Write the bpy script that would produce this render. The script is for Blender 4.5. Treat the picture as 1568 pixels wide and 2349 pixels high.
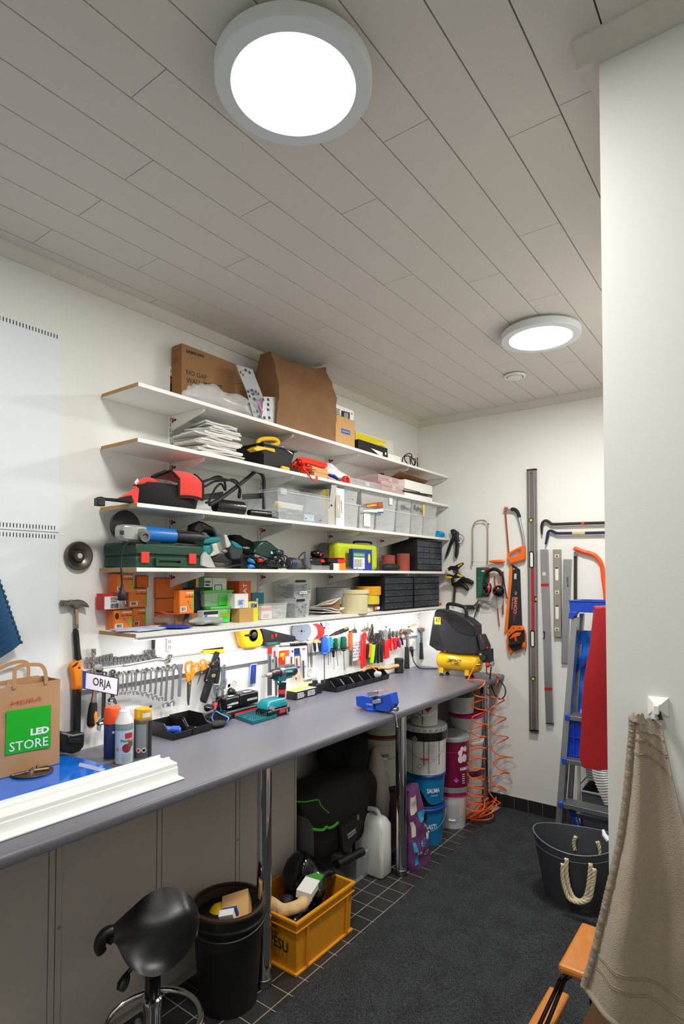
import bpy,bmesh,math,random
from math import sin,cos,atan2,sqrt,radians,exp,copysign
from mathutils import Vector,Matrix,noise
nse=noise.noise
for _o in list(bpy.data.objects):bpy.data.objects.remove(_o)
SC=bpy.context.scene
COL=SC.collection
V=Vector
PI=math.pi
RND=random.Random(7)
# ------------------------------------------------------------------ camera
F_PX,CX,CY=1340.0,784.0,1284.4  # focal length and principal point for a 1568 x 2349 frame
YAW,PITCH=radians(36.566),radians(1.57)
EYE=V((2.273,0.0,1.65))
cam_d=bpy.data.cameras.new('camera')
cam_d.sensor_fit='HORIZONTAL';cam_d.sensor_width=36.0
cam_d.lens=36.0*F_PX/1568.0
cam_d.shift_x=0.0
cam_d.shift_y=(CY-2349/2.0)/1568.0
cam_d.clip_start=0.02
cam=bpy.data.objects.new('camera',cam_d);COL.objects.link(cam)
cam.location=EYE
cam.rotation_euler=(PI/2+PITCH,0,YAW)
SC.camera=cam
# ------------------------------------------------------------------ world, exposure
w=bpy.data.worlds.new('world');SC.world=w;w.use_nodes=True
w.node_tree.nodes['Background'].inputs[0].default_value=(0.9,0.95,1.0,1)
w.node_tree.nodes['Background'].inputs[1].default_value=0.05
vs=SC.view_settings
SC.display_settings.display_device='sRGB'
vs.view_transform='Standard';vs.look='None';vs.gamma=1.0;vs.use_curve_mapping=False
vs.exposure=0.0
LAMP_W,LAMP2_W,STRIP_W,REAR_W=28.0,31.0,11.0,14.0
SC.cycles.max_bounces=10;SC.cycles.diffuse_bounces=6;SC.cycles.transparent_max_bounces=24
SC.cycles.glossy_bounces=4
SC.cycles.caustics_reflective=False;SC.cycles.caustics_refractive=False
# ------------------------------------------------------------------ room sizes (metres)
YB=4.075  # back wall
CEIL=2.88
XR=1.965  # right wall of the niche
YN=1.41  # face of the near wall stub
TZ,TX,TT=0.945,0.70,0.034  # worktop height, depth, thickness
SHELF={1:2.414,2:2.193,3:1.937,4:1.683,5:1.424}
SX,ST,SY0=0.272,0.016,1.354  # shelf depth, thickness, left end
# ------------------------------------------------------------------ measuring: a sight line from the station point is
# cut with the real surface (wall, shelf, worktop, floor) a thing stands on or hangs at
FW=V((-sin(YAW)*cos(PITCH),cos(YAW)*cos(PITCH),sin(PITCH)))
RT=V((cos(YAW),sin(YAW),0));UP=RT.cross(FW)
CR=dict(A=(380,760,3.484),B=(760,900,5.227),C=(210,1060,3.824),D=(580,1090,3.267),E=(190,1290,4.02),
 F=(540,1300,3.267),G=(130,1350,3.92),H=(520,1410,3.2),I=(330,1500,3.484),J=(0,1490,3.564),K=(970,1050,3.6465),
 L=(960,1370,6.533),M=(1180,1240,3.559),N=(660,1580,2.904),O=(0,1850,2.529),P=(400,1860,3.136),Q=(1180,1650,3.361),
 R=(190,1450,6.817),S=(380,1470,8.711),T=(540,1420,6.533),U=(700,1420,9.8),V=(820,1420,8.711),W=(460,1540,7.127),
 X=(1140,1270,9.4),Y=(1250,1250,10.213),a=(220,1060,7.84),b=(410,1060,6.817),c=(430,1180,8.2526),d=(570,1220,6.817),
 e=(600,1100,7.84),f=(640,980,8.711),g=(1000,1280,8.711),h=(0,1300,7.127),i=(920,1600,8.711),j=(920,1760,8.711),
 k=(680,1660,6.272),l=(1050,1540,6.525),m=(1280,1360,11.745),n=(1270,1700,11.745),o=(230,2180,4.02),p=(1400,1580,9.333),
 z=(0,0,1.0))
def cut(k,x,y,ax,v):
 a,b,s=CR[k]
 d=FW+RT*((a+x/s-CX)/F_PX)-UP*((b+y/s-CY)/F_PX)
 return EYE+d*((v-EYE[ax])/d[ax])
def LW(k,x,y,d=0.02):return cut(k,x,y,0,d)  # plane d in front of the left wall
def BW(k,x,y,d=0.02):return cut(k,x,y,1,YB-d)  # plane d in front of the back wall
def HZ(k,x,y,z):return cut(k,x,y,2,z)  # horizontal plane
def AY(k,x,y,yy):return cut(k,x,y,1,yy)
# ------------------------------------------------------------------ materials
MATS={}
K=type('K',(),{'__getattr__':lambda s,n:MATS[n]})()
def lin(h):
 h=h.lstrip('#');out=[]
 for i in(0,2,4):
  c=int(h[i:i+2],16)/255.0
  out.append(c/12.92 if c<=0.04045 else((c+0.055)/1.055)**2.4)
 return out
def mat(name,hexc=None,rough=0.5,metal=0.0,var=0.06,scale=40.0,bump=0.0,bscale=200.0,alpha=1.0,coat=0.0,sheen=0.0,stretch=None):
 if name in MATS:return MATS[name]
 m=bpy.data.materials.new(name);m.use_nodes=True
 nt=m.node_tree;N=nt.nodes;P=N['Principled BSDF']
 c=lin(hexc)
 tc=N.new('ShaderNodeTexCoord');nz=N.new('ShaderNodeTexNoise')
 nz.inputs['Scale'].default_value=scale;nz.inputs['Detail'].default_value=3
 if stretch:
  mp=N.new('ShaderNodeMapping');mp.inputs['Scale'].default_value=stretch
  nt.links.new(tc.outputs['Object'],mp.inputs['Vector']);nt.links.new(mp.outputs[0],nz.inputs['Vector'])
 else:
  nt.links.new(tc.outputs['Object'],nz.inputs['Vector'])
 mx=N.new('ShaderNodeMix');mx.data_type='RGBA'
 mx.inputs[6].default_value=[max(0,x*(1-var)) for x in c]+[1]
 mx.inputs[7].default_value=[min(1,x*(1+var)) for x in c]+[1]
 nt.links.new(nz.outputs['Fac'],mx.inputs[0]);nt.links.new(mx.outputs[2],P.inputs['Base Color'])
 P.inputs['Roughness'].default_value=rough;P.inputs['Metallic'].default_value=metal
 if coat:P.inputs['Coat Weight'].default_value=coat
 if sheen:P.inputs['Sheen Weight'].default_value=sheen
 if bump:
  n2=N.new('ShaderNodeTexNoise');n2.inputs['Scale'].default_value=bscale;n2.inputs['Detail'].default_value=2
  nt.links.new(tc.outputs['Object'],n2.inputs['Vector'])
  bp=N.new('ShaderNodeBump');bp.inputs['Strength'].default_value=bump;bp.inputs['Distance'].default_value=0.002
  nt.links.new(n2.outputs['Fac'],bp.inputs['Height']);nt.links.new(bp.outputs[0],P.inputs['Normal'])
 if alpha<1:
  tr=N.new('ShaderNodeBsdfTransparent');ms=N.new('ShaderNodeMixShader');ms.inputs[0].default_value=alpha
  out=N['Material Output']
  nt.links.new(tr.outputs[0],ms.inputs[1]);nt.links.new(P.outputs[0],ms.inputs[2]);nt.links.new(ms.outputs[0],out.inputs[0])
 MATS[name]=m
 return m
def emit(name,col,s):
 if name in MATS:return MATS[name]
 m=bpy.data.materials.new(name);m.use_nodes=True;nt=m.node_tree
 P=nt.nodes['Principled BSDF'];P.inputs['Base Color'].default_value=(0.9,0.9,0.9,1)
 P.inputs['Emission Color'].default_value=(*col,1);P.inputs['Emission Strength'].default_value=s
 MATS[name]=m;return m
# ------------------------------------------------------------------ mesh building (world coordinates)
class M:
 def __init__(s):s.v=[];s.f=[]
 def add(s,vs,fs):
  o=len(s.v);s.v+=[V(x) for x in vs];s.f+=[tuple(i+o for i in f) for f in fs];return s
 def box(s,a,b):
  x0,x1=sorted((a[0],b[0]));y0,y1=sorted((a[1],b[1]));z0,z1=sorted((a[2],b[2]))
  return s.add([(x0,y0,z0),(x1,y0,z0),(x1,y1,z0),(x0,y1,z0),(x0,y0,z1),(x1,y0,z1),(x1,y1,z1),(x0,y1,z1)],
 [(0,3,2,1),(4,5,6,7),(0,1,5,4),(1,2,6,5),(2,3,7,6),(3,0,4,7)])
 def obox(s,c,sz,rx=0,ry=0,rz=0,taper=1.0):
  R=Matrix.Rotation(rz,3,'Z')@Matrix.Rotation(ry,3,'Y')@Matrix.Rotation(rx,3,'X')
  x,y,z=sz[0]/2,sz[1]/2,sz[2]/2;c=V(c);t=taper
  vs=[(-x*t,-y*t,-z),(x*t,-y*t,-z),(x*t,y*t,-z),(-x*t,y*t,-z),(-x,-y,z),(x,-y,z),(x,y,z),(-x,y,z)]
  return s.add([c+R@V(q) for q in vs],[(0,3,2,1),(4,5,6,7),(0,1,5,4),(1,2,6,5),(2,3,7,6),(3,0,4,7)])
 def prism(s,pts,vec):
  pts=[V(p) for p in pts];vec=V(vec);n=len(pts)
  fs=[tuple(range(n)),tuple(range(2*n-1,n-1,-1))]
  fs+=[(i,i+n,(i+1)%n+n,(i+1)%n) for i in range(n)]
  return s.add(pts+[p+vec for p in pts],fs)
 def frame(s,outer,inner,vec):
  n=len(outer);vec=V(vec);o=[V(p) for p in outer];i_=[V(p) for p in inner]
  vs=o+i_+[p+vec for p in o]+[p+vec for p in i_];fs=[]
  for k in range(n):
   j=(k+1)%n
   fs+=[(k,j,n+j,n+k),(2*n+k,3*n+k,3*n+j,2*n+j),(k,2*n+k,2*n+j,j),(n+k,n+j,3*n+j,3*n+k)]
  return s.add(vs,fs)
 def tube(s,pts,r,n=8,closed=False):
  pts=[V(p) for p in pts];m=len(pts)
  rs=list(r) if isinstance(r,(list,tuple)) else[r]*m
  T=[]
  for i in range(m):
   if closed:t=pts[(i+1)%m]-pts[i-1]
   else:t=pts[min(i+1,m-1)]-pts[max(i-1,0)]
   T.append(t.normalized() if t.length>1e-9 else V((0,0,1)))
  a=V((0,0,1)) if abs(T[0].z)<0.9 else V((1,0,0))
  u=(a-T[0]*a.dot(T[0])).normalized();vs=[]
  for i in range(m):
   u=u-T[i]*u.dot(T[i])
   u=u.normalized() if u.length>1e-6 else T[i].orthogonal().normalized()
   w_=T[i].cross(u)
   vs+=[pts[i]+(u*cos(2*PI*j/n)+w_*sin(2*PI*j/n))*rs[i] for j in range(n)]
  fs=[]
  for i in range(m if closed else m-1):
   k=(i+1)%m
   fs+=[(i*n+j,i*n+(j+1)%n,k*n+(j+1)%n,k*n+j) for j in range(n)]
  if not closed:fs+=[tuple(range(n-1,-1,-1)),tuple(range((m-1)*n,m*n))]
  return s.add(vs,fs)
 def lathe(s,o,ax,prof,n=20):
  o=V(o);ax=V(ax).normalized();u=ax.orthogonal().normalized();w_=ax.cross(u);vs=[]
  for h,r in prof:vs+=[o+ax*h+(u*cos(2*PI*j/n)+w_*sin(2*PI*j/n))*max(r,1e-5) for j in range(n)]
  m=len(prof);fs=[]
  for i in range(m-1):fs+=[(i*n+j,i*n+(j+1)%n,(i+1)*n+(j+1)%n,(i+1)*n+j) for j in range(n)]
  if prof[0][1]>1e-4 and prof[0]!=prof[-1]:fs.append(tuple(range(n-1,-1,-1)))
  if prof[-1][1]>1e-4 and prof[0]!=prof[-1]:fs.append(tuple(range((m-1)*n,m*n)))
  return s.add(vs,fs)
 def cyl(s,a,b,r,n=16):
  a=V(a);b=V(b);return s.lathe(a,b-a,[(0,r),((b-a).length,r)],n)
 def loft(s,rings,cap=True):
  n=len(rings[0]);m=len(rings);vs=[V(p) for r in rings for p in r];fs=[]
  for i in range(m-1):fs+=[(i*n+j,i*n+(j+1)%n,(i+1)*n+(j+1)%n,(i+1)*n+j) for j in range(n)]
  if cap:fs+=[tuple(range(n-1,-1,-1)),tuple(range((m-1)*n,m*n))]
  return s.add(vs,fs)
 def ball(s,c,r,nu=14,nv=8,amp=0.0,fr=8.0,seed=0.0,flat=False):
  c=V(c);r=V(r) if not isinstance(r,(int,float)) else V((r,r,r));rings=[]
  for i in range(nv+1):
   t=-PI/2+PI*i/nv;ring=[]
   for j in range(nu):
    a=2*PI*j/nu;d=V((cos(t)*cos(a),cos(t)*sin(a),sin(t)))
    k=1+amp*nse(V((d.x*r.x,d.y*r.y,d.z*r.z))*fr+V((seed,seed*1.7,0))) if amp else 1
    p=V((d.x*r.x,d.y*r.y,d.z*r.z))*k
    if flat:p.z=max(p.z,-r.z*0.98)
    ring.append(c+p)
   rings.append(ring)
  return s.loft(rings)
 def grid(s,fn,nu,nv,th=None):
  vs=[V(fn(i/nu,j/nv)) for j in range(nv+1) for i in range(nu+1)];w_=nu+1
  fs=[(j*w_+i,j*w_+i+1,(j+1)*w_+i+1,(j+1)*w_+i) for j in range(nv) for i in range(nu)]
  if th is not None:
   n=len(vs);th=V(th);fs2=[tuple(reversed([q+n for q in f])) for f in fs]
   edge=[i for i in range(w_)]+[j*w_+nu for j in range(1,nv+1)]+[nv*w_+i for i in range(nu-1,-1,-1)]+[j*w_ for j in range(nv-1,0,-1)]
   side=[(edge[q],edge[(q+1)%len(edge)],edge[(q+1)%len(edge)]+n,edge[q]+n) for q in range(len(edge))]
   return s.add(vs+[p+th for p in vs],fs+fs2+side)
  return s.add(vs,fs)
 def quad(s,a,b,c,d):return s.add([a,b,c,d],[(0,1,2,3)])
Bx,Ob,Pz,Fr,Tu,La,Cy,Lo,Ba,Gr=[(lambda n:lambda*a,**k:getattr(M(),n)(*a,**k))(n) for n in('box','obox','prism','frame','tube','lathe','cyl','loft','ball','grid')]
def spline(pts,n=6,closed=False):
 pts=[V(p) for p in pts];m=len(pts);out=[]
 for i in range(m if closed else m-1):
  g=(lambda k:pts[k%m]) if closed else(lambda k:pts[max(0,min(m-1,k))])
  a,b,c,d=g(i-1),g(i),g(i+1),g(i+2)
  for j in range(n):
   t=j/n
   out.append(0.5*((2*b)+(c-a)*t+(2*a-5*b+4*c-d)*t*t+(3*b-a-3*c+d)*t**3))
 if not closed:out.append(pts[-1])
 return out
ORG={}
def finish(me,smooth):
 bm=bmesh.new();bm.from_mesh(me)
 bmesh.ops.recalc_face_normals(bm,faces=bm.faces[:]);bm.to_mesh(me);bm.free()
 if smooth:
  for p in me.polygons:p.use_smooth=True
  me.set_sharp_from_angle(angle=radians(smooth))
def put(name,m,mt,parent=None,smooth=38,bev=0.0,label=None,kind=None,sub=0):
 if parent is not None:o=ORG[parent.name]
 else:
  xs=[v.x for v in m.v];ys=[v.y for v in m.v];zs=[v.z for v in m.v]
  o=V(((min(xs)+max(xs))/2,(min(ys)+max(ys))/2,min(zs)))
 me=bpy.data.meshes.new(name);me.from_pydata([tuple(v-o) for v in m.v],[],m.f)
 finish(me,smooth);me.materials.append(mt)
 ob=bpy.data.objects.new(name,me);COL.objects.link(ob);ORG[ob.name]=o
 if parent is not None:ob.parent=parent
 else:ob.location=o
 if bev:
  b=ob.modifiers.new('bevel','BEVEL');b.width=bev;b.segments=2;b.limit_method='ANGLE';b.angle_limit=radians(40)
 if sub:
  b=ob.modifiers.new('subdivision','SUBSURF');b.levels=sub;b.render_levels=sub
 if label:ob['label']=label
 if kind:ob['kind']=kind
 return ob
def tag(o,label,cat,group=None):
 o['label']=label;o['category']=cat
 if group:o['group']=group
 return o
def thing(name,label,cat,loc,group=None):
 o=bpy.data.objects.new(name,None);COL.objects.link(o);o.empty_display_size=0.05
 o.location=loc;ORG[o.name]=V(loc);return tag(o,label,cat,group)
def solo(name,label,cat,m,mt,group=None,**kw):return tag(put(name,m,mt,None,**kw),label,cat,group)
def struct(name,m,mt,**kw):return put(name,m,mt,None,kind='structure',**kw)
def letters(s,p0,pr,pt,mt,parent,bold=0.0,off=0.0008,name='lettering'):
 cu=bpy.data.curves.new('t','FONT');cu.body=s;cu.resolution_u=2;cu.offset=bold
 ob=bpy.data.objects.new('t',cu);me0=bpy.data.meshes.new_from_object(ob)
 vs=[v.co.copy() for v in me0.vertices];fs=[tuple(p.vertices) for p in me0.polygons]
 bpy.data.objects.remove(ob);bpy.data.curves.remove(cu);bpy.data.meshes.remove(me0)
 x0=min(v.x for v in vs);x1=max(v.x for v in vs);y0=min(v.y for v in vs);y1=max(v.y for v in vs)
 p0=V(p0);a=V(pr)-p0;b=V(pt)-p0;nrm=a.cross(b).normalized()*off
 m=M().add([p0+a*((v.x-x0)/max(x1-x0,1e-6))+b*((v.y-y0)/max(y1-y0,1e-6))+nrm for v in vs],fs)
 return put(name,m,mt,parent,smooth=0)
def lines(p0,pr,pt,rows,mt,parent,off=0.0008,name='print',dens=0.55,seed=1):
 p0=V(p0);a=V(pr)-p0;b=V(pt)-p0;nrm=a.cross(b).normalized()*off;m=M();r=random.Random(seed)
 for i in range(rows):
  y0=(i+0.2)/rows;y1=(i+0.2+dens)/rows;x=0.0;end=r.uniform(0.7,1.0)
  while x<end-0.03:
   l=min(r.uniform(0.08,0.3),end-x)
   m.quad(p0+a*x+b*y0+nrm,p0+a*(x+l)+b*y0+nrm,p0+a*(x+l)+b*y1+nrm,p0+a*x+b*y1+nrm);x+=l+0.04
 return put(name,m,mt,parent,smooth=0)
def sticker(p0,pr,pt,mt,parent,off=0.0005,name='paper_label',th=None):
 p0=V(p0);a=V(pr)-p0;b=V(pt)-p0;nrm=a.cross(b).normalized()
 m=Pz([p0,p0+a,p0+a+b,p0+b],nrm*off)
 return put(name,m,mt,parent,smooth=0)
def poly(pts,vec,mt,parent,name):return put(name,Pz(pts,vec),mt,parent)
def barcode(p0,pr,pt,mt,parent,off=0.0009,seed=3):
 p0=V(p0);a=V(pr)-p0;b=V(pt)-p0;nrm=a.cross(b).normalized()*off;m=M();r=random.Random(seed);x=0
 while x<0.97:
  l=r.choice((0.02,0.03,0.05));m.quad(p0+a*x+nrm,p0+a*min(1,x+l)+nrm,p0+a*min(1,x+l)+b+nrm,p0+a*x+b+nrm);x+=l+r.choice((0.02,0.04))
 return put('barcode',m,mt,parent,smooth=0)
def pts(fn,k,lst,d):return[fn(k,x,y,d) for x,y in lst]
def plate(fn,k,lst,d,th):
 vec=V((-th,0,0)) if fn is LW else V((0,th,0))
 return Pz(pts(fn,k,lst,d+th),vec)
def clone(root,loc,label=None,rz=None):
 r=root.copy();COL.objects.link(r);r.location=loc
 if label:r['label']=label
 if rz is not None:r.rotation_euler=(0,0,rz)
 for ch in list(root.children):
  c_=ch.copy();COL.objects.link(c_);c_.parent=r
  for g_ in list(ch.children):
   e_=g_.copy();COL.objects.link(e_);e_.parent=c_
 return r
def rods(n,a,b,size,r,seed=1,flat=0.3):
 m=M();g=random.Random(seed)
 for _ in range(n):
  c=V([g.uniform(a[i],b[i]) for i in range(3)]);th=g.uniform(0,2*PI);ph=g.uniform(-flat,flat)
  d=V((cos(th)*cos(ph),sin(th)*cos(ph),sin(ph)))*size*0.5*g.uniform(0.6,1.1)
  m.tube([c-d,c+d],r,4)
 return m
# shared materials
white_lam=mat('white_laminate','#ecebe6',0.45,var=0.02)
chip=mat('chipboard','#b58d58',0.8,var=0.35,scale=220,bump=0.3)
wall_m=mat('white_wall_paint','#e6e6e0',0.75,var=0.015,scale=6,bump=0.06,bscale=350)
black_pl=mat('black_plastic','#161617',0.42,var=0.2)
black_soft=mat('black_rubber','#111112',0.65,var=0.2)
black_gl=mat('black_gloss','#0c0c0d',0.18)
steel=mat('polished_steel','#c9c9cb',0.22,1.0,var=0.05)
steel_d=mat('dull_steel','#8d8c89',0.38,1.0,var=0.12)
chrome=mat('chrome','#d8d8da',0.07,1.0,var=0.02)
alu=mat('brushed_aluminium','#b4b4b6',0.36,0.85,var=0.08,stretch=(300,300,2))
cardboard=mat('cardboard','#97704a',0.85,var=0.08,scale=30)
cardboard_l=mat('light_cardboard','#c59a63',0.85,var=0.06,scale=30)
kraft=mat('kraft_paper','#84603e',0.8,var=0.14,scale=14,bump=0.4,bscale=30)
ink=mat('black_ink','#17171a',0.6,var=0.05)
white_ink=mat('white_ink','#f0f0ee',0.5,var=0.02)
paper=mat('white_paper','#e2e0da',0.8,var=0.04)
red_pl=mat('red_plastic','#d9261c',0.4,var=0.06)
orange_pl=mat('orange_plastic','#f08a10',0.4,var=0.05)
yellow_pl=mat('yellow_plastic','#f0c010',0.4,var=0.05)
clear=mat('clear_plastic','#e4ecf0',0.15,var=0.03,alpha=0.22)
frost=mat('frosted_plastic','#e9ecec',0.35,var=0.05,alpha=0.27)
blue_pl=mat('blue_plastic','#1545b4',0.4,var=0.05)
teal=mat('teal_plastic','#067a80',0.4,var=0.08)
green_pl=mat('green_plastic','#2fae22',0.4,var=0.06)
grey_pl=mat('grey_plastic','#8b8f92',0.45,var=0.06)
wood=mat('light_wood','#c79a5b',0.6,var=0.2,scale=20,stretch=(3,30,30))
# ================================================================== the room
tile_m=mat('dark_floor_tile','#2e2b28',0.42,var=0.18,scale=60,bump=0.15)
grout_m=mat('grey_grout','#a39d92',0.9,var=0.1)
floor=struct('floor',Bx((-0.1,-1.6,-0.12),(3.4,4.3,-0.0015)),grout_m,smooth=0)
tm=Bx((-0.0478,-0.0478,-0.003),(0.0478,0.0478,0.0))
tile0=put('tile',tm,tile_m,None,0,0.001);tile0.parent=floor
tm_me=tile0.data;tile0.data.transform(Matrix.Translation((0,0,-0.003)))
def place(ob,parent,loc):
 ob.parent=parent;ob.location=V(loc)-ORG[parent.name]
first=True
for i in range(-1,8):
 for j in range(31):
  x,y=0.05+i*0.1,0.915+j*0.1+0.0
  if y>YB-0.05 or x>0.8 or x<0.0:continue
  o=tile0 if first else tile0.copy()
  if not first:COL.objects.link(o)
  first=False;place(o,floor,(x,y+0.2 if False else y,0))
# walls: slabs 12 cm thick
struct('wall_left',Bx((-0.12,-1.6,-0.1),(0,YB+0.12,3.0)),wall_m,smooth=0)
struct('wall_back',Bx((0,YB,-0.1),(XR+0.12,YB+0.12,3.0)),wall_m,smooth=0)
struct('wall_right',Bx((XR,YN+0.12,-0.1),(XR+0.12,YB,3.0)),wall_m,smooth=0)
struct('wall_near',Bx((XR,YN,-0.1),(3.3,YN+0.12,3.0)),wall_m,smooth=0)
struct('wall_side',Bx((3.3,-1.6,-0.1),(3.42,YN+0.12,3.0)),wall_m,smooth=0)
struct('wall_rear',Bx((0,-1.72,-0.1),(3.3,-1.6,3.0)),wall_m,smooth=0)
# ceiling: dark slab above separate white boards
ceil_m=mat('ceiling_board_white','#d9d4cc',0.6,var=0.03,scale=120,bump=0.05,bscale=300)
gap_m=mat('ceiling_gap','#6b5c47',0.9)
ceiling=struct('ceiling',Bx((-0.1,-1.7,CEIL+0.010),(3.42,YB+0.1,CEIL+0.12)),gap_m,smooth=0)
PW,G0=0.1458,0.0855
jx=[(288,410),(784.8,491),(1164.7,317),(75.3,556.4),(515,614),(342,695),(880,652),(952,764.7),(1189.7,543),(1211,692),(1239.3,866),(1003.6,842.9),(751,820),(818,887.5),(1043.8,907)]
joints={}
for x,y in jx:
 p=HZ('z',x+3,y-1,CEIL);joints.setdefault(math.floor((p.x-G0)/PW),[]).append(p.y)
for k in range(-1,23):
 x0=max(0.0,G0+k*PW+0.002);x1=min(3.3,G0+(k+1)*PW-0.002)
 if x1-x0<0.02:continue
 js=sorted(joints.get(k,[]))
 if not js:js=[0.3+(k*0.37)%1.1]
 while js[0]>-0.4:js.insert(0,js[0]-1.2)
 while js[-1]+1.2<YB-0.1:js.append(js[-1]+1.2)
 ys=[-1.6]+[y for y in js if-1.5<y<YB-0.05]+[YB]
 for a,b in zip(ys[:-1],ys[1:]):
  if b-a<0.03:continue
  put('ceiling_board',Bx((x0,a+0.0012,CEIL),(x1,b-0.0012,CEIL+0.0096)),ceil_m,ceiling,smooth=0)
# cornices: concave trim
def cornice(name,axis,a,b,at_,sgn,k=1.0):
 prof=[(0,0),(0.027,0),(0.027,-0.006),(0.023,-0.012),(0.018,-0.022),(0.013,-0.034),(0.010,-0.043),(0.009,-0.05),(0,-0.05)]
 P=[]
 for d,z in prof:P.append(V((at_+sgn*d*k,a,CEIL+z)) if axis=='y' else V((a,at_+sgn*d*k,CEIL+z)))
 vec=V((0,b-a,0)) if axis=='y' else V((b-a,0,0))
 return struct(name,Pz(P,vec),mat('trim_paint','#d6d2c8',0.55,var=0.02))
cornice('trim_1','y',-1.6,YB,0.0,1)
cornice('trim_2','x',0.0,XR,YB,-1)
cornice('trim_3','x',XR-0.047,3.3,YN,-1,1.7)
cornice('trim_4','y',YN,YB,XR,-1,1.7)
# tiled skirting on the back wall
bb=struct('baseboard_back',Bx((0,YB-0.006,0),(XR,YB,0.093)),grout_m,smooth=0)
sk=None
for i in range(20):
 x=-0.025+0.0985*i+0.006
 if x<0:x=0.004
 if x+0.095>XR:break
 if sk is None:
  sk=put('skirting_tile',Bx((x,YB-0.011,0.0),(x+0.0955,YB-0.005,0.092)),mat('skirting_tile','#2a2825',0.35,var=0.15),bb,smooth=0,bev=0.0008);sx0=x
 else:
  o=sk.copy();COL.objects.link(o);o.location=V((x-sx0,0,0))
# carpet
car_m=bpy.data.materials.new('charcoal_carpet');car_m.use_nodes=True
nt=car_m.node_tree;N=nt.nodes;P_=N['Principled BSDF'];P_.inputs['Roughness'].default_value=0.95
tc=N.new('ShaderNodeTexCoord');n1=N.new('ShaderNodeTexNoise');n1.inputs['Scale'].default_value=190;n1.inputs['Detail'].default_value=4
n2=N.new('ShaderNodeTexNoise');n2.inputs['Scale'].default_value=9;n2.inputs['Detail'].default_value=3
rp=N.new('ShaderNodeValToRGB');rp.color_ramp.elements[0].position=0.38;rp.color_ramp.elements[0].color=(0.006,0.0065,0.0075,1)
rp.color_ramp.elements[1].position=0.72;rp.color_ramp.elements[1].color=(0.062,0.068,0.074,1)
ad=N.new('ShaderNodeMath');ad.operation='MULTIPLY_ADD';ad.inputs[1].default_value=0.22
nt.links.new(tc.outputs['Object'],n1.inputs['Vector']);nt.links.new(tc.outputs['Object'],n2.inputs['Vector'])
nt.links.new(n2.outputs['Fac'],ad.inputs[0]);
sb=N.new('ShaderNodeMath');sb.operation='SUBTRACT';sb.inputs[1].default_value=0.11
nt.links.new(n1.outputs['Fac'],sb.inputs[0]);nt.links.new(sb.outputs[0],ad.inputs[2])
nt.links.new(ad.outputs[0],rp.inputs[0]);nt.links.new(rp.outputs[0],P_.inputs['Base Color'])
bp=N.new('ShaderNodeBump');bp.inputs['Strength'].default_value=0.9;bp.inputs['Distance'].default_value=0.004
nt.links.new(n1.outputs['Fac'],bp.inputs['Height']);nt.links.new(bp.outputs[0],P_.inputs['Normal'])
solo('carpet','charcoal speckled needle felt carpet covering the walkway beside the worktop','carpet',
 Pz([(0.745,1.2,0),(0.676,3.97,0),(0.676,YB-0.012,0),(XR-0.001,YB-0.012,0),(XR-0.001,YN-0.002,0),(3.29,YN-0.002,0),(3.29,-1.59,0),(0.80,-1.59,0)],(0,0,0.007)),car_m,smooth=0)
# ------------------------------------------------------------------ ceiling lights
def ceiling_lamp(cx,cy,label,watts):
 t=thing('ceiling_light',label,'ceiling light',(cx,cy,CEIL),'round ceiling lights')
 bm_=mat('lamp_housing','#dde3e6',0.45,var=0.01)
 put('housing',La((cx,cy,CEIL-0.0005),(0,0,-1),[(0,0.165),(0.012,0.168),(0.012,0.186),(0.016,0.19),(0.042,0.19),(0.047,0.187),(0.048,0.151),(0.043,0.150),(0.043,0.0)],64),bm_,t)
 put('diffuser',La((cx,cy,CEIL-0.044),(0,0,-1),[(0,0.149),(0.003,0.149),(0.0045,0.143),(0.005,0.0)],64),emit('lamp_diffuser',(1,1,0.98),2.2),t)
 l=bpy.data.lights.new('lamp_light','AREA');l.shape='DISK';l.size=0.30;l.energy=watts;l.color=(1.0,0.985,0.95)
 o=bpy.data.objects.new('lamp_light',l);COL.objects.link(o);o.parent=t;o.location=(0,0,-0.052)
 return t
ceiling_lamp(1.352,1.045,'large round white ceiling light nearest the viewer, lit',LAMP_W)
ceiling_lamp(1.350,2.905,'smaller looking round white ceiling light near the back wall, lit',LAMP2_W)
p=HZ('z',1180,864,CEIL-0.012)
t=thing('ceiling_vent','small round white vent disc on the ceiling behind the far light','vent',(p.x,p.y,CEIL))
put('vent_ring',La((p.x,p.y,CEIL-0.0005),(0,0,-1),[(0,0.05),(0.006,0.066),(0.014,0.064),(0.018,0.058),(0.016,0.050),(0.004,0.047),(0.004,0)],36),white_lam,t)
put('vent_plate',La((p.x,p.y,CEIL-0.01),(0,0,-1),[(0,0.01),(0.006,0.043),(0.011,0.042),(0.012,0)],32),white_lam,t)
# added third lamp, unseen behind the viewer, put in to brighten the near wall
ceiling_lamp(1.9,-0.75,'round white ceiling light behind the viewer, lit',REAR_W)
# ------------------------------------------------------------------ perforated wall panels
panel_m=mat('white_steel_panel','#e3e8ea',0.4,var=0.01)
for lab,z0,z1,rows in(('upper white steel wall panel with rows of slots left of the shelves',1.822,2.612,(2.596,1.838)),
 ('lower white steel wall panel behind the paper bag, slots along its top',0.955,1.818,(1.803,))):
 t=thing('wall_panel',lab,'wall panel',(0,0.6,z0),'white steel wall panels')
 put('sheet',Bx((0.0005,-0.2,z0),(0.006,1.184,z1)),panel_m,t,0,0.001)
 for zr in rows:
  m=M()
  for i in range(46):
   y=1.165-i*0.0118
   m.box((0.0055,y-0.0016,zr-0.008),(0.0068,y+0.0016,zr+0.008))
  put('slot_row',m,mat('slot_dark','#22221f',0.8),t,0)
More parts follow.
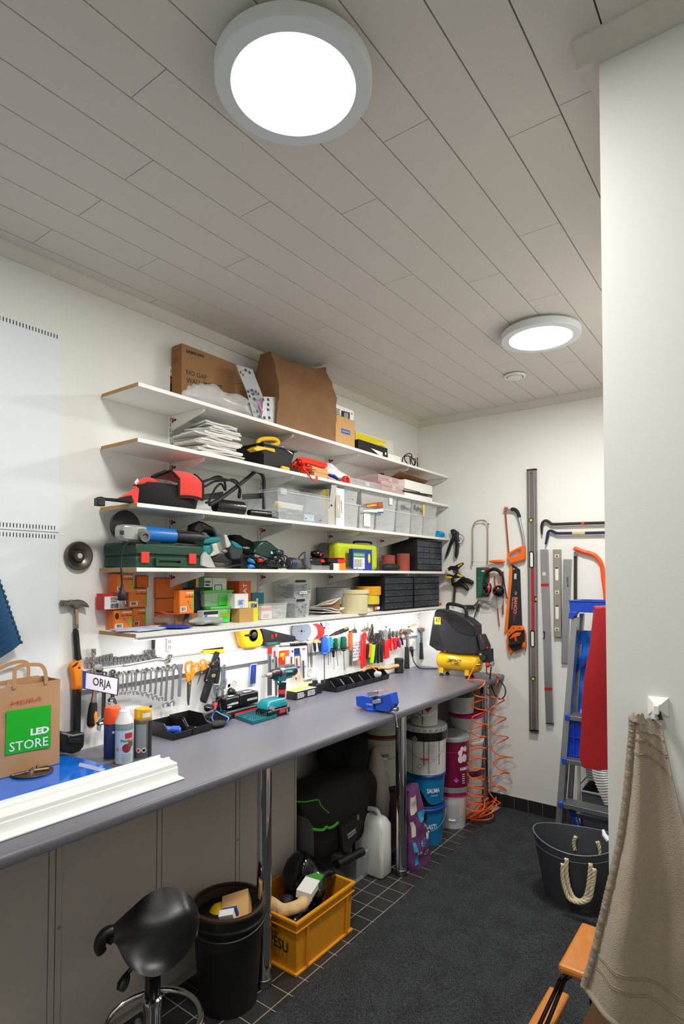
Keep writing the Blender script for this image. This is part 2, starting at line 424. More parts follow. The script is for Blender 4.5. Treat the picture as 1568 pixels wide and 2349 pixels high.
# ------------------------------------------------------------------ shelf uprights, brackets, boards
UY=[1.707,2.301,2.903,3.5,4.05]
ulab=['white slotted shelf upright nearest the viewer','second white slotted shelf upright from the left','middle white slotted shelf upright',
 'fourth white slotted shelf upright from the left','white slotted shelf upright in the back corner']
for u,y in enumerate(UY):
 t=thing('shelf_upright',ulab[u],'upright',(0,y,1.3),'slotted shelf uprights')
 put('rail',Bx((0.0005,y-0.0125,1.30),(0.012,y+0.0125,2.634)),white_lam,t,0,0.002)
 m=M()
 for i in range(52):
  z=1.312+i*0.0253
  for s in(-0.005,0.005):m.box((0.0115,y+s-0.0012,z),(0.0126,y+s+0.0012,z+0.016))
 put('slots',m,K.slot_dark,t,0)
 st=put('sticker',Bx((0.0122,y-0.009,2.49),(0.0128,y+0.009,2.585)),ink,t,0)
 put('red_mark',Bx((0.0128,y-0.009,2.553),(0.0131,y+0.009,2.575)),red_pl,t,0)
sn={1:'top',2:'second',3:'third',4:'fourth',5:'lowest'}
un=['at the upright nearest the viewer','at the second upright','at the middle upright','at the fourth upright','in the back corner']
for k,z in SHELF.items():
 if k==5:continue
 for u,y in enumerate(UY):
  zt=z-ST-0.0004
  t=thing('shelf_bracket','white steel bracket under the %s shelf %s'%(sn[k],un[u]),'bracket',(0.012,y,zt),'white shelf brackets')
  P=[(0.0125,zt),(0.245,zt),(0.247,zt-0.012),(0.238,zt-0.018),(0.045,zt-0.062),(0.0125,zt-0.072)]
  put('arm',Pz([(a,y-0.0035,b) for a,b in P],(0,0.007,0)),white_lam,t,0,0.001)
  put('sticker',Bx((0.02,y-0.0042,zt-0.034),(0.033,y-0.0036,zt-0.012)),mat('red_print','#b5281e',0.6),t,0)
  put('print',Bx((0.035,y-0.0042,zt-0.028),(0.052,y-0.0036,zt-0.018)),ink,t,0)
slab={1:'topmost white shelf board, brown bag and television box on it',2:'second white shelf board from the top, pile of papers on it',
 3:'third white shelf board, clear bins and red strap on it',4:'fourth white shelf board, green case and power tools on it',
 5:'lowest white shelf board, orange screw boxes on it'}
for k,z in SHELF.items():
 t=thing('shelf_board',slab[k],'shelf',(0,2.7,z-ST),'white shelf boards')
 put('board',Bx((0.013,SY0,z-ST),(SX,YB-0.004,z)),white_lam,t,0,0.0006)
 put('raw_end',Bx((0.014,SY0-0.0012,z-ST+0.0008),(SX-0.0015,SY0+0.0002,z-0.0008)),chip,t,smooth=0,label='bare chipboard end')
# LED strip under the lowest shelf, along its front edge
zl=SHELF[5]-ST
t=thing('led_strip','slim aluminium LED light strip under the front edge of the lowest shelf','light strip',(SX-0.02,2.7,zl))
put('profile',Bx((SX-0.024,SY0+0.01,zl-0.009),(SX-0.001,YB-0.02,zl-0.0003)),alu,t,0)
put('diffuser',Bx((SX-0.022,SY0+0.004,zl-0.013),(SX-0.006,YB-0.022,zl-0.0092)),emit('strip_diffuser',(1.0,0.97,1.0),6.0),t,0)
l=bpy.data.lights.new('strip_light','AREA');l.shape='RECTANGLE';l.size=0.012;l.size_y=YB-SY0-0.05;l.energy=STRIP_W;l.color=(0.98,0.97,1.0)
o=bpy.data.objects.new('strip_light',l);COL.objects.link(o);o.parent=t;o.location=(0.006,(SY0+YB)/2-2.7,-0.016)
o.rotation_euler=(0,radians(14),0)
# ------------------------------------------------------------------ worktop, legs, cabinet fronts
top_m=mat('grey_worktop','#65656d',0.38,var=0.05,scale=300)
edge=[(0.002,TZ)]+[(TX-0.012+0.012*sin(a),TZ-0.012+0.012*cos(a)) for a in[i*PI/16 for i in range(9)]]+[(TX,TZ-0.024),(TX-0.003,TZ-TT),(0.002,TZ-TT)]
solo('worktop','long grey laminate worktop with rounded front edge along the left wall','worktop',
 Pz([(x,-0.9,z) for x,z in edge],(0,YB-0.003+0.9,0)),top_m,smooth=50)
for i,(x,y,lab) in enumerate(((0.585,1.745,'chrome tubular worktop leg beside the yellow crate'),(0.582,2.83,'chrome tubular worktop leg beside the purple mortar bag'),(0.60,3.955,'chrome tubular worktop leg in the back corner behind the orange hose'))):
 t=thing('table_support',lab,'table leg',(x,y,0),'chrome worktop legs')
 zt=TZ-TT-0.0005
 put('tube',La((x,y,0.0),(0,0,1),[(0.03,0.03),(zt-0.012,0.03)],28),chrome,t)
 put('foot',La((x,y,0.0),(0,0,1),[(0.0,0.029),(0.004,0.032),(0.03,0.032),(0.032,0.03)],28),steel_d,t)
 put('mounting_plate',La((x,y,0.0),(0,0,1),[(zt-0.012,0.045),(zt,0.05)],28),steel_d,t)
# white cabinet fronts under the worktop
XP=0.335
cab_m=mat('cabinet_front','#b9b2ac',0.5,var=0.03)
t=thing('base_cabinet','low white cabinet with plain sliding fronts under the worktop','cabinet',(XP-0.15,1.0,0))
yR=LW('z',679,1850,XP).y
put('body',Bx((0.03,-0.9,0.0),(XP-0.02,yR-0.004,TZ-TT-0.03)),cab_m,t,0)
seams=[LW('z',x,y,XP).y for x,y in((126,2050),(370,1920),(548,1880))]
ys=[-0.9]+seams+[yR]
for i in range(4):
 put('front_panel',Bx((XP-0.018,ys[i]+(0.022 if i else 0),0.05),(XP,ys[i+1]-(0.022 if i<3 else 0.012),TZ-TT-0.012)),cab_m,t,0,0.0015)
for y in seams:
 for s in(-0.011,0.011):
  put('joint_strip',Bx((XP-0.016,y+s-0.0095,0.05),(XP+0.004,y+s+0.0095,TZ-TT-0.012)),cab_m,t,0,0.001)
put('end_strip',Bx((XP-0.018,yR-0.011,0.0),(XP+0.003,yR,TZ-TT-0.012)),cab_m,t,0,0.001)
put('plinth',Bx((XP-0.03,-0.9,0.0),(XP-0.021,yR-0.013,0.05)),mat('plinth_dark','#35322f',0.6),t,0)
for y in(seams[0]+0.012,seams[2]-0.01):put('screw_cap',La((XP+0.004,y,0.48),(1,0,0),[(0,0.006),(0.0015,0.006),(0.002,0.004)],12),grey_pl,t)
# ================================================================== things on the shelves
def front(k,xl,yt,xr,yb,xf):
 ym=(yt+yb)/2
 a=LW(k,xl,ym,xf);b=LW(k,xr,ym,xf)
 return a.y,b.y,LW(k,(xl+xr)/2,yt,xf).z,LW(k,(xl+xr)/2,yb,xf).z
def carton(name,label,cat,y0,y1,x0,x1,z0,z1,mt,group=None,tape=True,bev=0.0015,top=None):
 t=thing(name,label,cat,((x0+x1)/2,(y0+y1)/2,z0),group)
 put('carton',Bx((x0,y0,z0),(x1,y1,z1)),mt,t,0,bev)
 h=min(0.0012,(z1-z0)*.05)
 m=Bx((x0+.001,y0+.001,z1-.0003),(x1+.0004,(y0+y1)/2-.0008,z1+h)).box((x0+.001,(y0+y1)/2+.0008,z1-.0003),(x1+.0004,y1-.001,z1+h))
 put('flap',Bx((x0+.001,y0+.001,z1-.0003),(x1+.0004,(y0+y1)/2-.0008,z1+h)),top or mt,t,0)
 put('flap',Bx((x0+.001,(y0+y1)/2+.0008,z1-.0003),(x1+.0004,y1-.001,z1+h)),top or mt,t,0)
 return t
def F3(x,y0,y1,z0,z1,u0,v0,u1,v1):
 Y=lambda u:y0+(y1-y0)*u
 Zc=lambda v:z0+(z1-z0)*v
 return(x,Y(u0),Zc(v0)),(x,Y(u1),Zc(v0)),(x,Y(u0),Zc(v1))
def open_bin(y0,y1,x0,x1,z0,z1,taper=0.05,wall=0.0016,rim=0.006,rimh=0.006,dxf=0.0):
 def ring(z,ins):
  f=(z-z0)/(z1-z0);k=taper*(1-f);dy=(y1-y0)*k/2+ins;dx=(x1-x0)*k/2+ins
  return[V((x0+dx,y0+dy,z)),V((x1-dx-dxf*(1-f),y0+dy,z)),V((x1-dx-dxf*(1-f),y1-dy,z)),V((x0+dx,y1-dy,z))]
 s=Lo([ring(z0+wall,wall),ring(z1,wall),ring(z1,0),ring(z0,0)],cap=False)
 a=ring(z0,0);b=ring(z0+wall,wall);s.add(a,[(3,2,1,0)]);s.add(b,[(0,1,2,3)])
 o=ring(z1-rimh,-rim);i=ring(z1-rimh,0.0)
 r=Fr(o,i,(0,0,rimh+0.001))
 return s,r
def storage_bin(label,y0,y1,x0,x1,z0,z1,content=None,nrod=0,lid=None,group='clear storage bins on the third shelf',shell_m=None,seed=1,name='storage_bin',fill=.55):
 t=thing(name,label,'bin',((x0+x1)/2,(y0+y1)/2,z0),group)
 s,r=open_bin(y0+.006,y1-.006,x0+.006,x1-.006,z0+.0004,z1,.08)
 put('shell',s,shell_m or frost,t,0,0.0)
 put('rim',r,shell_m or frost,t,0)
 if nrod:
  m=rods(nrod,(x0+.03,y0+.02,z0+.008),(x1-.022,y1-.02,z0+(z1-z0)*fill),min(.045,(y1-y0)*.45),.0019,seed)
  put('hardware',m,content or steel_d,t,smooth=0,kind='stuff',label='loose screws and fittings inside')
 if lid:
  put('lid',Bx((x0,y0,z1+.0012),(x1,y1,z1+.0062)),lid,t,0,.001)
 return t
def crumple(c,r,seed,amp=.35,fr=14,nu=22,nv=14,keep=None):
 m=Ba(c,r,nu,nv,amp,fr,seed)
 zf=c[2]-r[2]
 for v in m.v:v.z=max(v.z,zf+0.0006)
 return m
clear_film=mat('clear_film','#e9eaea',0.2,var=0.05,alpha=0.42,bump=0.8,bscale=60)
white_film=mat('white_film','#dfe0e0',0.35,var=0.05,bump=0.6,bscale=50)
# ---------------- top shelf
z=SHELF[1]
y0=LW('A',50,300,.018).y
xf=cut('A',128,250,1,y0).x;xf=min(xf,.15)
y1=LW('A',842,400,xf).y;zt=LW('A',128,92,xf).z
t=thing('television_mount_box','long flat brown cardboard box for a television wall mount on the top shelf','box',(.08,(y0+y1)/2,z))
put('carton',Bx((.016,y0,z),(xf,y1,zt)),cardboard,t,0,.002)
put('edge_flap',Bx((.02,y0-.0012,z+.004),(xf-.004,y0-.0001,zt-.004)),mat('cardboard_dark','#8f6236',.85),t,0)
fl=lambda x,y:LW('A',x,y,xf)
letters('SAMSUNG',fl(162,168),fl(306,214),fl(162,143),ink,t,.03)
letters('NO GAP',fl(164,342),fl(327,389),fl(164,304),ink,t,.006)
letters('WALL-MOUNT',fl(164,410),fl(450,476),fl(164,366),ink,t,.006)
m=M()
for a,b in(((545,420),(770,405)),((770,405),(770,560)),((545,420),(545,560))):
 m.tube([fl(*a),fl(*b)],.0012,4)
m.tube([fl(590,480),fl(700,500)],.001,4);m.tube([fl(590,530),fl(690,555)],.001,4)
put('printed_drawing',m,mat('brown_print','#5a3d1f',.8),t)
lines(fl(785,395),fl(830,408),fl(785,372),4,K.brown_print,t,seed=4)
m=Bx((xf,LW('A',750,370,xf).y,LW('A',750,384,xf).z),(xf+.0008,LW('A',770,370,xf).y,LW('A',760,365,xf).z));put('printed_mark',m,ink,t)
sd=lambda x,y:cut('A',x,y,1,y0-.0013)
lines(sd(62,262),sd(102,240),sd(62,210),3,K.brown_print,t,seed=5,dens=.3)
c=LW('A',470,560,.2)
solo('plastic_bag','crumpled clear plastic bag lying in front of the television mount box','plastic bag',
 crumple((.195,c.y-.02,z+.055),(.055,.225,.055),3,.5,16,30,14),clear_film)
# printed bubble wrap strip
t=thing('packing_film','strip of printed clear packing film with pink mark leaning on television mount box','packing film',(.2,c.y+.2,z))
P1=[LW('A',x,y,d) for x,y,d in((560,265,.165),(692,305,.165),(735,420,.19),(790,560,.215),(800,735,.235),(700,680,.235),(640,470,.20),(590,350,.18))]
zz=lambda p:V((p.x,p.y,max(p.z,z+.001)))
P1=[zz(p) for p in P1]
put('film',Pz(P1,(.0015,0,0)),mat('printed_film','#cfd3d6',.25,var=.06,alpha=.62,bump=.5,bscale=80),t,smooth=60)
P2=[zz(LW('A',x,y,.236)) for x,y in((780,522),(905,528),(878,735),(800,735),(765,690))]
put('folded_end',Pz(P2,(.0015,0,0)),K.printed_film,t,smooth=60)
m=M();g=random.Random(5)
for x,y,d in((600,330,.176),(640,310,.176),(670,330,.176),(620,350,.179),(660,480,.206),(690,470,.206),(700,500,.209),(670,520,.209),(710,540,.215),(740,500,.213),(730,640,.24),(750,680,.24),(790,690,.24),(820,545,.24),(820,585,.24),(820,625,.24),(780,545,.24),(830,690,.24),(720,480,.209)):
 p=LW('A',x,y,d)
 if p.z<z+.012:continue
 m.lathe(p,(1,.1,.2),[(0,.0085),(.0006,.0085)],5)
put('printed_marks',m,mat('dark_grey_print','#3d3f42',.6),t)
put('pink_mark',Pz(pts(LW,'A',((733,560),(747,558),(778,645),(765,650)),.239),(.001,0,0)),mat('pink_print','#d23aa5',.5),t)
# big paper bag
ya=LW('A',872,700,.24).y;yb=LW('A',1352,800,.24).y;ztop=min(CEIL-.012,LW('A',1250,195,.18).z);zl=LW('A',905,270,.1).z
def bagring(f):
 out=[];n=12
 zc0=z+.0006
 for s in range(4*n):
  q=s//n;u=(s%n)/n
  e=[(u,0),(1,u),(1-u,1),(0,1-u)][q]  # e: (along y, along x)
  dep0,dep1=.03,.25
  pin=max(0,f-.55)/.45
  xa=dep0+pin*.09;xb=dep1-pin*.06
  yy=ya+(yb-ya)*(e[0]*(1-.06*f)+.02*f)
  hh=(zl-zc0)+(ztop-zl)*max(0,(e[0]-.6)/.4)**1.5
  p=V((xb+(xa-xb)*e[1],yy,zc0+hh*f))
  if 0<f:
   k=nse(p*9+V((3,1,2)))+.6*abs(nse(p*21))
   p.x+=.030*k*min(1,f*3);p.y+=.014*nse(p*11)*min(1,f*3)
  p.x=max(p.x,.016);p.z=min(p.z,CEIL-.006)
  out.append(p)
 return out
m=Lo([bagring(i/14) for i in range(15)],cap=False);m.add(bagring(0),[tuple(range(48))])
solo('paper_bag','big crumpled brown paper bag standing on the top shelf under the ceiling','paper bag',m,kraft,smooth=25)
y0,y1,zt,zb=front('A',1357,692,1510,920,.25)
t=carton('carton','light brown carton with a blue label beside the brown paper bag','box',y0,y1,.06,.25,z,zt,cardboard_l)
fl=lambda x,y:LW('A',x,y,.2505)
sticker(fl(1402,812),fl(1472,832),fl(1402,774),mat('blue_print','#2b5fae',.5),t);letters('NAVIGATOR',fl(1408,800),fl(1466,816),fl(1408,790),white_ink,t,off=.0014)
zb2=zt+.0014;zt2=LW('A',1430,615,.24).z
t=carton('gadget_box','small white box with a dark gadget picture on top of the light brown carton','box',y0+.002,y1-.004,.09,.245,zb2,zt2,paper)
fl=lambda x,y:LW('A',x,y,.2455)
put('gadget_picture',Pz([fl(1400,705),fl(1468,725),fl(1470,650),fl(1402,632)],(.0006,0,0)),ink,t)
put('screen_picture',Pz([V((.0007,0,0))+fl(x,y) for x,y in((1422,692),(1456,700),(1457,655),(1423,648))],(.0005,0,0)),grey_pl,t)
lines(fl(1360,680),fl(1395,688),fl(1360,612),5,K.dark_grey_print,t,seed=9)
put('red_mark',La(fl(1486,660),(1,0,0),[(0,.006),(.0006,.006)],12),red_pl,t)
# flat packs on the right
fl=lambda x,y:LW('B',x,y,.11)
P=[fl(285,462),fl(742,600),fl(742,790),fl(285,690)]
for p in P:p.z=max(p.z,z+.0005)
t=thing('flat_pack','yellow and white flat pack standing behind the black box on top shelf','box',(.1,P[0].y,z))
put('sleeve',Pz(P,(-.03,0,0)),paper,t,0)
Py=[fl(285,474),fl(658,590),fl(655,618),fl(520,600),fl(640,640),fl(632,690),fl(285,600)]
put('yellow_print',Pz(Py,(.0008,0,0)),mat('bright_yellow','#f2d90f',.5),t,0)
lines(fl(575,670),fl(640,685),fl(575,630),3,mat('dark_yellow','#7c7208',.6),t)
xb=.215;fl=lambda x,y:LW('B',x,y,xb)
ya_,yb_=fl(322,620).y,fl(672,720).y;zt=fl(322,562).z
t=carton('narrow_box','long narrow black box with white wedge on top shelf by flat pack','box',ya_,yb_,.15,xb,z,zt,black_pl)
put('printed_wedge',Pz([fl(470,668),fl(612,722),fl(612,765),fl(560,745)],(.0006,0,0)),white_ink,t,0)
put('printed_mark',La(fl(648,735),(1,0,0),[(0,.009),(.0006,.009)],14),white_ink,t)
y0,y1,zt,zb=front('B',676,755,832,840,.215)
carton('white_box','low white box right of the black narrow box on top shelf','box',y0+.002,y1,.12,.215,z,zt,white_lam)
c=LW('B',945,800,.2);cz=z
P=[]
for i in range(70):
 a=i/70*2*PI*3.4;P.append(V((.2+.02*sin(a*1.3),c.y-.045+.05*cos(a)+.09*(i/70)*.9,max(cz+.004,cz+.058+.042*sin(a)-.03*i/70))))
t=thing('cable','coiled black cable at the right end of the top shelf','cable',(.2,c.y,cz))
put('coil',Tu(spline(P,3),.0035,7),black_soft,t)
put('tie',Tu([V((.2,c.y+.03,cz+.012)),V((.2,c.y+.09,cz+.006))],.008,8),black_soft,t)
# ---------------- second shelf
z=SHELF[2]
ca=LW('A',105,900,.26);cb=LW('A',700,1030,.24)
yc=(ca.y+cb.y)/2+.02;L_=cb.y-ca.y
zh=z+.0006;g=random.Random(11)
mats_p=[paper,mat('newsprint','#c9c4b8',.85,var=.1),mat('grey_paper','#d2d2d4',.8,var=.06)]
nsh=15
for i in range(nsh):
 f=i/(nsh-1);wl=L_*(.62-.22*f+g.uniform(-.04,.04));wd=.20-.04*f
 th=g.uniform(.006,.011);sk=g.uniform(-.25,.25);yo=yc+g.uniform(-.03,.03)+(.02 if i>9 else 0);tilt=g.uniform(-.02,.03)
 def fn(u,v,wl=wl,wd=wd,sk=sk,yo=yo,zh=zh,tilt=tilt,i=i):
  a=(u-.5)*wl;b=(v-.5)*wd
  zz_=zh+max(0,.010*sin(u*9+i))*.25+max(0,a*tilt)
  return(.145+b*cos(sk)-a*sin(sk)*.35,yo+a*cos(sk)+b*sin(sk),zz_)
 m=Gr(fn,10,5,(0,0,th))
 for v in m.v:v.x=min(max(v.x,.02),.275)
 solo('paper_sheaf','%s, pile on the second shelf'%('lowest paper sheaf' if i==0 else 'topmost paper sheaf' if i==nsh-1 else 'white paper sheaf, %d sheaves below it'%i),'papers',m,mats_p[i%3],'papers in the pile on the second shelf',smooth=20)
 zh+=th+.0028
# black tray with yellow clamp
y0=LW('A',740,1000,.2).y;y1=LW('A',960,1080,.2).y;zt=LW('A',960,960,.2).z
t=thing('utility_tray','black plastic utility tray beside the pile of papers','tray',(.14,(y0+y1)/2,z))
s,r=open_bin(y0-.01,y1+.02,.05,.245,z+.0005,zt,.22,.003,.012,.006)
put('shell',s,black_pl,t,0);put('rim',r,black_pl,t,0)
put('paper_label',Pz(pts(LW,'A',((930,916),(1012,975),(1012,983),(930,928)),.246),(.001,0,0)),white_ink,t)
P=pts(LW,'A',((735,905),(745,872),(800,858),(870,862),(898,885),(880,905),(820,915),(760,915)),.2)
t=thing('spring_clamp','yellow looped clamp handle lying in the black utility tray','clamp',(.2,P[3].y,zt))
put('loop_handle',Tu(spline(P,5,True),.011,8,True),yellow_pl,t)
put('jaw',Pz(pts(LW,'A',((700,938),(740,915),(870,938),(876,968),(850,960),(800,945),(730,958)),.25),(-.05,0,0)),yellow_pl,t,bev=.003)
put('pad',Bx((.20,P[0].y-.005,zt-.05),(.235,P[2].y,zt-.02)),black_pl,t,bev=.003)
# screwdriver
a=HZ('f',40,800,z+.012);b=HZ('f',380,800,z+.016);a=LW('f',40,800,.245);b=LW('f',385,795,.235)
a.z=z+.013;b.z=z+.015
t=thing('screwdriver','yellow and black screwdriver lying in front of orange cord','screwdriver',tuple((a+b)/2))
d=(b-a)
put('handle',La(a,d,[(0,.007),(.005,.010),(d.length*.4,.010),(d.length*.42,.008)],14),yellow_pl,t)
put('sleeve',La(a+d*.42,d,[(0,.009),(.004,.0125),(d.length*.5,.0125),(d.length*.56,.009)],14),black_pl,t)
# orange cord tangle
g=random.Random(21)
c=LW('f',500,760,.19);P=[]
yA,yB_=LW('f',180,700,.2).y,LW('f',900,780,.2).y
for i in range(90):
 u=g.random();yy=yA+(yB_-yA)*u;hh=.028+.055*sin(PI*min(1,u*1.25))
 P.append(V((g.uniform(.12,.25),yy,z+g.uniform(.01,hh+.015))))
P.sort(key=lambda p:p.y+g.uniform(-.07,.07))
P+=[LW('f',500,800,.262),LW('f',560,900,.274),LW('f',640,1020,.282),LW('f',705,1078,.284),LW('f',760,1020,.281),LW('f',740,975,.278)]
cord_m=mat('orange_cord','#ea3410',.6,var=.15)
t=thing('cord','tangled bright orange cord hanging over the edge of the second shelf','cord',(.2,c.y,z))
put('strand',Tu(spline(P,4),.0042,6),cord_m,t)
P=pts(LW,'f',((360,660),(470,640),(600,660),(760,700),(920,745),(880,790),(700,735),(520,690),(380,700)),.2)
for p in P:p.z=max(p.z,z+.075)
put('hank',Tu(spline(P,5),.011,8),cord_m,t)
for i,(k0,k1,lab) in enumerate((((700,838),(972,1000),'lower of two light wooden blocks on the second shelf'),((662,742),(965,895),'upper of two light wooden blocks on the second shelf'))):
 ya_=LW('f',k0[0],(k0[1]+k1[1])/2-30,.255).y;yb_=LW('f',k1[0],(k0[1]+k1[1])/2+30,.255).y
 z0=z+.0005+i*.0275
 solo('wood_block',lab,'wood block',Bx((.19,ya_,z0),(.255,yb_,z0+.027)),wood,'wooden blocks',smooth=0,bev=.0012)
c=LW('f',1060,800,.15)
solo('carrier_bag','crumpled white plastic carrier bag on the second shelf','plastic bag',crumple((.13,c.y,z+.05),(.075,.145,.075),8,.55,13,26,14),white_film,smooth=22)
c=LW('f',1355,1040,.235)
t=thing('tape_roll','red ring of tape standing beside white carrier bag','tape',(.235,c.y,z))
put('ring',La((.215,c.y,z+.027),(1,0,0),[(0,.016),(0,.0265),(.022,.0265),(.022,.016),(0,.016)],24),mat('red_tape','#dc3020',.4),t)
a=LW('f',980,905,.235);b=LW('f',1260,1040,.24);a.z=z+.035;b.z=z+.013
t=thing('pliers','blue handled pliers lying in front of white carrier bag','pliers',tuple(a))
d=b-a
for s in(-.006,.006):put('handle',Tu([a+V((s,0,0)),a+d*.3+V((s*2,0,.004)),a+d*.62+V((s,0,0))],[.005,.007,.005],8),blue_pl,t)
put('jaws',Tu([a+d*.62,a+d*.8,b],[.008,.011,.003],8),steel_d,t)
y0,y1,zt,zb=front('f',975,950,1290,1050,.262)
solo('blade_pack','flat red and black blade pack under the blue pliers','pack',Bx((.225,y0,z+.0004),(.262,y1,z+.006)),red_pl,smooth=0,bev=.001)
# organiser boxes and white carton
def organiser(label,k,xl,xr,yt,yb,xf,x0,z0,tint,seed):
 y0,y1,zt,zb=front(k,xl,yt,xr,yb,xf);zt=max(zt,z0+.03)
 t=thing('organiser_box',label,'organiser box',((x0+xf)/2,(y0+y1)/2,z0),'clear organiser boxes on the second shelf')
 put('shell',Bx((x0,y0,z0),(xf,y1,z0+(zt-z0)*.55)),tint,t,0,.002)
 put('lid',Bx((x0-.001,y0-.001,z0+(zt-z0)*.56),(xf+.001,y1+.001,zt)),tint,t,0,.002)
 put('catch',Bx((xf+.0011,y0+(y1-y0)*.45,z0+(zt-z0)*.3),(xf+.005,y0+(y1-y0)*.58,z0+(zt-z0)*.8)),frost,t,bev=.001)
 put('contents',rods(34,(x0+.02,y0+.02,z0+.006),(xf-.012,y1-.02,z0+(zt-z0)*.45),.03,.003,seed),mat('mixed_parts','#6b5a52',.6,var=.5,scale=90),t,kind='stuff')
 return zt
pinkc=mat('pink_clear','#e9c9c6',.25,var=.05,alpha=.5)
organiser('clear organiser box with dark parts, leftmost of the three on second shelf','B',235,592,1060,1155,.245,.06,z+.0005,frost,3)
zt=organiser('pinkish clear organiser box, lower of the two beside the white carton','B',596,872,1090,1200,.255,.05,z+.0005,pinkc,4)
organiser('pinkish clear organiser box, upper of the two beside the white carton','B',560,826,1010,1085,.215,.04,zt+.0005,pinkc,5)
y0,y1,zt,zb=front('B',880,1085,1207,1260,.262)
t=carton('white_carton','flat white carton with two black stripes on the second shelf','box',y0,y1,.05,.262,z+.0004,zt,white_lam)
fl=lambda x,y:LW('B',x,y,.2626)
put('stripe',Pz([fl(855,1190),fl(1205,1265),fl(1205,1228),fl(855,1170)],(.0006,0,0)),ink,t,0)
put('stripe',Pz([fl(870,1162),fl(1060,1203),fl(1060,1194),fl(870,1150)],(.0006,0,0)),ink,t,0)
letters('CANVAS',fl(1150,1246),fl(1192,1255),fl(1150,1236),white_ink,t,off=.0014)
g=random.Random(2);zz_=zt+.0018
for i,(mt_,lab) in enumerate(((paper,'white paper sheet on the white carton, lower one'),(cardboard_l,'small brown card lying on the white carton'),(paper,'white paper sheet on the white carton, upper one'))):
 a0=g.uniform(-.2,.2)
 solo('paper_sheet',lab,'paper',Ob((.15,(y0+y1)/2-.05+.04*i,zz_+.001),(.17-.02*i,.26-.04*i,.0016),0,0,a0),mt_,smooth=0);zz_+=.0024
P=[LW('B',x,y,d) for x,y,d in((668,978,.06),(800,905,.235),(1140,992,.245),(1070,1030,.1))]
pz=max(p.z for p in P)
t=solo('card_sheet','brown cardboard sheet lying tilted on top of the white carton','cardboard',Pz([V((.05,P[0].y,zz_+.012)),V((.25,P[1].y,zz_+.04)),V((.262,P[2].y,zz_+.022)),V((.06,P[3].y,zz_+.004))],(0,0,.003)),cardboard,smooth=0)
# ---------------- third shelf
z=SHELF[3]
red_cl=mat('red_fabric','#e33a30',.85,var=.06,bump=.3,bscale=400,sheen=.3)
blk_cl=mat('black_fabric','#1a1a1b',.9,var=.25,bump=.4,bscale=300)
t=thing('tool_harness','red and black padded tool harness with strap lying on the third shelf','harness',(.2,LW('a',900,700,.2).y,z))
dd=.235
P=pts(LW,'a',((85,615),(180,640),(400,655),(640,600),(690,740),(60,800)),dd)
for p in P:p.z=max(p.z,z+.002)
put('strap_end',Pz(P,(-.03,0,0)),blk_cl,t,bev=.003)
P=pts(LW,'a',((445,640),(700,495),(720,420),(780,480),(755,740),(690,740),(640,600)),dd)
for p in P:p.z=max(p.z,z+.002)
put('strap_pad',Pz(P,(-.025,0,0)),red_cl,t,bev=.003)
put('buckle',Ob(LW('a',65,720,.24),(.03,.03,.03)),black_pl,t,bev=.003)
# pouch: rounded body with red flap
def pouch(fr):
 out=[]
 for i in range(20):
  a=2*PI*i/20;out.append(V((.14+.085*cos(a)*fr[3],fr[0]+fr[1]*sin(a),fr[2])))
 return out
yl,yr=LW('a',760,600,.2).y,LW('b',330,600,.2).y
ym,wy=(yl+yr)/2+.02,(yr-yl)/2
zt=LW('a',1100,360,.2).z
put('pouch',Lo([pouch((ym,wy*s_,z+.001+(zt-z)*f,s2)) for f,s_,s2 in((0,.75,.8),(.15,.95,1),(.5,1.02,1.05),(.85,.98,.95),(1,.85,.7))]),blk_cl,t,smooth=60)
m=M()
def flap(u,v):
 a=-.1+u*2.0;
 yy=LW('a',1400,400,.2).y+(LW('b',300,300,.2).y-LW('a',1400,400,.2).y)*v
 top=LW('b',100,125,.2).z;bot=LW('b',60,545,.2).z
 sidew=.25*(v-.5)**2*.1
 return(.05+.19*min(1,u*1.6)-sidew,yy,top-(top-bot)*max(0,(u-.45)/.55)**.9-sidew-.02*(1-min(1,u*2)))
m.grid(flap,14,8,(-.006,0,-.006));put('red_flap',m,red_cl,t,smooth=60)
for v_ in(0,1):put('binding',Tu([V(flap(i/16,v_)) for i in range(17)],.006,7),blk_cl,t)
put('binding',Tu([V(flap(1,i/8)) for i in range(9)],.005,7),blk_cl,t)
P=pts(LW,'a',((770,400),(850,310),(950,270),(1060,290),(1150,375)),.17)
put('red_pad',Pz(P+[LW('a',1000,400,.17)],(-.05,0,0)),red_cl,t,bev=.006)
put('carry_strap',Tu(spline(pts(LW,'a',((1010,265),(1080,225),(1190,190),(1250,160)),.16),5),.006,7),blk_cl,t)
put('cloth_tag',Pz(pts(LW,'a',((690,360),(745,290),(785,350),(725,415)),.15),(-.001,0,0)),paper,t)
# black bent tube, strap and cables
bm3=mat('black_coated_steel','#1b1b1c',.35,.0,var=.15)
t=thing('bent_tube_bracket','black bent tubular bracket with flat bar leaning behind the black bag roll','bracket',(.16,LW('b',1100,400,.16).y,z))
P=[LW('b',x,y,d) for x,y,d in((480,660,.26),(620,590,.24),(950,350,.19),(1180,160,.16),(1230,150,.155),(1290,190,.15),(1325,270,.148),(1330,420,.145),(1330,735,.145))]
for p in P:p.z=max(p.z,z+.010)
put('tube',Tu(spline(P,6),.0098,12),bm3,t)
P=pts(LW,'b',((1000,500),(1310,480),(1310,570),(1000,585)),.135)
put('flat_bar',Pz(P,(-.004,0,0)),bm3,t,0,.001)
P=pts(LW,'b',((350,510),(700,460),(700,570),(340,590)),.12)
put('foot_plate',Pz(P,(-.03,0,0)),bm3,t,bev=.003)
t=thing('cable','looped black cable lying behind the bent tube on the third shelf','cable',(.16,LW('b',600,400,.16).y,z))
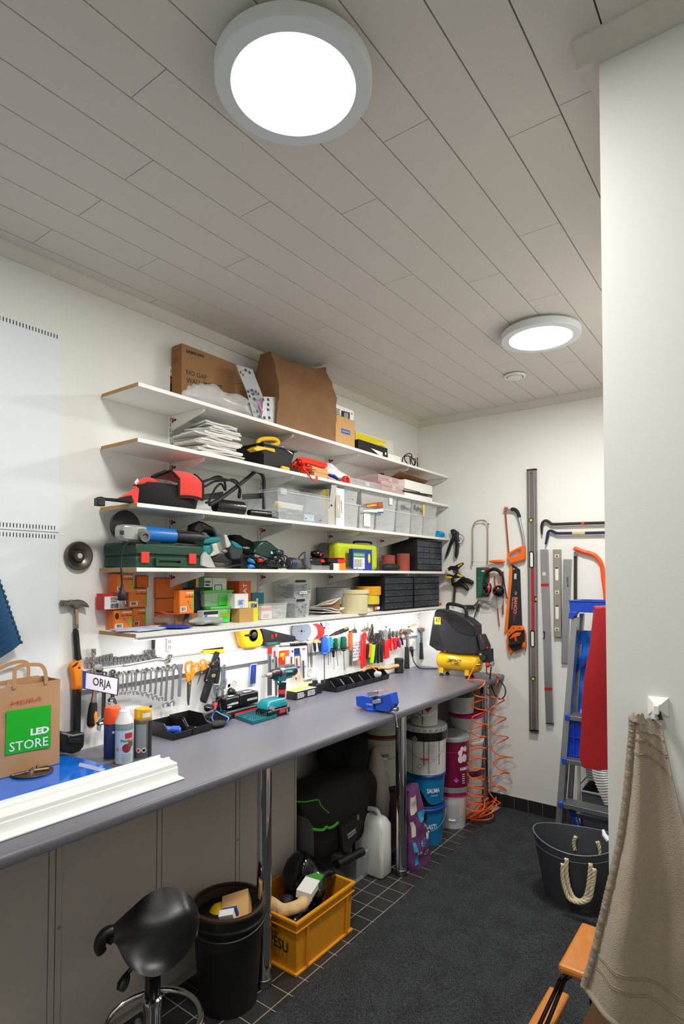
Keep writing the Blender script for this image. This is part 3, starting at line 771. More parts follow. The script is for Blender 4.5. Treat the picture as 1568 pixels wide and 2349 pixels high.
P=[LW('b',x,y,d) for x,y,d in((320,320,.2),(450,280,.2),(600,255,.2),(780,280,.2),(900,340,.21),(960,430,.21),(955,540,.21),(930,540,.2),(945,440,.19),(930,330,.18),(850,275,.17),(700,290,.17),(560,300,.18),(430,370,.19),(330,400,.2),(320,340,.2),(480,270,.15),(600,225,.14),(680,250,.14),(720,330,.15),(725,440,.16),(660,340,.17),(580,400,.17),(545,460,.18),(480,600,.2),(420,640,.2))]
for p in P:p.z=max(p.z,z+.006)
put('loop',Tu(spline(P,6),.0052,8),black_soft,t)
def roll(label,k,xa,ya_,xb,yb_,r,xx,name='bag_roll'):
 a=LW(k,xa,ya_,xx);b=LW(k,xb,yb_,xx+.01);a.z=z+r+.0005;b.z=z+r+.0005
 t=thing(name,label,'bag roll',tuple((a+b)/2),'black rolls on the third shelf');d=b-a
 m=La(a,d,[(0,r*.8),(d.length*.1,r*.97),(d.length,r),(d.length,r*.82)],22);put('film',m,mat('black_film','#0e0e10',.28,var=.2,bump=.5,bscale=60),t)
 P_=[]
 for i in range(60):
  a_=i/60*2*PI*3;rr=r*(.25+.6*i/60);P_.append(b+V((0,.001,0))+V((cos(a_)*rr,0,sin(a_)*rr)))
 put('rolled_end',Tu(P_,r*.07,5),K.black_film,t)
roll('big roll of black plastic bags on the third shelf','b',560,680,985,650,.034,.215)
roll('thin roll of black plastic at the front edge of third shelf','b',1090,780,1425,800,.0165,.252)
P=pts(LW,'b',((1370,845),(1440,850),(1560,870),(1560,905),(1490,895),(1380,880)),.268)
for p in P:p.z=max(p.z,z+.001)
solo('film_scrap','loose black plastic film tail at front edge of third shelf','plastic film',Pz(P,(-.02,0,0)),K.black_film)
# big clear box with fittings
y0,y1,zt,zb=front('D',215,140,582,350,.25);zl_=LW('D',235,128,.24).z
ya_=LW('D',110,230,.2).y
t=thing('storage_box','large clear plastic box full of metal fittings on the third shelf','box',(.14,(y0+y1)/2,z))
zt=(zl_+zt)/2
s,r=open_bin(ya_+.02,y1-.006,.03,.25,z+.0005,zt,.06)
put('shell',s,clear,t,0);put('rim',r,frost,t,0)
put('lid',Bx((.022,ya_+.012,zt+.002),(.258,y1+.002,zt+.011)),clear,t,0,.003)
put('latch',Bx((.2585,ya_+.03,zt-.02),(.2615,ya_+.075,zt+.010)),frost,t,bev=.001)
yw=y1-ya_
put('fittings',rods(150,(.06,ya_+.06,z+.006),(.235,y1-.04,z+.06),.05,.0028,5),steel_d,t,kind='stuff',label='loose steel brackets and screws')
put('white_bracket',Ob((.20,ya_+yw*.35,z+.085),(.012,yw*.5,.03),0,.3,.05),white_lam,t,bev=.002)
put('light_blue_bracket',Ob((.235,ya_+yw*.62,z+.03),(.006,yw*.18,.035)),mat('pale_blue','#a9c3dd',.5),t,bev=.001)
put('yellow_cap',Ba((.225,ya_+yw*.12,z+.075),(.012,.02,.014)),yellow_pl,t)
m=crumple((.11,(ya_+y1)/2,zt+.012+.02),(.06,.10,.02),31,.5,20)
solo('plastic_bag','crumpled clear bag lying on the large clear box','plastic bag',m,clear_film,smooth=22)
# two open cartons
y0,y1,zt,zb=front('e',1195,120,1315,790,.245)
t=thing('open_carton','grey open cardboard carton between large clear box and white carton','box',(.14,(y0+y1)/2,z))
m=Fr([(.02,y0,z+.0005),(.245,y0,z+.0005),(.245,y1,z+.0005),(.02,y1,z+.0005)],[(.022,y0+.002,z+.0005),(.243,y0+.002,z+.0005),(.243,y1-.002,z+.0005),(.022,y1-.002,z+.0005)],(0,0,zt-z-.02))
put('sleeve',m,mat('grey_card','#b9b3a8',.85),t,0)
put('side_print',Bx((.08,y0-.0008,z+.06),(.22,y0,zt-.03)),mat('pale_print','#d8d4cc',.8),t,0)
put('yellow_print',Bx((.205,y0-.0014,z+.09),(.228,y0-.0009,zt-.022)),K.bright_yellow,t,0)
put('open_flap',Ob((.255,(y0+y1)/2,zt-.055),(.0015,(y1-y0)*.8,.12),0,.15,0),K.grey_card,t,0)
put('hang_hole',La(LW('e',1250,465,.2575),(1,0,0),[(0,.006),(.003,.006)],10),ink,t)
y0,y1,zt,zb=front('e',1325,160,1482,815,.25)
t=thing('tall_carton','tall white carton with vertical lettering beside the clear bins','box',(.14,(y0+y1)/2,z))
put('carton',Bx((.02,y0+.008,z+.0005),(.25,y1,zt)),white_lam,t,0,.001)
put('side_flap',Bx((.2505,y0+.0015,z+.05),(.2525,y0+(y1-y0)*.52,zt-.04)),K.grey_card,t,0)
fl=lambda x,y:LW('e',x,y,.2506)
letters('KARCHER',fl(1440,600),fl(1437,375),fl(1425,602),ink,t,.03)
put('hang_slot',Pz(pts(LW,'e',((1366,480),(1378,435),(1390,480),(1378,530)),.2526),(.0006,0,0)),white_ink,t)
# rows of clear bins
bot=[(686,800,250,398),(800,925,268,408),(917,1076,290,424),(1070,1190,305,437),(1185,1281,325,447),(1274,1386,340,458)]
blab=['first clear bin from the left in the bottom row','second clear bin from the left, bottom row, white card inside','third clear bin from the left in the bottom row',
 'clear bin with many grey screws, fourth in the bottom row','fifth clear bin from the left in the bottom row','last clear bin in the bottom row by the blue tube']
tops=[];prev=None;zb2=None
for i,(xl,xr,yt,yb) in enumerate(bot):
 y0,y1,zt,zb=front('D',xl,yt,xr,yb,.25)
 if prev:y0=max(y0,prev+.001)
 prev=y1;zb2=z+.145
 storage_bin(blab[i]+' on the third shelf',y0,y1,.02,.25,z+.0004,zb2,steel_d,[20,26,40,90,40,40][i],seed=i)
 if i==1:sticker((.2445,y0+.05,z+.02),(.2445,y0+.12,z+.02),(.2445,y0+.05,z+.11),paper,COL.objects[-1] if False else bpy.data.objects[[o for o in bpy.data.objects.keys() if o.startswith('storage_bin')][-1]])
topb=[(686,797,100,258),(812,1090,160,300),(1086,1195,185,320),(1190,1286,210,332),(1285,1387,235,350)]
tlab=['clear bin behind the tall white carton, top row','wide clear bin with red packet, top row','clear bin marked 100mm in the top row','clear bin with scribbled marking, top row','last clear bin in the top row near the back wall']
prev=None
for i,(xl,xr,yt,yb) in enumerate(topb):
 y0,y1,zt,zb=front('D',xl,yt,xr,yb,.25)
 if prev:y0=max(y0,prev+.001)
 prev=y1;z0=zb2+.0016;zt=min(z0+.145,SHELF[2]-ST-.085 if i!=1 else 9)
 zt=z0+(.105 if i==1 else.10)
 t=storage_bin(tlab[i]+' on the third shelf',y0,y1,.02,.25,z0,zt,steel_d,[30,20,20,50,16][i],seed=20+i)
 fx=.2455
 if i==2:letters('100mm',(fx,y0+.04,z0+.02),(fx,y1-.03,z0+.015),(fx,y0+.04,z0+.05),ink,t)
 if i==3:letters('Kulma',(fx,y0+.03,z0+.03),(fx,y1-.03,z0+.02),(fx,y0+.03,z0+.07),ink,t)
 if i==1:sticker((fx,y1-.11,z0+.035),(fx,y1-.07,z0+.035),(fx,y1-.11,z0+.08),paper,t)
 if i==1:
  yw0,yw1=LW('D',820,240,.262).y,LW('D',975,240,.262).y
  fl=lambda x,y:LW('D',x,y,.262)
  P=[fl(819,265),fl(978,285),fl(970,200),fl(819,222)]
  q_=thing('sweet_packet','red and yellow sweets packet propped on the wide clear bin','packet',(.255,yw0,z0),None)
  P=[fl(819,262),fl(975,250),fl(970,200),fl(819,222)]
  for p in P:p.z=max(p.z,zb2+.002)
  put('packet',Pz(P,(-.008,0,0)),mat('packet_red','#c21a14',.35),q_,0)
  letters('HARIBO',fl(855,238),fl(925,230),fl(855,222),K.bright_yellow,q_,.03)
  put('picture',Ba(fl(952,222),(.001,.016,.014)),mat('print_green','#3c8c2c',.5),q_)
  Pf=[fl(822,270),fl(975,285),fl(975,252),fl(822,264)]
  put('white_flap',Pz(Pf,(-.003,0,0)),paper,q_,0)
  put('blue_print',Pz([V((.0006,0,0))+fl(x,y) for x,y in((930,281),(976,284),(976,274),(930,274))],(.0006,0,0)),blue_pl,q_)
y0=LW('D',1275,300,.251).y
solo('spirit_strip','thin yellow strip standing between two clear bins in the top row','strip',Bx((.247,y0,zb2+.002),(.2515,y0+.02,zb2+.08)),K.bright_yellow,smooth=0)
a=LW('D',1380,440,.24);b=LW('D',1490,442,.24);a.z=b.z=z+.0265;b.y=min(b.y,YB-.012)
t=thing('sealant_tube','light blue sealant cartridge lying at the right end of third shelf','cartridge',tuple((a+b)/2))
put('body',Cy(a,a+(b-a)*.62,.025,20),mat('sky_blue','#1592c8',.4),t)
put('clear_end',La(a+(b-a)*.62,b-a,[(0,.0255),((b-a).length*.3,.0255),((b-a).length*.36,.02)],20),frost,t)
# ---------------- fourth shelf
z=SHELF[4]
gcase=mat('dark_green_plastic','#123f2a',.5,var=.1,bump=.15,bscale=300)
y0,y1,zt,zb=front('C',62,715,970,928,.245)
yl=LW('C',55,830,.05).y
t=thing('tool_case','dark green plastic tool case with red latches on the fourth shelf','case',(.14,(y0+y1)/2,z))
h=zt-z;y0=SY0+.012
put('lower_shell',Bx((.02,y0,z+.0005),(.245,y1,z+h*.48)),gcase,t,bev=.008)
put('upper_shell',Bx((.018,y0-.002,z+h*.52),(.248,y1+.002,zt)),gcase,t,bev=.008)
put('seam',Bx((.024,y0+.004,z+h*.46),(.243,y1-.004,z+h*.54)),mat('green_black','#0c2318',.6),t)
for x0_,x1_ in((432,503),(852,914)):
 a=LW('C',x0_,830,.25).y;b=LW('C',x1_,830,.25).y
 put('latch',Bx((.2455,a,LW('C',470,885,.25).z),(.254,b,LW('C',470,788,.25).z)),mat('latch_red','#e0362c',.4),t,bev=.002)
a,b=LW('C',555,880,.25).y,LW('C',795,880,.25).y
put('carry_handle',Fr([(.2455,a,z+.006),(.2455,b,z+.006),(.2455,b,z+h*.42),(.2455,a,z+h*.42)],[(.2455,a+.014,z+.02),(.2455,b-.014,z+.02),(.2455,b-.014,z+h*.30),(.2455,a+.014,z+h*.30)],(.012,0,0)),gcase,t,bev=.002)
for x0_ in(370,490,790):
 yy=LW('C',x0_,750,.25).y;put('rib',Bx((.06,yy-.006,zt-.001),(.249,yy+.006,zt+.003)),gcase,t,bev=.001)
# angle grinder on the case
zc=zt+.003
gb=mat('grinder_blue','#1668b4',.35,var=.05)
t=thing('angle_grinder','blue angle grinder with silver head lying on the green tool case','angle grinder',(.17,LW('a',900,1250,.17).y,zc))
dX=.20
hd=LW('a',720,1290,dX);ax=(LW('C',960,690,dX)-hd);ax.z=0;ax.normalize()
zc2=zc+.036;hd.z=zc2
Lb=(LW('C',715,660,dX)-hd).length;Le=(LW('C',962,690,dX)-hd).length
put('motor_body',La(hd+ax*.03,ax,[(0,.034),(.02,.036),(Lb*.5,.034),(Lb-.03,.032)],20),gb,t)
put('rear_grip',La(hd+ax*Lb,ax,[(0,.032),(.01,.027),((Le-Lb)*.8,.029),(Le-Lb,.024)],18),black_pl,t)
put('gear_head',Lo([[hd+V((a_,b_,c_)) for a_,b_,c_ in((-.028*s_,o_,-.03*s_),(.03*s_,o_,-.03*s_),(.03*s_,o_,.03*s_),(-.028*s_,o_,.03*s_))] for o_,s_ in((-.085,.7),(-.07,1.1),(-.02,1.15),(.035,1.05))]),mat('cast_silver','#a9aaa6',.4,.6),t,bev=.01)
put('side_handle_boss',La(hd+V((.02,.008,-.01)),(1,-.1,-.1),[(0,.033),(.014,.033),(.016,.022),(.038,.021),(.038,.014),(.03,.013)],20),mat('boss_grey','#6f706e',.5),t)
gd=LW('a',550,1210,.15)
put('guard',La((.13,gd.y,zc+.068),(1,0,.05),[(0,.064),(.018,.066),(.02,.05),(.022,.02)],34),mat('guard_dark','#1d1b19',.6),t)
put('lock_button',Ob(LW('a',465,1265,dX+.034),(.004,.018,.016)),black_pl,t,bev=.002)
P=pts(LW,'C',((960,670),(900,625),(760,610),(600,600),(440,595),(420,585)),.22)
put('lead',Tu(spline(P,6),.0034,7),black_soft,t)
P=[LW('C',600,712,.22),LW('C',420,700,.245)]+pts(LW,'C',((330,700),(285,740),(268,800),(260,860)),.262)+[LW('C',258,930,.275)]+pts(LW,'E',((353,60),(357,150),(362,215)),.285)
P[0].z=zc+.004
put('lead',Tu(spline(P,6),.0036,7),black_soft,t)
put('plug',La(LW('E',362,205,.286),(0,.0,-1),[(0,.006),(.02,.009),(.034,.016),(.055,.018),(.06,.015)],14),black_pl,t)
for s in(-.009,.009):put('pin',Cy(LW('E',372,345,.286)+V((0,s,.003)),LW('E',372,385,.286)+V((0,s,0)),.0026,8),steel,t)
# circular saw
tealc=teal
t=thing('circular_saw','teal and black circular saw with bare metal guard beside the green case','circular saw',(.15,LW('c',600,700,.15).y,z))
fc=lambda x,y,d:LW('c',x,y,d)
yy0,yy1=fc(510,960,.2).y,fc(1040,900,.2).y
put('base_plate',Pz([V((.255,fc(540,1000,.255).y,z+.002)),V((.255,fc(700,1000,.255).y,z+.002)),V((.16,fc(1050,880,.16).y,z+.022)),V((.07,fc(850,900,.07).y,z+.022))],(0,0,.004)),steel_d,t,0)
cc=fc(640,640,.15)
put('blade_guard',La((.10,cc.y+.005,z+.088),(1,.25,0),[(0,.06),(.012,.078),(.03,.078),(.036,.06),(.037,.02)],30),K.cast_silver,t)
P=[fc(x,y,.2) for x,y in((700,380),(745,385),(830,570),(790,625),(735,635))]
put('guard_window',Pz(P,(-.02,0,0)),mat('cast_light','#c4c2b6',.45,.3),t,bev=.003)
P=[fc(x,y,.2) for x,y in((470,560),(560,535),(600,680),(640,700),(620,740),(480,800),(420,790),(500,700))]
put('gear_housing',Pz(P,(-.07,0,0)),K.cast_light,t,bev=.005)
P=[fc(x,y,.195) for x,y in((310,480),(470,425),(615,420),(655,500),(560,540),(420,560),(300,560))]
put('motor_cover',Pz(P,(-.08,0,0)),tealc,t,bev=.008)
P=[fc(x,y,.19) for x,y in((285,580),(470,570),(500,700),(420,780),(290,740))]
put('motor_body',Pz(P,(-.10,0,0)),tealc,t,bev=.01)
P=[fc(x,y,.17) for x,y in((100,330),(110,220),(160,140),(230,110),(330,140),(470,220),(560,310),(600,420),(520,420),(470,350),(400,330),(330,320),(300,350),(240,390))]
put('handle',Pz(P,(-.05,0,0)),black_pl,t,bev=.014)
put('handle_band',Pz([fc(x,y,.1735) for x,y in((265,190),(330,160),(325,260),(290,260))],(-.056,0,0)),mat('dark_red','#7d1f19',.5),t,bev=.004)
P=[fc(x,y,.175) for x,y in((455,235),(500,235),(605,410),(560,420))]
put('handle_side',Pz(P,(-.055,0,0)),mat('soft_grey','#5d6a70',.5),t,bev=.004)
put('depth_lever',Pz([fc(x,y,.21) for x,y in((640,690),(740,660),(765,715),(710,730))],(-.01,0,0)),steel_d,t,bev=.002)
put('lower_guard',Pz([fc(x,y,.2) for x,y in((450,830),(660,740),(830,890),(700,915),(500,900))],(-.03,0,0)),black_pl,t,bev=.004)
P=[fc(x,y,.16) for x,y in((830,480),(960,540),(1055,620),(1060,720),(1000,850),(840,870),(790,720),(830,600))]
put('battery_housing',Pz(P,(-.09,0,0)),mat('dark_slate','#2d3437',.45),t,bev=.008)
put('battery_top',Pz([fc(x,y,.165) for x,y in((840,490),(960,545),(1055,620),(1050,660),(920,640),(840,560))],(-.095,0,0)),tealc,t,bev=.006)
# clear bag scrap
P=[fc(x,y,.262) for x,y in((275,960),(280,790),(335,705),(430,790),(530,1000),(420,1005))]
for p in P:p.z=max(p.z,z+.001)
solo('plastic_sleeve','stiff clear plastic sleeve in front of the circular saw','plastic bag',Pz(P,(-.012,0,0)),clear_film,smooth=0)
# dust bag of a second machine
P=[fc(x,y,.12) for x,y in((860,420),(930,380),(1030,390),(1090,440),(1230,490),(1305,555),(1280,650),(1220,725),(1080,710),(1050,610),(960,560))]
t=thing('dust_bag','black mesh dust bag of a power tool behind the circular saw','dust bag',(.1,P[4].y,z))
put('bag',Pz(P,(-.07,0,0)),mat('black_mesh','#191716',.9,bump=.8,bscale=260),t,bev=.02)
letters('makita',fc(1050,640,.1215),fc(1190,655,.1215),fc(1052,600,.1215),white_ink,t,.01)
put('sander_body',Bx((.03,fc(1010,800,.1).y,z+.0006),(.10,fc(1300,800,.1).y,fc(1150,715,.1).z)),K.dark_slate,t,bev=.008)
# dark green planer
fd=lambda x,y,d:LW('d',x,y,d)
P=[fd(x,y,.17) for x,y in((80,340),(110,260),(160,180),(210,143),(300,135),(360,170),(440,240),(500,290),(500,350),(420,380),(400,440),(200,400))]
t=thing('jigsaw','dark green jigsaw with rounded handle lying in a tangle of leads','jigsaw',(.14,P[4].y,z))
put('body',Pz(P,(-.075,0,0)),mat('bottle_green','#10322c',.3,var=.1),t,bev=.02)
put('rating_plate',Pz([fd(x,y,.1712) for x,y in((350,300),(400,330),(385,355),(345,340))],(.0006,0,0)),paper,t)
put('nose',Ob(fd(450,330,.175),(.05,.06,.035)),K.bottle_green,t,bev=.012)
put('foot',Pz([fd(x,y,.18) for x,y in((100,350),(480,480),(560,540),(540,560),(90,390))],(-.08,0,0)),steel_d,t,bev=.002)
put('lower_housing',Bx((.06,fd(60,450,.12).y,z+.001),(.15,fd(420,450,.12).y,fd(200,400,.15).z)),black_pl,t,bev=.01)
t=thing('test_lead','tangled black leads with blue and red clips below the jigsaw','cable',(.22,fd(200,480,.22).y,z))
g=random.Random(9);P=[]
for i in range(46):P.append(V((g.uniform(.19,.262),fd(20+i*13,500,.22).y+g.uniform(-.03,.03),z+g.uniform(.006,.065))))
put('lead',Tu(spline(P,4),.0038,6),black_soft,t)
for(x0_,y0_,x1_,y1_,mt_) in((5,440,95,490,mat('clip_blue','#1d8fe0',.4)),(5,545,90,555,K.clip_blue),(150,450,225,455,red_pl)):
 a,b=fd(x0_,y0_,.268),fd(x1_,y1_,.268);a.z=max(a.z,z+.01);b.z=max(b.z,z+.01)
 put('clip',Tu([a,(a+b)/2+V((0,0,.003)),b],[.010,.009,.004],8),mt_,t)
put('hook',Tu(spline([fd(x,y,.27) for x,y in((520,560),(590,545),(612,490),(600,400),(560,370),(500,380))],5),.0035,7),black_soft,t)
a,b=fd(615,470,.2),fd(890,505,.22);a.z=z+.033;b.z=z+.028
t=thing('dust_nozzle','grey and blue cylindrical dust cup lying beside the jigsaw','nozzle',tuple((a+b)/2));d_=b-a
put('cup',La(a,d_,[(0,.024),(.01,.033),(d_.length*.35,.032),(d_.length,.026),(d_.length,.02)],20),mat('smoke_grey','#55524f',.35,var=.2),t)
put('blue_band',La(a,d_,[(.006,.0335),(d_.length*.3,.0335)],20),mat('navy_plastic','#1f3050',.4),t)
# delta sander
t=thing('delta_sander','black palm sander with red details standing on a clear box','sander',(.2,fd(1080,420,.2).y,z))
zb3=z+.026
put('handle',Ba(fd(1070,345,.2),(.034,.052,.022),18,10),black_gl,t)
P=[fd(x,y,.23) for x,y in((950,420),(1080,390),(1190,410),(1215,470),(1190,500),(960,505))]
for p in P:p.z=max(p.z,zb3+.001)
put('body',Pz(P,(-.07,0,0)),black_gl,t,bev=.012)
put('neck',Ob(fd(1110,390,.2),(.04,.04,.03)),black_pl,t,bev=.01)
put('red_vents',Pz([fd(x,y,.2315) for x,y in((1115,440),(1170,430),(1195,470),(1140,480))],(.001,0,0)),red_pl,t)
put('red_switch',Ob(fd(1125,360,.236),(.006,.012,.014)),red_pl,t,bev=.002)
put('lead',Tu(spline([fd(x,y,.16) for x,y in((960,380),(880,320),(820,360),(780,420),(830,440))],5),.0034,7),black_soft,t)
P=[fd(x,y,.262) for x,y in((905,320),(975,310),(965,450),(995,570),(935,575),(890,500))]
for p in P:p.z=max(p.z,z+.0008)
solo('hose_offcut','grey translucent bent plastic strap in front of the palm sander','strap',Pz(P,(-.02,0,0)),mat('smoke_clear','#6a7073',.3,alpha=.75),bev=.006)
y0,y1=fd(985,540,.25).y,fd(1272,540,.25).y
t=thing('small_parts_box','low clear box under the black palm sander','box',(.2,(y0+y1)/2,z))
put('shell',Bx((.12,y0,z+.0005),(.25,y1,z+.017)),frost,t,0,.002);put('lid',Bx((.118,y0-.001,z+.0175),(.252,y1+.001,z+.0245)),frost,t,0,.002)
put('contents',rods(30,(.13,y0+.01,z+.003),(.245,y1-.01,z+.014),.02,.002,3),steel_d,t,kind='stuff')
# tape measures / laser
y0,y1=fd(1275,540,.255).y,fd(1520,540,.255).y;w_=y1-y0
t=thing('tape_measure','orange, white and black tape measure at the front of the fourth shelf','tape measure',(.23,(y0+y1)/2,z))
zt=fd(1400,495,.255).z
put('black_side',Bx((.19,y0,z+.0005),(.255,y0+w_*.21,zt)),black_pl,t,bev=.004)
put('white_middle',Bx((.188,y0+w_*.215,z+.0005),(.257,y0+w_*.58,zt+.001)),white_lam,t,bev=.006)
put('orange_side',Bx((.19,y0+w_*.585,z+.0005),(.255,y1,zt+.002)),orange_pl,t,bev=.004)
y0b,y1b=fd(1200,450,.23).y,fd(1480,450,.23).y;zt2=fd(1340,405,.23).z
t=thing('belt_pouch','red and black zipped pouch on top of the orange tape measure','pouch',(.2,(y0b+y1b)/2,zt+.002))
put('body',Bx((.13,y0b+.01,zt+.0035),(.245,y1b-.004,zt2-.003)),blk_cl,t,bev=.006)
put('red_trim',Fr([(.128,y0b+.008,zt2-.003),(.248,y0b+.008,zt2-.003),(.248,y1b,zt2-.003),(.128,y1b,zt2-.003)],[(.14,y0b+.02,zt2-.003),(.236,y0b+.02,zt2-.003),(.236,y1b-.012,zt2-.003),(.14,y1b-.012,zt2-.003)],(0,0,.004)),red_pl,t)
put('red_front',Bx((.2455,y0b+(y1b-y0b)*.55,zt+.005),(.2475,y1b-.003,zt2-.008)),red_pl,t)
# lime bag
lime=mat('lime_fabric','#b6c415',.8,var=.06,bump=.3,bscale=300)
y0,y1,zt,zb=front('D',636,512,940,708,.20)
t=thing('tool_bag','lime green and grey zipped tool bag standing on the fourth shelf','tool bag',(.12,(y0+y1)/2,z))
put('lime_half',Bx((.118,y0,z+.001),(.20,y1,zt)),lime,t,bev=.028)
put('grey_half',Bx((.03,y0+.01,z+.001),(.116,y1+.01,zt+.001)),mat('grey_fabric','#6d6b67',.9,bump=.3,bscale=300),t,bev=.02)
put('carry_handle',Tu(spline([LW('D',755,512,.14),LW('D',760,500,.14),LW('D',820,500,.14),LW('D',880,505,.14),LW('D',885,516,.14)],4),.007,8),black_soft,t)
put('badge',Pz(pts(LW,'D',((725,590),(748,592),(748,628),(725,628)),.2012),(.001,0,0)),ink,t)
letters('R',LW('D',729,622,.2024),LW('D',744,622,.2024),LW('D',729,598,.2024),white_ink,t,.03)
y0,y1,zt,zb=front('D',748,555,838,708,.255)
xk=.255;yk1=LW('D',872,640,.235).y
t=carton('light_bulb_box','upright blue white and green cardboard pack in front of the lime bag','box',y0,yk1,.225,xk,z+.0005,zt,mat('pack_blue','#1f3f9a',.5))
put('white_face',Bx((xk+.0003,y0+.006,z+.01),(xk+.0012,y1-.004,zt-.05)),paper,t,0)
put('green_face',Bx((xk+.0003,y0+.004,zt-.048),(xk+.0012,y1-.004,zt-.02)),K.print_green,t,0)
put('yellow_disc',Ba((xk+.001,(y1+yk1)/2+.006,z+.075),(.0008,.014,.03)),K.bright_yellow,t)
lines((xk+.0014,y0+.012,z+.02),(xk+.0014,y1-.01,z+.02),(xk+.0014,y0+.012,zt-.06),10,K.dark_grey_print,t,dens=.35)
letters('RAKENNUS',(xk+.0014,y0+.008,zt-.042),(xk+.0014,y1-.008,zt-.042),(xk+.0014,y0+.008,zt-.028),white_ink,t)
y0,y1,zt,zb=front('D',695,675,745,706,.262)
t=thing('bit_case','small clear bit case lying in front of the lime tool bag','case',(.25,y0,z))
put('shell',Bx((.225,y0,z+.0005),(.2645,LW('D',820,700,.262).y,z+.010)),clear,t,0)
put('bits',rods(26,(.23,y0+.01,z+.004),(.26,LW('D',815,700,.262).y,z+.02),.022,.003,8,.1),steel_d,t,kind='stuff')
# sandpaper rolls, sunglasses pouch
sandp=mat('red_sandpaper','#93463a',.9,var=.1,bump=.5,bscale=700)
for(xl,xr,yt,yb,d_,lab) in((1005,1098,600,690,.16,'smaller roll of red sandpaper standing on fourth shelf'),(1098,1224,588,714,.23,'larger roll of red sandpaper beside the drawer cabinet')):
 y0,y1,zt,zb=front('D',xl,yt,xr,yb,d_);r=(y1-y0)/2
 t=thing('sandpaper_roll',lab,'sandpaper',(d_-r,(y0+y1)/2,z),'rolls of sandpaper')
 r=min(r,.045)
 put('roll',La((max(d_-r,.06),(y0+y1)/2,z+.0005),(0,0,1),[(0,r*.45),(0,r),(zt-z,r),(zt-z,r*.45),(0,r*.45)],28),sandp,t)
 put('loose_end',Bx((max(d_-r,.06)+r-.002,(y0+y1)/2+.008,z+.001),(max(d_-r,.06)+r+.0012,(y0+y1)/2+.018,zt)),sandp,t,0)
c=LW('D',1040,685,.235)
solo('tool_wallet','limp black tool wallet lying in front of the small sandpaper roll','wallet',crumple((.225,c.y,z+.02),(.04,.075,.028),5,.4,15),black_soft,smooth=40)
# drawer cabinets
dclear=mat('drawer_clear','#4c555e',.15,var=.1,alpha=.5)
def drawer_cabinet(label,k,xside,xl,xr,yt,yb,xf,x0,zz,cols,rows):
 y0,y1,zt,zb=front(k,xl,yt,xr,yb,xf)
 t=thing('drawer_cabinet',label,'drawer cabinet',((x0+xf)/2,(y0+y1)/2,zz),'black small parts cabinets')
 put('casing',Bx((x0,y0-.004,zz+.0005),(xf-.012,y1+.004,zt)),black_pl,t,0,.002)
 put('face_frame',Fr([(xf-.012,y0-.004,zz+.0005),(xf-.012,y1+.004,zz+.0005),(xf-.012,y1+.004,zt),(xf-.012,y0-.004,zt)],[(xf-.012,y0+.002,zz+.008),(xf-.012,y1-.002,zz+.008),(xf-.012,y1-.002,zt-.006),(xf-.012,y0+.002,zt-.006)],(.012,0,0)),black_pl,t,0)
 ya_,yb_,za,zb_=y0+.003,y1-.003,zz+.010,zt-.008
 dw,dh=(yb_-ya_)/cols,(zb_-za)/rows;m0=None
 g=random.Random(int(xl))
 for r in range(rows):
  for c_ in range(cols):
   o=V((xf-.01,ya_+c_*dw,za+r*dh))
   if m0 is None:
    m=Fr([o+V((.011,.001,.003)),o+V((.011,dw-.001,.003)),o+V((.011,dw-.001,dh-.004)),o+V((.011,.001,dh-.004))],
 [o+V((.011,.003,.006)),o+V((.011,dw-.003,.006)),o+V((.011,dw-.003,dh-.008)),o+V((.011,.003,dh-.008))],(.002,0,0))
    m.box(o+V((-.0,.001,.003)),o+V((.0105,dw-.001,dh-.004)))
    m.box(o+V((.0135,dw*.25,dh*.62)),o+V((.019,dw*.75,dh*.68)))
    m0=put('drawer',m,dclear,t,0);o0=o
    h0=put('content',Ob(o+V((.005,dw/2,dh*.3)),(.006,dw*.55,dh*.3),.3,0,0),K.mixed_parts,m0,smooth=0)
   else:
    e=m0.copy();COL.objects.link(e);e.location=o-o0
    if g.random()<.5:
     f=h0.copy();COL.objects.link(f);f.parent=e
 return t
drawer_cabinet('black drawer cabinet with clear drawers on the fourth shelf beside sandpaper','D',1092,1230,1412,490,712,.262,.06,z,4,5)
z5=SHELF[5]
drawer_cabinet('left black drawer cabinet with clear drawers on the lowest shelf','F',970,1117,1326,72,318,.262,.06,z5,6,5)
drawer_cabinet('right black drawer cabinet with clear drawers on the lowest shelf','F',1330,1338,1520,72,305,.262,.06,z5,5,5)
# ---------------- lowest shelf
z=SHELF[5]
org=mat('screw_box_orange','#e0701c',.6,var=.05)
org_f=mat('screw_box_front','#f08020',.55,var=.04)
dark_edge=mat('box_dark_edge','#3a2a1c',.7)
green_edge=mat('box_green_edge','#7fb32c',.5)
GRP5='orange screw boxes on the lowest shelf'
def at5(k,xl,yb,zz):
 p=HZ(k,xl,yb,zz);return p
def box5(name,label,cat,k,xl,xr,yb,yt,zz,mt,xback=None,xf=None,dep=.12,group=None,bev=.001):
 p=HZ(k,xl,yb,zz) if xf is None else LW(k,xl,yb,xf)
 xf=min(p.x,SX-.002) if xf is None else xf
 y0=LW(k,xl,yb,xf).y;y1=LW(k,xr,(yb+yt)/2,xf).y;zt=LW(k,(xl+xr)/2,yt,xf).z
 x0=max(.016,cut(k,xback,yb,1,y0).x) if xback is not None else max(.016,xf-dep)
 t=thing(name,label,cat,((x0+xf)/2,(y0+y1)/2,zz),group)
 put('carton',Bx((x0,y0,zz+.0006),(xf,y1,zt)),mt,t,0,bev)
 return t,(x0,xf,y0,y1,zz,zt)
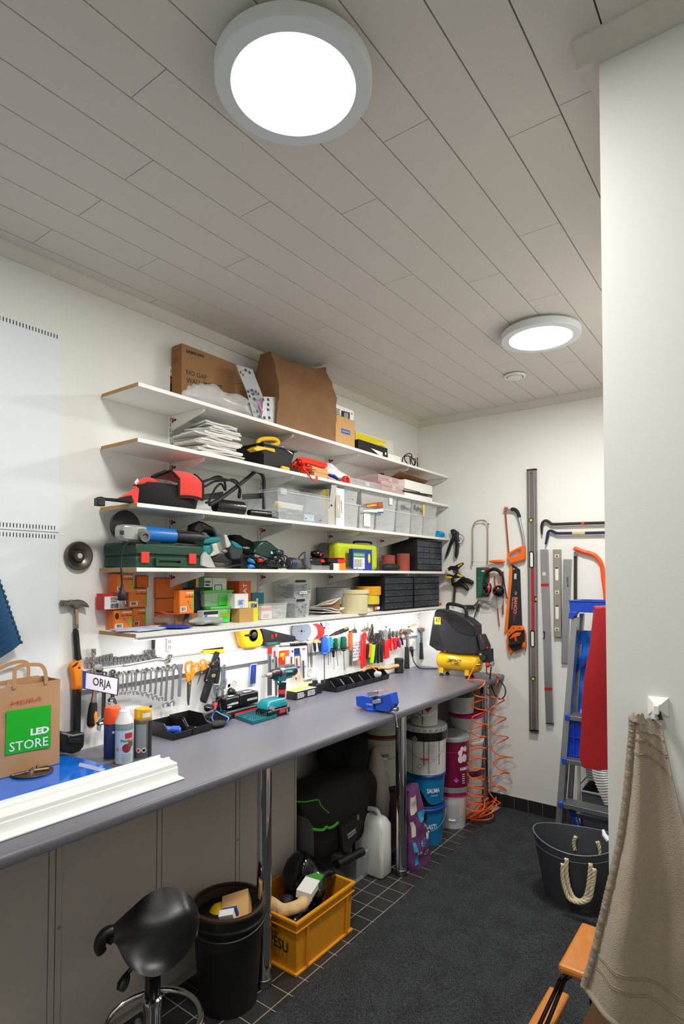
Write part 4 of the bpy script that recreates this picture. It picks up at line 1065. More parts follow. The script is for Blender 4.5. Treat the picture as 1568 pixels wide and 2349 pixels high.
def screw_box(label,*a,size=None,plain=False,seed=1,**kw):
 t,e=box5('screw_box',label,'screw box',*a,org,group=GRP5,**kw)
 x0,xf,y0,y1,z0,zt=e;h=zt-z0;w_=y1-y0
 put('lid_edge',Bx((x0,y0+.0005,zt+.0001),(xf+.0006,y1-.0005,zt+.0022)),dark_edge,t,0)
 q=lambda u0,v0,u1,v1,o=.0012:F3(xf+o,y0,y1,z0,zt,u0,v0,u1,v1)
 if plain:
  sticker(*q(.2,.62,.42,.65,.0002),white_ink,t);lines(*q(.2,.7,.4,.86,.0002),2,dark_edge,t,seed=seed);return t,e
 put('front_print',Bx((xf+.0001,y0+.003,z0+.004),(xf+.0010,y1-.006,zt-.003)),org_f,t,0)
 put('green_edge',Bx((xf+.0001,y1-.0055,z0+.003),(xf+.0013,y1-.0005,zt-.003)),green_edge,t,0)
 sticker(*q(.08,.10,.48,.32),white_ink,t,name='paper_label');barcode(*q(.13,.13,.43,.29,.0016),ink,t,seed=seed)
 sticker(*q(.45,.86,.95,.90),white_ink,t,name='white_bar')
 letters(size or '5,0 x 100 mm',*q(.38,.66,.95,.78),ink,t,.01)
 m=M();a=V(q(.58,.56,1,1)[0]);b=V(q(.82,.18,1,1)[0]);m.tube([a,a+(b-a)*.08,a+(b-a)*.1,b],[.0045,.004,.0018,.0012],6);put('screw_picture',m,grey_pl,t)
 sticker(*q(.78,.34,.92,.5),green_edge,t,name='green_mark')
 return t,e
_,b1=screw_box('bottom left orange screw box, label 5,0 x 100, with round grip hole','E',282,455,628,440,z,xback=112,seed=2)
put('grip_hole',La(((b1[0]+b1[1])/2+.05,b1[2]-.0004,z+.06),(0,-1,0),[(0,.014),(.0006,.014)],16),dark_edge,bpy.data.objects['screw_box'])
_,b2=screw_box('bottom orange screw box right beside the one with the grip hole','E',457,578,604,422,z,dep=.16,size='4,2 x 42 mm',seed=3)
zr=b1[5]+.003
t,b3=box5('red_carton','red carton with white label between two orange boxes','box','E',190,345,420,288,zr,mat('carton_red','#c81e1e',.5),xf=b1[1]+.004,xback=66)
fl=lambda u0,v0,u1,v1:F3(b3[1]+.0003,b3[2],b3[3],b3[4],b3[5],u0,v0,u1,v1)
sticker(*fl(.05,.06,.95,.82),paper,t);barcode(*F3(b3[1]+.001,b3[2],b3[3],b3[4],b3[5],.4,.1,.9,.4),ink,t);lines(*F3(b3[1]+.001,b3[2],b3[3],b3[4],b3[5],.4,.45,.9,.78),3,ink,t)
zr2=b2[5]+.003
_,b4=screw_box('orange screw box, label 4,5 x 60, right of the red carton','E',418,590,405,240,zr2,xf=b2[1]+.002,dep=.15,size='4,5 x 60 mm',seed=4)
zr3=b3[5]+.003
_,b5=screw_box('topmost left orange screw box behind the hanging plug','E',302,465,286,108,zr3,xf=b3[1],xback=104,size='3,5 x 50 mm',seed=5)
zr4=b4[5]+.003
_,b6=screw_box('small orange screw box at top, right of the one behind the plug','E',470,578,216,126,zr4,xf=b4[1]-.03,dep=.1,size='3,0 x 40 mm',seed=6)
_,b9=screw_box('orange screw box on the shelf behind the zip bags','E',640,838,582,462,z,xback=588,size='4,0 x 40 mm',seed=7)
z8=b9[5]+.003
_,b8=screw_box('orange screw box with clear hook, second in the middle stack','E',640,842,460,332,z8,xf=b9[1],xback=590,size='6,0 x 60 mm',seed=8)
z7=b8[5]+.003
_,b7=screw_box('plain orange screw box on top of the middle stack','E',592,830,332,146,z7,xf=b8[1]-.035,dep=.09,plain=True,seed=9)
P=[LW('E',x,y,b8[1]+.006) for x,y in((590,335),(640,300),(800,288),(862,292),(855,315))]
solo('plastic_hook','clear bent plastic strip lying across the middle stack of orange boxes','plastic strip',Tu(spline(P,5),.003,6),frost)
_,b10=screw_box('orange screw box, label 5,0 x 80, right of the middle stack','E',888,1022,428,256,z+.06,xf=.20,xback=835,size='5,0 x 80 mm',seed=10)
solo('brown_carton','low brown carton under the right orange screw box','box',Bx((b10[0],b10[2]+.004,z+.0006),(b10[1]-.03,b10[3]+.05,z+.0585)),K.cardboard_dark,smooth=0,bev=.001)
# dark boxes at the back
t,e=box5('navy_carton','dark navy carton behind the green lidded tubs','box','E',1022,1130,405,236,z+.062,mat('navy_card','#151a33',.6),xf=.10,dep=.08)
solo('black_carton','black low carton under the navy carton','box',Bx((e[0],e[2],z+.0006),(e[1],e[3]+.04,z+.061)),black_pl,smooth=0,bev=.001)
t,e2=box5('putty_pack','green, orange and white pack on the navy carton','pack','E',1040,1195,232,136,e[5]+.001,mat('pack_green','#1b6b46',.5),xf=.10,dep=.06)
a_,b_=e2[2],e2[3];w_=b_-a_
put('orange_end',Bx((e2[1]+.0002,a_+.001,e2[4]+.002),(e2[1]+.001,a_+w_*.14,e2[5]-.002)),orange_pl,t,0)
put('white_label',Bx((e2[1]+.0002,a_+w_*.5,e2[4]+.002),(e2[1]+.001,b_-.002,e2[5]-.003)),paper,t,0)
lines(*F3(e2[1]+.0012,a_,b_,e2[4],e2[5],.55,.1,.9,.7),2,ink,t)
t,e=box5('white_carton','white carton with blue printed square in the back row','box','E',1197,1325,290,147,z+.06,paper,xf=.10,dep=.08)
put('printed_square',Fr([(e[1]+.0006,e[2]+.01,e[4]+.02),(e[1]+.0006,e[3]-.03,e[4]+.02),(e[1]+.0006,e[3]-.03,e[5]-.03),(e[1]+.0006,e[2]+.01,e[5]-.03)],[(e[1]+.0006,e[2]+.014,e[4]+.024),(e[1]+.0006,e[3]-.034,e[4]+.024),(e[1]+.0006,e[3]-.034,e[5]-.034),(e[1]+.0006,e[2]+.014,e[5]-.034)],(.0005,0,0)),K.blue_print,t,0)
solo('carton_plinth','grey low carton in the back row under the white carton','box',Bx((e[0],e[2],z+.0006),(e[1],e[3],z+.059)),K.grey_card,smooth=0,bev=.001)
dor=mat('dark_orange_card','#d0581a',.55)
t,e=box5('letter_carton','dark orange carton with white letters up its front in the back row','box','E',1440,1550,400,172,z+.0005,dor,xf=.12,xback=1330)
letters('FERMAT',*[V(p) for p in(F3(e[1]+.0006,e[2],e[3],e[4],e[5],.62,.2,.62,.95)[0],F3(e[1]+.0006,e[2],e[3],e[4],e[5],.62,.95,.62,.95)[0],F3(e[1]+.0006,e[2],e[3],e[4],e[5],.3,.2,.3,.95)[0])],white_ink,t,.01)
letters('ORBIS',(e[0]+.04,e[2]-.0006,e[4]+.05),(e[0]+.04,e[2]-.0006,e[5]-.02),(e[0]+.012,e[2]-.0006,e[4]+.05),mat('pale_orange','#e2925e',.6),t,.01)
# green lidded tubs
gl=mat('bright_green_lid','#35d22a',.4)
def tub(label,xl,xr,yb,yt,zz,xback,seed):
 p=HZ('E',xl,yb,zz);xf=min(p.x,.255);y0=LW('E',xl,yb,xf).y;y1=LW('E',xr,(yb+yt)/2,xf).y;zt=LW('E',(xl+xr)/2,yt,xf).z
 x0=xf-.12;t=thing('lidded_tub',label,'tub',((x0+xf)/2,(y0+y1)/2,zz),'green lidded tubs')
 s,r=open_bin(y0,y1,x0,xf,zz+.0006,zt-.010,.06);put('shell',s,frost,t,0)
 put('lid',Bx((x0-.004,y0-.004,zt-.0095),(xf+.004,y1+.004,zt)),gl,t,0,.002)
 put('green_card',Bx((x0+.01,y0+.008,zz+.004),(xf-.006,y1-.008,zt-.016)),mat('print_bright_green','#45b02e',.5),t,0)
 put('front_label',Bx((xf-.0002,y0+(y1-y0)*.5,zz+.006),(xf+.0008,y1-.008,zt-.022)),mat('label_lime','#3fd63a',.5),t,0)
 lines((xf+.001,y0+(y1-y0)*.55,zz+.02),(xf+.001,y1-.014,zz+.02),(xf+.001,y0+(y1-y0)*.55,zt-.03),5,K.print_green,t,seed=seed,dens=.3)
 return t,zt,y0,y1,x0,xf
t,zt,y0,y1,x0,xf=tub('lower clear tub with green lid behind the small bulb packs',1180,1362,572,408,z,0,3)
put('orange_bar',Bx((xf+.0009,y0+(y1-y0)*.5,z+.035),(xf+.0014,y1-.01,z+.043)),orange_pl,t,0)
tub('upper clear tub with green lid standing on the lower one',1118,1378,412,258,zt+.0005,0,4)
for i,(xl,xr,yb,yt,lab) in enumerate(((1062,1104,535,450,'small white bulb pack, left of the two by green tubs'),(1112,1246,578,445,'larger white and black bulb pack in front of green tubs'))):
 t,e=box5('bulb_pack',lab,'pack','E',xl,xr,yb,yt,z,paper,dep=.045,group='bulb packs')
 x0,xf,y0,y1,z0,zt=e;w_=y1-y0;h=zt-z0
 put('black_band',Bx((xf+.0002,y0+.001,zt-h*.28),(xf+.001,y1-.001,zt-h*.04)),ink,t,0)
 put('blue_mark',Bx((xf+.0002,y0+w_*.05,zt-h*.5),(xf+.001,y0+w_*.25,zt-h*.3)),K.clip_blue,t,0)
 put('energy_label',Pz([(xf+.0002,y0+w_*.05,z0+h*.15),(xf+.0002,y0+w_*.28,z0+h*.15),(xf+.0002,y0+w_*.05,z0+h*.45)],(.0008,0,0)),orange_pl,t,0)
t,e=box5('tan_carton','plain tan carton at the front edge of the lowest shelf','box','E',1442,1572,556,424,z,mat('tan_card','#b99455',.8),xback=1365)
t,e_=box5('white_carton','white carton with small blue printed label on the tan carton','box','E',1400,1524,432,290,e[5]+.001,paper,xf=e[1]-.004,dep=.09)
sticker(*F3(e_[1]+.0003,e_[2],e_[3],e_[4],e_[5],.2,.2,.72,.62),mat('pale_blue_print','#bfd0ea',.6),t);lines(*F3(e_[1]+.0012,e_[2],e_[3],e_[4],e_[5],.25,.25,.66,.58),5,K.blue_print,t)
letters('5-22',*F3(e_[1]+.0006,e_[2],e_[3],e_[4],e_[5],.38,.06,.58,.16),ink,t)
# zip bags and flat packs
zb=z+.0006
def flatpack(name,label,cat,k,P,h,mt,lumpy=.5,seed=1):
 p=[HZ(k,x,y,z) for x,y in P];c=sum(p,V())/len(p)
 rx=max(abs(q.x-c.x) for q in p);ry=max(abs(q.y-c.y) for q in p)
 rx=min(rx,SX+.004-c.x)
 return solo(name,label,cat,crumple((c.x,c.y,z+h),(max(rx,.02),ry,h),seed,lumpy,22,22,10),mt,smooth=24)
flatpack('zip_bag','crumpled clear zip bag with red closure in front of the middle stack','zip bag','E',((710,560),(900,560),(880,590),(740,590)),.03,clear_film,.5,4)
P=pts(LW,'E',((706,452),(885,478),(880,484),(704,460)),.215)
solo('zip_closure','red zip closure edge of a clear bag','zip bag',Pz(P,(-.004,0,0)),red_pl)
flatpack('blue_pack','small blue and clear pack lying near the shelf front','pack','E',((760,600),(960,595),(950,615),(770,620)),.008,mat('blue_film','#2446a8',.3),.4,6)
flatpack('grey_pack','flat grey and white pack of fittings lying before the bulb packs','pack','E',((915,560),(1180,560),(1170,590),(960,590)),.02,mat('grey_print_film','#a9b0ac',.35,var=.3,scale=25),.4,8)
flatpack('paper_pack','flat blue and white paper packs lying at left on lowest shelf','pack','E',((340,625),(640,600),(640,640),(500,645)),.006,mat('blue_white_paper','#b9bfd6',.6,var=.5,scale=16),.3,9)
flatpack('white_pack','thin white sheet with small parts beside the flat blue packs','pack','E',((600,600),(760,590),(740,620),(640,620)),.005,paper,.4,10)
P=[LW('E',910,490,.16)]
t=thing('sanding_disc','dark navy round disc leaning behind the zip bag','disc',P[0])
c=P[0];c.z=max(c.z,z+.036)
put('disc',La(c,(.8,-.5,.25),[(0,.034),(.004,.034)],28),K.navy_plastic,t)
put('blue_strip',Bx((.14,LW('E',955,500,.15).y,z+.001),(.15,LW('E',1050,500,.15).y,z+.02)),K.blue_film,t,0)
# F crop things
t,e=box5('yellow_pack','small yellow carton with blue letters beside the tan carton','pack','F',97,168,342,262,z,mat('pack_yellow','#dcd32a',.5),xf=.17,dep=.06)
letters('IRM',*F3(e[1]+.0006,e[2],e[3],e[4],e[5],.25,.68,.85,.92),blue_pl,t,.03)
t,e=box5('teal_pack','small teal carton with white gear mark in the back row','pack','F',122,212,300,196,z,mat('pack_teal','#1f7384',.5),xf=.10,dep=.05)
put('gear_mark',La(((e[1]+.0004),(e[2]+e[3])/2-.006,e[5]-.035),(1,0,0),[(0,.008),(.0006,.008)],8),white_ink,t)
t,e=box5('white_carton','small white carton with red print at the shelf front','box','F',147,208,402,342,z,paper,dep=.07)
lines(*F3(e[1]+.0006,e[2],e[3],e[4],e[5],.1,.1,.9,.5),2,red_pl,t)
# clear box with red-white label box
p=HZ('F',264,396,z);xf=p.x;y1=LW('F',385,340,xf).y;zt=LW('F',300,285,xf).z;x0=.06
t=thing('fitting_box','clear lidded box with red and white carton inside on the lowest shelf','box',(.16,p.y,z))
yl=LW('F',172,340,xf-.02).y
s,r=open_bin(yl,y1,x0,xf,z+.0006,zt,.05);put('shell',s,frost,t,0)
put('lid',Bx((x0-.004,yl-.004,zt+.001),(xf+.004,y1+.004,zt+.007)),frost,t,0,.002)
put('inner_carton',Bx((x0+.02,yl+.008,z+.004),(xf-.008,yl+(y1-yl)*.44,zt-.006)),paper,t,0)
put('red_band',Bx((xf-.0078,yl+.009,zt-.028),(xf-.0066,yl+(y1-yl)*.44,zt-.012)),red_pl,t,0)
lines((xf-.0064,yl+.02,z+.01),(xf-.0064,yl+(y1-yl)*.38,z+.01),(xf-.0064,yl+.02,z+.03),2,red_pl,t)
put('spare_parts',rods(50,(x0+.03,yl+(y1-yl)*.5,z+.006),(xf-.012,y1-.012,z+.05),.04,.0022,4),mat('pale_parts','#cfc9bc',.5,var=.2),t,kind='stuff')
# screw bins
def screw_bin(label,xl,xr,yb,yt,zz,xback,seed):
 p=HZ('F',xl,yb,zz);xf=min(p.x,.258);y0=LW('F',xl,yb,xf).y;y1=LW('F',xr,(yb+yt)/2,xf).y;zt=LW('F',(xl+xr)/2,yt,xf).z
 x0=max(.03,cut('F',xback,yb,1,y0).x)
 t=thing('screw_bin',label,'bin',((x0+xf)/2,(y0+y1)/2,zz),'clear bins of screws on the lowest shelf')
 s,r=open_bin(y0,y1,x0,xf,zz+.0006,zt-.008,.07);put('shell',s,clear,t,0)
 put('lid',Bx((x0-.005,y0-.005,zt-.0075),(xf+.005,y1+.005,zt)),frost,t,0,.002)
 put('clip',Bx((xf+.0052,y0+.004,zt-.014),(xf+.0075,y0+(y1-y0)*.6,zt-.001)),black_pl,t,0,.001)
 put('screws',rods(230,(x0+.02,y0+.014,zz+.004),(xf-.008,y1-.012,zz+(zt-zz)*.72),.04,.0024,seed),steel_d,t,smooth=0,kind='stuff',label='loose zinc screws inside')
 return t,zt,y0,y1,x0,xf
t,zt,*_r=screw_bin('lower clear bin full of zinc screws on the lowest shelf',446,556,386,240,z,300,3)
t,zt2,y0,y1,x0,xf=screw_bin('upper clear bin full of zinc screws with paper label',438,572,240,98,zt+.0005,262,4)
sticker((xf+.0006,y0+(y1-y0)*.3,zt+.025),(xf+.0006,y0+(y1-y0)*.72,zt+.025),(xf+.0006,y0+(y1-y0)*.3,zt+.04),paper,t);letters('Ruuvit',(xf+.0014,y0+(y1-y0)*.35,zt+.029),(xf+.0014,y0+(y1-y0)*.65,zt+.029),(xf+.0014,y0+(y1-y0)*.35,zt+.037),ink,t)
# papers, cardboard
g=random.Random(4);zz_=z+.0006
ca,cb=HZ('F',560,365,z),HZ('F',755,355,z)
elab=['lowest white envelope in the loose stack on the lowest shelf','second white envelope from below beside the screw bins','grey envelope in the middle of the loose stack','white envelope below the topmost on lowest shelf','topmost large white envelope beside the screw bins']
for i in range(5):
 w_=(cb.y-ca.y)*(1.0-.08*i);yc=(ca.y+cb.y)/2+g.uniform(-.02,.02);an=g.uniform(-.35,.35)
 def fn(u,v,w_=w_,yc=yc,zz_=zz_,i=i,an=an):
  b=(u-.5)*w_;a=(v-.5)*.17
  return(min(.268,max(.02,.15+a-b*an*.3)),yc+b+a*an,zz_+.012*i*(.6+.4*sin(u*3+i))+(.03*v if i==4 else 0))
 solo('envelope',elab[i],'papers',Gr(fn,8,5,(0,0,.004)),mats_p[(0,0,2,0,0)[i]],'papers on the lowest shelf',smooth=20);zz_+=.006
P=[LW('F',x,y,d) for x,y,d in((655,340,.17),(782,357,.235),(780,240,.235),(655,275,.17))]
for p in P:p.z=max(p.z,z+.001)
solo('cardboard_sheet','upright brown cardboard panel beside the loose envelopes','cardboard',Pz(P,(-.004,.002,0)),cardboard,smooth=0)
# tape rolls
def taperoll(label,k,xl,xr,yb,yt,zz,xc,mt,group='rolls of tape on the lowest shelf'):
 y0=LW(k,xl,(yb+yt)/2,xc).y;y1=LW(k,xr,(yb+yt)/2,xc).y;r=(y1-y0)/2;zt=LW(k,(xl+xr)/2,yt,xc+r*.6).z
 t=thing('tape_roll',label,'tape',(xc,(y0+y1)/2,zz),group)
 put('tape',La((xc,(y0+y1)/2,zz+.0006),(0,0,1),[(0,r*.72),(0,r),(zt-zz,r),(zt-zz,r*.72),(0,r*.72)],28),mt,t)
 put('core',La((xc,(y0+y1)/2,zz+.0008),(0,0,1),[(0,r*.66),(0,r*.71),(zt-zz-.0006,r*.71),(zt-zz-.0006,r*.66),(0,r*.66)],24),cardboard,t)
 return zt
zt=z+.055
solo('spacer_box','brown carton carrying the grey tape behind the card panel','box',Bx((.03,LW('F',660,250,.1).y,z+.0006),(.14,LW('F',800,250,.1).y,zt)),cardboard,smooth=0,bev=.001)
taperoll('wide roll of grey tape in the back row','F',656,812,222,158,zt,.085,mat('grey_tape','#7d8083',.4))
taperoll('yellow tape roll half hidden behind the cream rolls','F',778,850,285,222,z+.0,.12,mat('yellow_tape','#d9c52e',.5))
cream=mat('cream_tape','#d8cfa4',.6,var=.05)
zt=taperoll('large cream masking tape, bottom of the cream stack','F',822,944,348,225,z,.205,cream)
zt=taperoll('thin cream masking tape, middle of the cream stack','F',826,946,222,205,zt+.0005,.2,cream)
taperoll('cream masking tape, top of the cream stack','F',822,952,202,175,zt+.0005,.2,cream)
y0,y1=LW('F',950,320,.25).y,LW('F',1035,320,.25).y;zt=LW('F',990,284,.25).z
t=carton('tape_box','small tan carton with blue and white label under yellow tape','box',y0,y1,.18,.25,z+.0005,zt,cardboard_l)
put('blue_print',Bx((.2503,y0+.004,zt-.018),(.2511,y1-.012,zt-.004)),blue_pl,t,0);put('white_print',Bx((.2503,y0+.004,z+.006),(.2511,y1-.012,zt-.0185)),paper,t,0)
letters('TAPE',(.2514,y0+.008,zt-.014),(.2514,y1-.018,zt-.014),(.2514,y0+.008,zt-.008),white_ink,t)
zt=taperoll('pale yellow tape roll on the small tan carton','F',940,1038,284,215,zt+.0016,.213,K.yellow_tape)
taperoll('amber tape roll on top of the pale yellow one','F',940,1046,215,150,zt+.0005,.213,mat('amber_tape','#d99a12',.45))
c=HZ('F',865,345,z)
solo('plastic_bag','crumpled clear bag in front of the cream tape stack','plastic bag',crumple((.235,c.y-.02,z+.03),(.022,.075,.035),14,.5,20),clear_film,smooth=22)
for i,(xl,xr,yb,yt,mt_,lab) in enumerate(((1042,1062,335,165,red_pl,'red handled tool standing by the left drawer cabinet'),(1062,1085,335,245,K.pack_blue,'blue pack standing by the left drawer cabinet'),(1086,1114,330,250,K.dark_slate,'dark pack leaning on the left drawer cabinet'))):
 y0,y1=LW('F',xl,300,.235).y,LW('F',xr,300,.235).y;zt=LW('F',xl,yt,.235).z
 t=thing('tool_pack',lab,'pack',(.22,y0,z));put('handle',Ob((.22,(y0+y1)/2,z+.001+(zt-z)/2),(.02,(y1-y0)*.9,zt-z),.0,0,0,.8),mt_,t,bev=.004)
 put('label',Bx((.2302,y0+.002,z+.012),(.232,y1-.002,z+.03)),(yellow_pl,white_ink,blue_pl)[i],t)
# things at the right end of the lowest shelf
y0=LW('F',1526,250,.24).y
t=thing('pencil_sharpener','red and white knife pack leaning at the right end of lowest shelf','pack',(.22,y0,z))
P=pts(LW,'g',((75,600),(225,835),(285,770),(130,585)),.2)
for p in P:p.z=max(p.z,z+.03);p.y=min(p.y,YB-.03)
put('blade_card',Pz(P,(-.01,0,0)),mat('pale_metal_card','#b9c2c2',.4),t,0)
put('orange_card',Bx((.2,y0+.004,z+.006),(.206,min(y0+.06,YB-.02),z+.16)),mat('card_orange','#d88a4e',.6),t,0)
put('red_clip',Bx((.195,y0+.002,z+.001),(.22,min(y0+.08,YB-.02),z+.02)),red_pl,t,bev=.002)
# ================================================================== the tool wall above the worktop
# white tool rail with a top ledge
ry0,ry1=LW('G',232,800,.03).y,LW('V',1205,300,.03).y
zr_b=LW('R',1000,752,.034).z;zr_t=LW('S',1568,163,.034).z
t=thing('tool_rail','long white tool rail with ledge on the wall above the worktop','tool rail',(0,(ry0+ry1)/2,zr_b))
put('rail',Bx((.0005,ry0,zr_b),(.030,ry1,zr_t)),white_lam,t,0,.002)
put('ledge',Bx((.0005,ry0,zr_t+.0003),(.036,ry1,zr_t+.004)),white_lam,t,0,.001)
ZL=zr_t+.0044
D0=.031
# ---------------- claw hammers
def hook(m,p):m.tube([V((D0,p.y,p.z)),V((p.x+.002,p.y,p.z)),V((p.x+.004,p.y,p.z+.006))],.0016,5)
t=thing('claw_hammer','black handled steel claw hammer hanging on the wall left of the shelves','hammer',LW('G',190,400,.03))
hs=mat('hammer_steel','#75726d',.3,1.0,var=.2)
P=[(55,120),(62,105),(100,108),(125,112),(140,100),(165,105),(205,100),(240,108),(275,130),(297,165),(285,172),(268,160),(250,150),(215,150),(205,178),(165,178),(150,150),(120,152),(95,160),(60,160)]
put('head',plate(LW,'G',P,.008,.026),hs,t,bev=.004)
put('neck',plate(LW,'G',[(168,176),(195,176),(200,362),(172,362)],.012,.016),steel_d,t,bev=.002)
put('sticker',plate(LW,'G',[(170,190),(190,190),(196,320),(176,320)],.0285,.0006),mat('worn_sticker','#a99355',.6,var=.5,scale=120),t)
put('grip',plate(LW,'G',[(165,362),(202,362),(210,420),(222,560),(235,645),(180,650),(175,560),(166,430)],.008,.024),black_soft,t,bev=.008)
# ---------------- axe
t=thing('axe','orange and black splitting axe hanging head down by the worktop','axe',LW('G',190,900,.03))
P=[(130,695),(145,675),(175,658),(232,648),(230,915),(158,915),(155,800),(140,735)]
put('grip_hook',plate(LW,'G',P,.008,.03),orange_pl,t,bev=.007)
put('grip_hole',La(LW('G',203,712,.0385),(1,0,0),[(0,.0045),(.0006,.0045)],10),ink,t)
put('grip_notch',plate(LW,'G',[(140,700),(175,668),(200,660),(180,690),(150,712)],.0382,.0008),ink,t)
put('shaft',plate(LW,'G',[(160,912),(228,912),(222,1310),(155,1305)],.010,.026),black_pl,t,bev=.007)
P=[(30,1280),(60,1290),(145,1312),(258,1292),(252,1420),(210,1470),(150,1490),(80,1480),(30,1440)]
pp=[LW('G',x,y,.085) for x,y in P]
for p in pp:p.z=max(p.z,TZ+.002)
put('blade_sheath',Pz(pp,(-.065,0,0)),black_pl,t,bev=.008)
put('sheath_rivet',La(LW('G',112,1330,.0855),(1,0,0),[(0,.0045),(.002,.003)],10),steel,t)
put('sheath_strap',plate(LW,'G',[(105,1350),(215,1352),(215,1390),(108,1392)],.0852,.003),black_soft,t,bev=.001)
# ---------------- cup disc on the wall
c=LW('z',183,1275,.02)
t=thing('diamond_disc','round dark metal grinding cup disc hanging on the wall left of the green case','grinding disc',(0,c.y,c.z))
put('disc',La((.002,c.y,c.z),(1,0,0),[(0,.052),(.004,.058),(.016,.058),(.02,.054),(.020,.048),(.010,.03),(.008,.026),(.018,.022),(.018,.010),(.004,.010)],48),mat('worn_disc','#6a655e',.35,.85,var=.25,scale=25),t)
put('hub_ring',La((.0185,c.y,c.z),(1,0,0),[(0,.021),(.001,.021),(.001,.0125),(0,.0125)],32),mat('hub_scratch','#a09c92',.4,.8,var=.3,scale=90),t)
put('hub_pin',La((.006,c.y,c.z),(1,0,0),[(0,.0105),(.016,.0105),(.017,.009),(.017,0)],20),white_lam,t)
# ---------------- number plate sign
t=thing('name_plate','white licence style plate reading ORJA with blue end hanging over the wrenches','sign',LW('R',280,800,.10))
px=.095
P=pts(LW,'R',((-5,880),(540,993),(558,718),(-3,612)),px)
put('plate',Pz(P,(-.004,0,0)),mat('plate_white','#d9d3de',.35),t,0,.001)
put('blue_end',Pz(pts(LW,'R',((-4,879),(40,888),(52,624),(-3,614)),px+.0004),(-.0003,0,0)),mat('plate_blue','#1c3b8f',.35),t,0)
o_=pts(LW,'R',((-5,882),(541,996),(560,716),(-3,610)),px+.0006);i_=pts(LW,'R',((3,872),(532,980),(548,726),(3,622)),px+.0006)
put('raised_border',Fr(o_,i_,(.0008,0,0)),ink,t,0)
letters('ORJA',LW('R',152,868,px),LW('R',438,928,px),LW('R',158,700,px),ink,t,.01)
put('hanger',Tu([LW('R',200,660,px-.004),LW('R',210,600,.05),V((.032,LW('R',210,600,.05).y,LW('R',210,590,.05).z))],.0015,5),steel,t)
# ---------------- spanners
def spanner(label,k,ring,jaw,rr,jr,d=.034,th=.007,group='combination spanners on the rail'):
 a=LW(k,*ring,d+th);b=LW(k,*jaw,d+th);sc=(LW(k,ring[0]+10,ring[1],d)-LW(k,ring[0],ring[1],d)).length/10
 R_,J=rr*sc,jr*sc
 t=thing('spanner',label,'spanner',tuple((a+b)/2),group)
 dv=(b-a).normalized();sv=V((1,0,0)).cross(dv).normalized();x=V((1,0,0))
 n=18;cen=a-x*th
 put('ring_end',La(cen,x,[(0,R_*.62),(0,R_),(th*1.15,R_),(th*1.15,R_*.62),(0,R_*.62)],n),chrome,t)
 w0,w1=R_*.42,J*.42
 s=a+dv*R_*.85;e=b-dv*J*.75
 put('shank',Pz([s-sv*w0-x*th*.2,s+sv*w0-x*th*.2,e+sv*w1-x*th*.2,e-sv*w1-x*th*.2],-x*th*.65),steel,t,bev=.0012)
 ang=.26;P=[]
 for i in range(13):
  q=radians(-240+i*25)+ang*.0
  if-240+i*25>60:break
  P.append(b+(sv*cos(q)-dv*-sin(q)*1.0)*J)
 # open jaw: outer arc and inner slot
 out=[b+(sv*cos(radians(q))+dv*-sin(radians(q)))*J for q in range(-40,221,20)]
 inn=[b+sv*(-.5*J)+dv*(.75*J),b+sv*(-.48*J)-dv*(.15*J),b-dv*(.42*J),b+sv*(.48*J)-dv*(.15*J),b+sv*(.5*J)+dv*(.75*J)]
 put('open_end',Pz(out+inn,-x*th),chrome,t,bev=.001)
 hm=M();hook(hm,V((d+th,a.y,a.z+R_*.45)));put('hook',hm,steel,t)
rings=[(560,642,26),(636,634,22),(712,627,26),(770,614,22),(845,612,32),(930,602,22),(990,592,34),(1075,585,30),(1168,575,32),(1250,565,30),(1330,553,38),(1428,543,40)]
jaws=[(565,962,26),(628,962,26),(690,957,30),(768,938,30),(822,955,36),(898,962,30),(968,972,40),(1058,996,42),(1130,1030,42),(1222,1048,38),(1295,1140,46),(1395,1120,48)]
slab_=['first','second','third','fourth','fifth','sixth','seventh','eighth','ninth','tenth','eleventh','last and largest']
for i,(r_,j_) in enumerate(zip(rings,jaws)):
 spanner('chrome combination spanner, %s in the row of twelve right of the plate'%slab_[i],'R',r_[:2],j_[:2],r_[2],j_[2],d=.033+.006*(i%2))
# ratchet screwdriver handle + ratchet head
t=thing('ratchet','ratchet wrench with black and yellow grip hanging behind the plate','ratchet',LW('R',150,1100,.05))
c=LW('R',225,590,.05)
put('head',La(c+V((-.014,0,0)),(1,0,0),[(0,.02),(.008,.023),(.02,.023),(.022,.013),(.022,0)],24),chrome,t)
put('square_drive',Ob(LW('R',268,612,.068),(.012,.01,.01)),black_pl,t,bev=.001)
a=LW('R',215,640,.048);b=LW('R',165,1110,.048);b2=LW('R',125,1470,.048)
put('shaft',Tu([a,a+(b-a)*.5,b],[.009,.0075,.012],12),steel,t)
put('grip',Tu(spline([b-(b-a)*.03,b+(b2-b)*.15,b+(b2-b)*.6,b+(b2-b)*.92,b2],5),[.012+.006*sin(PI*i/20) for i in range(21)],14),black_soft,t)
put('yellow_inlay',Ba(b+(b2-b)*.58+V((.009,.004,0)),(.010,.012,.037)),orange_pl,t)
put('end_cap',Ba(b2,(.012,.013,.008)),orange_pl,t)
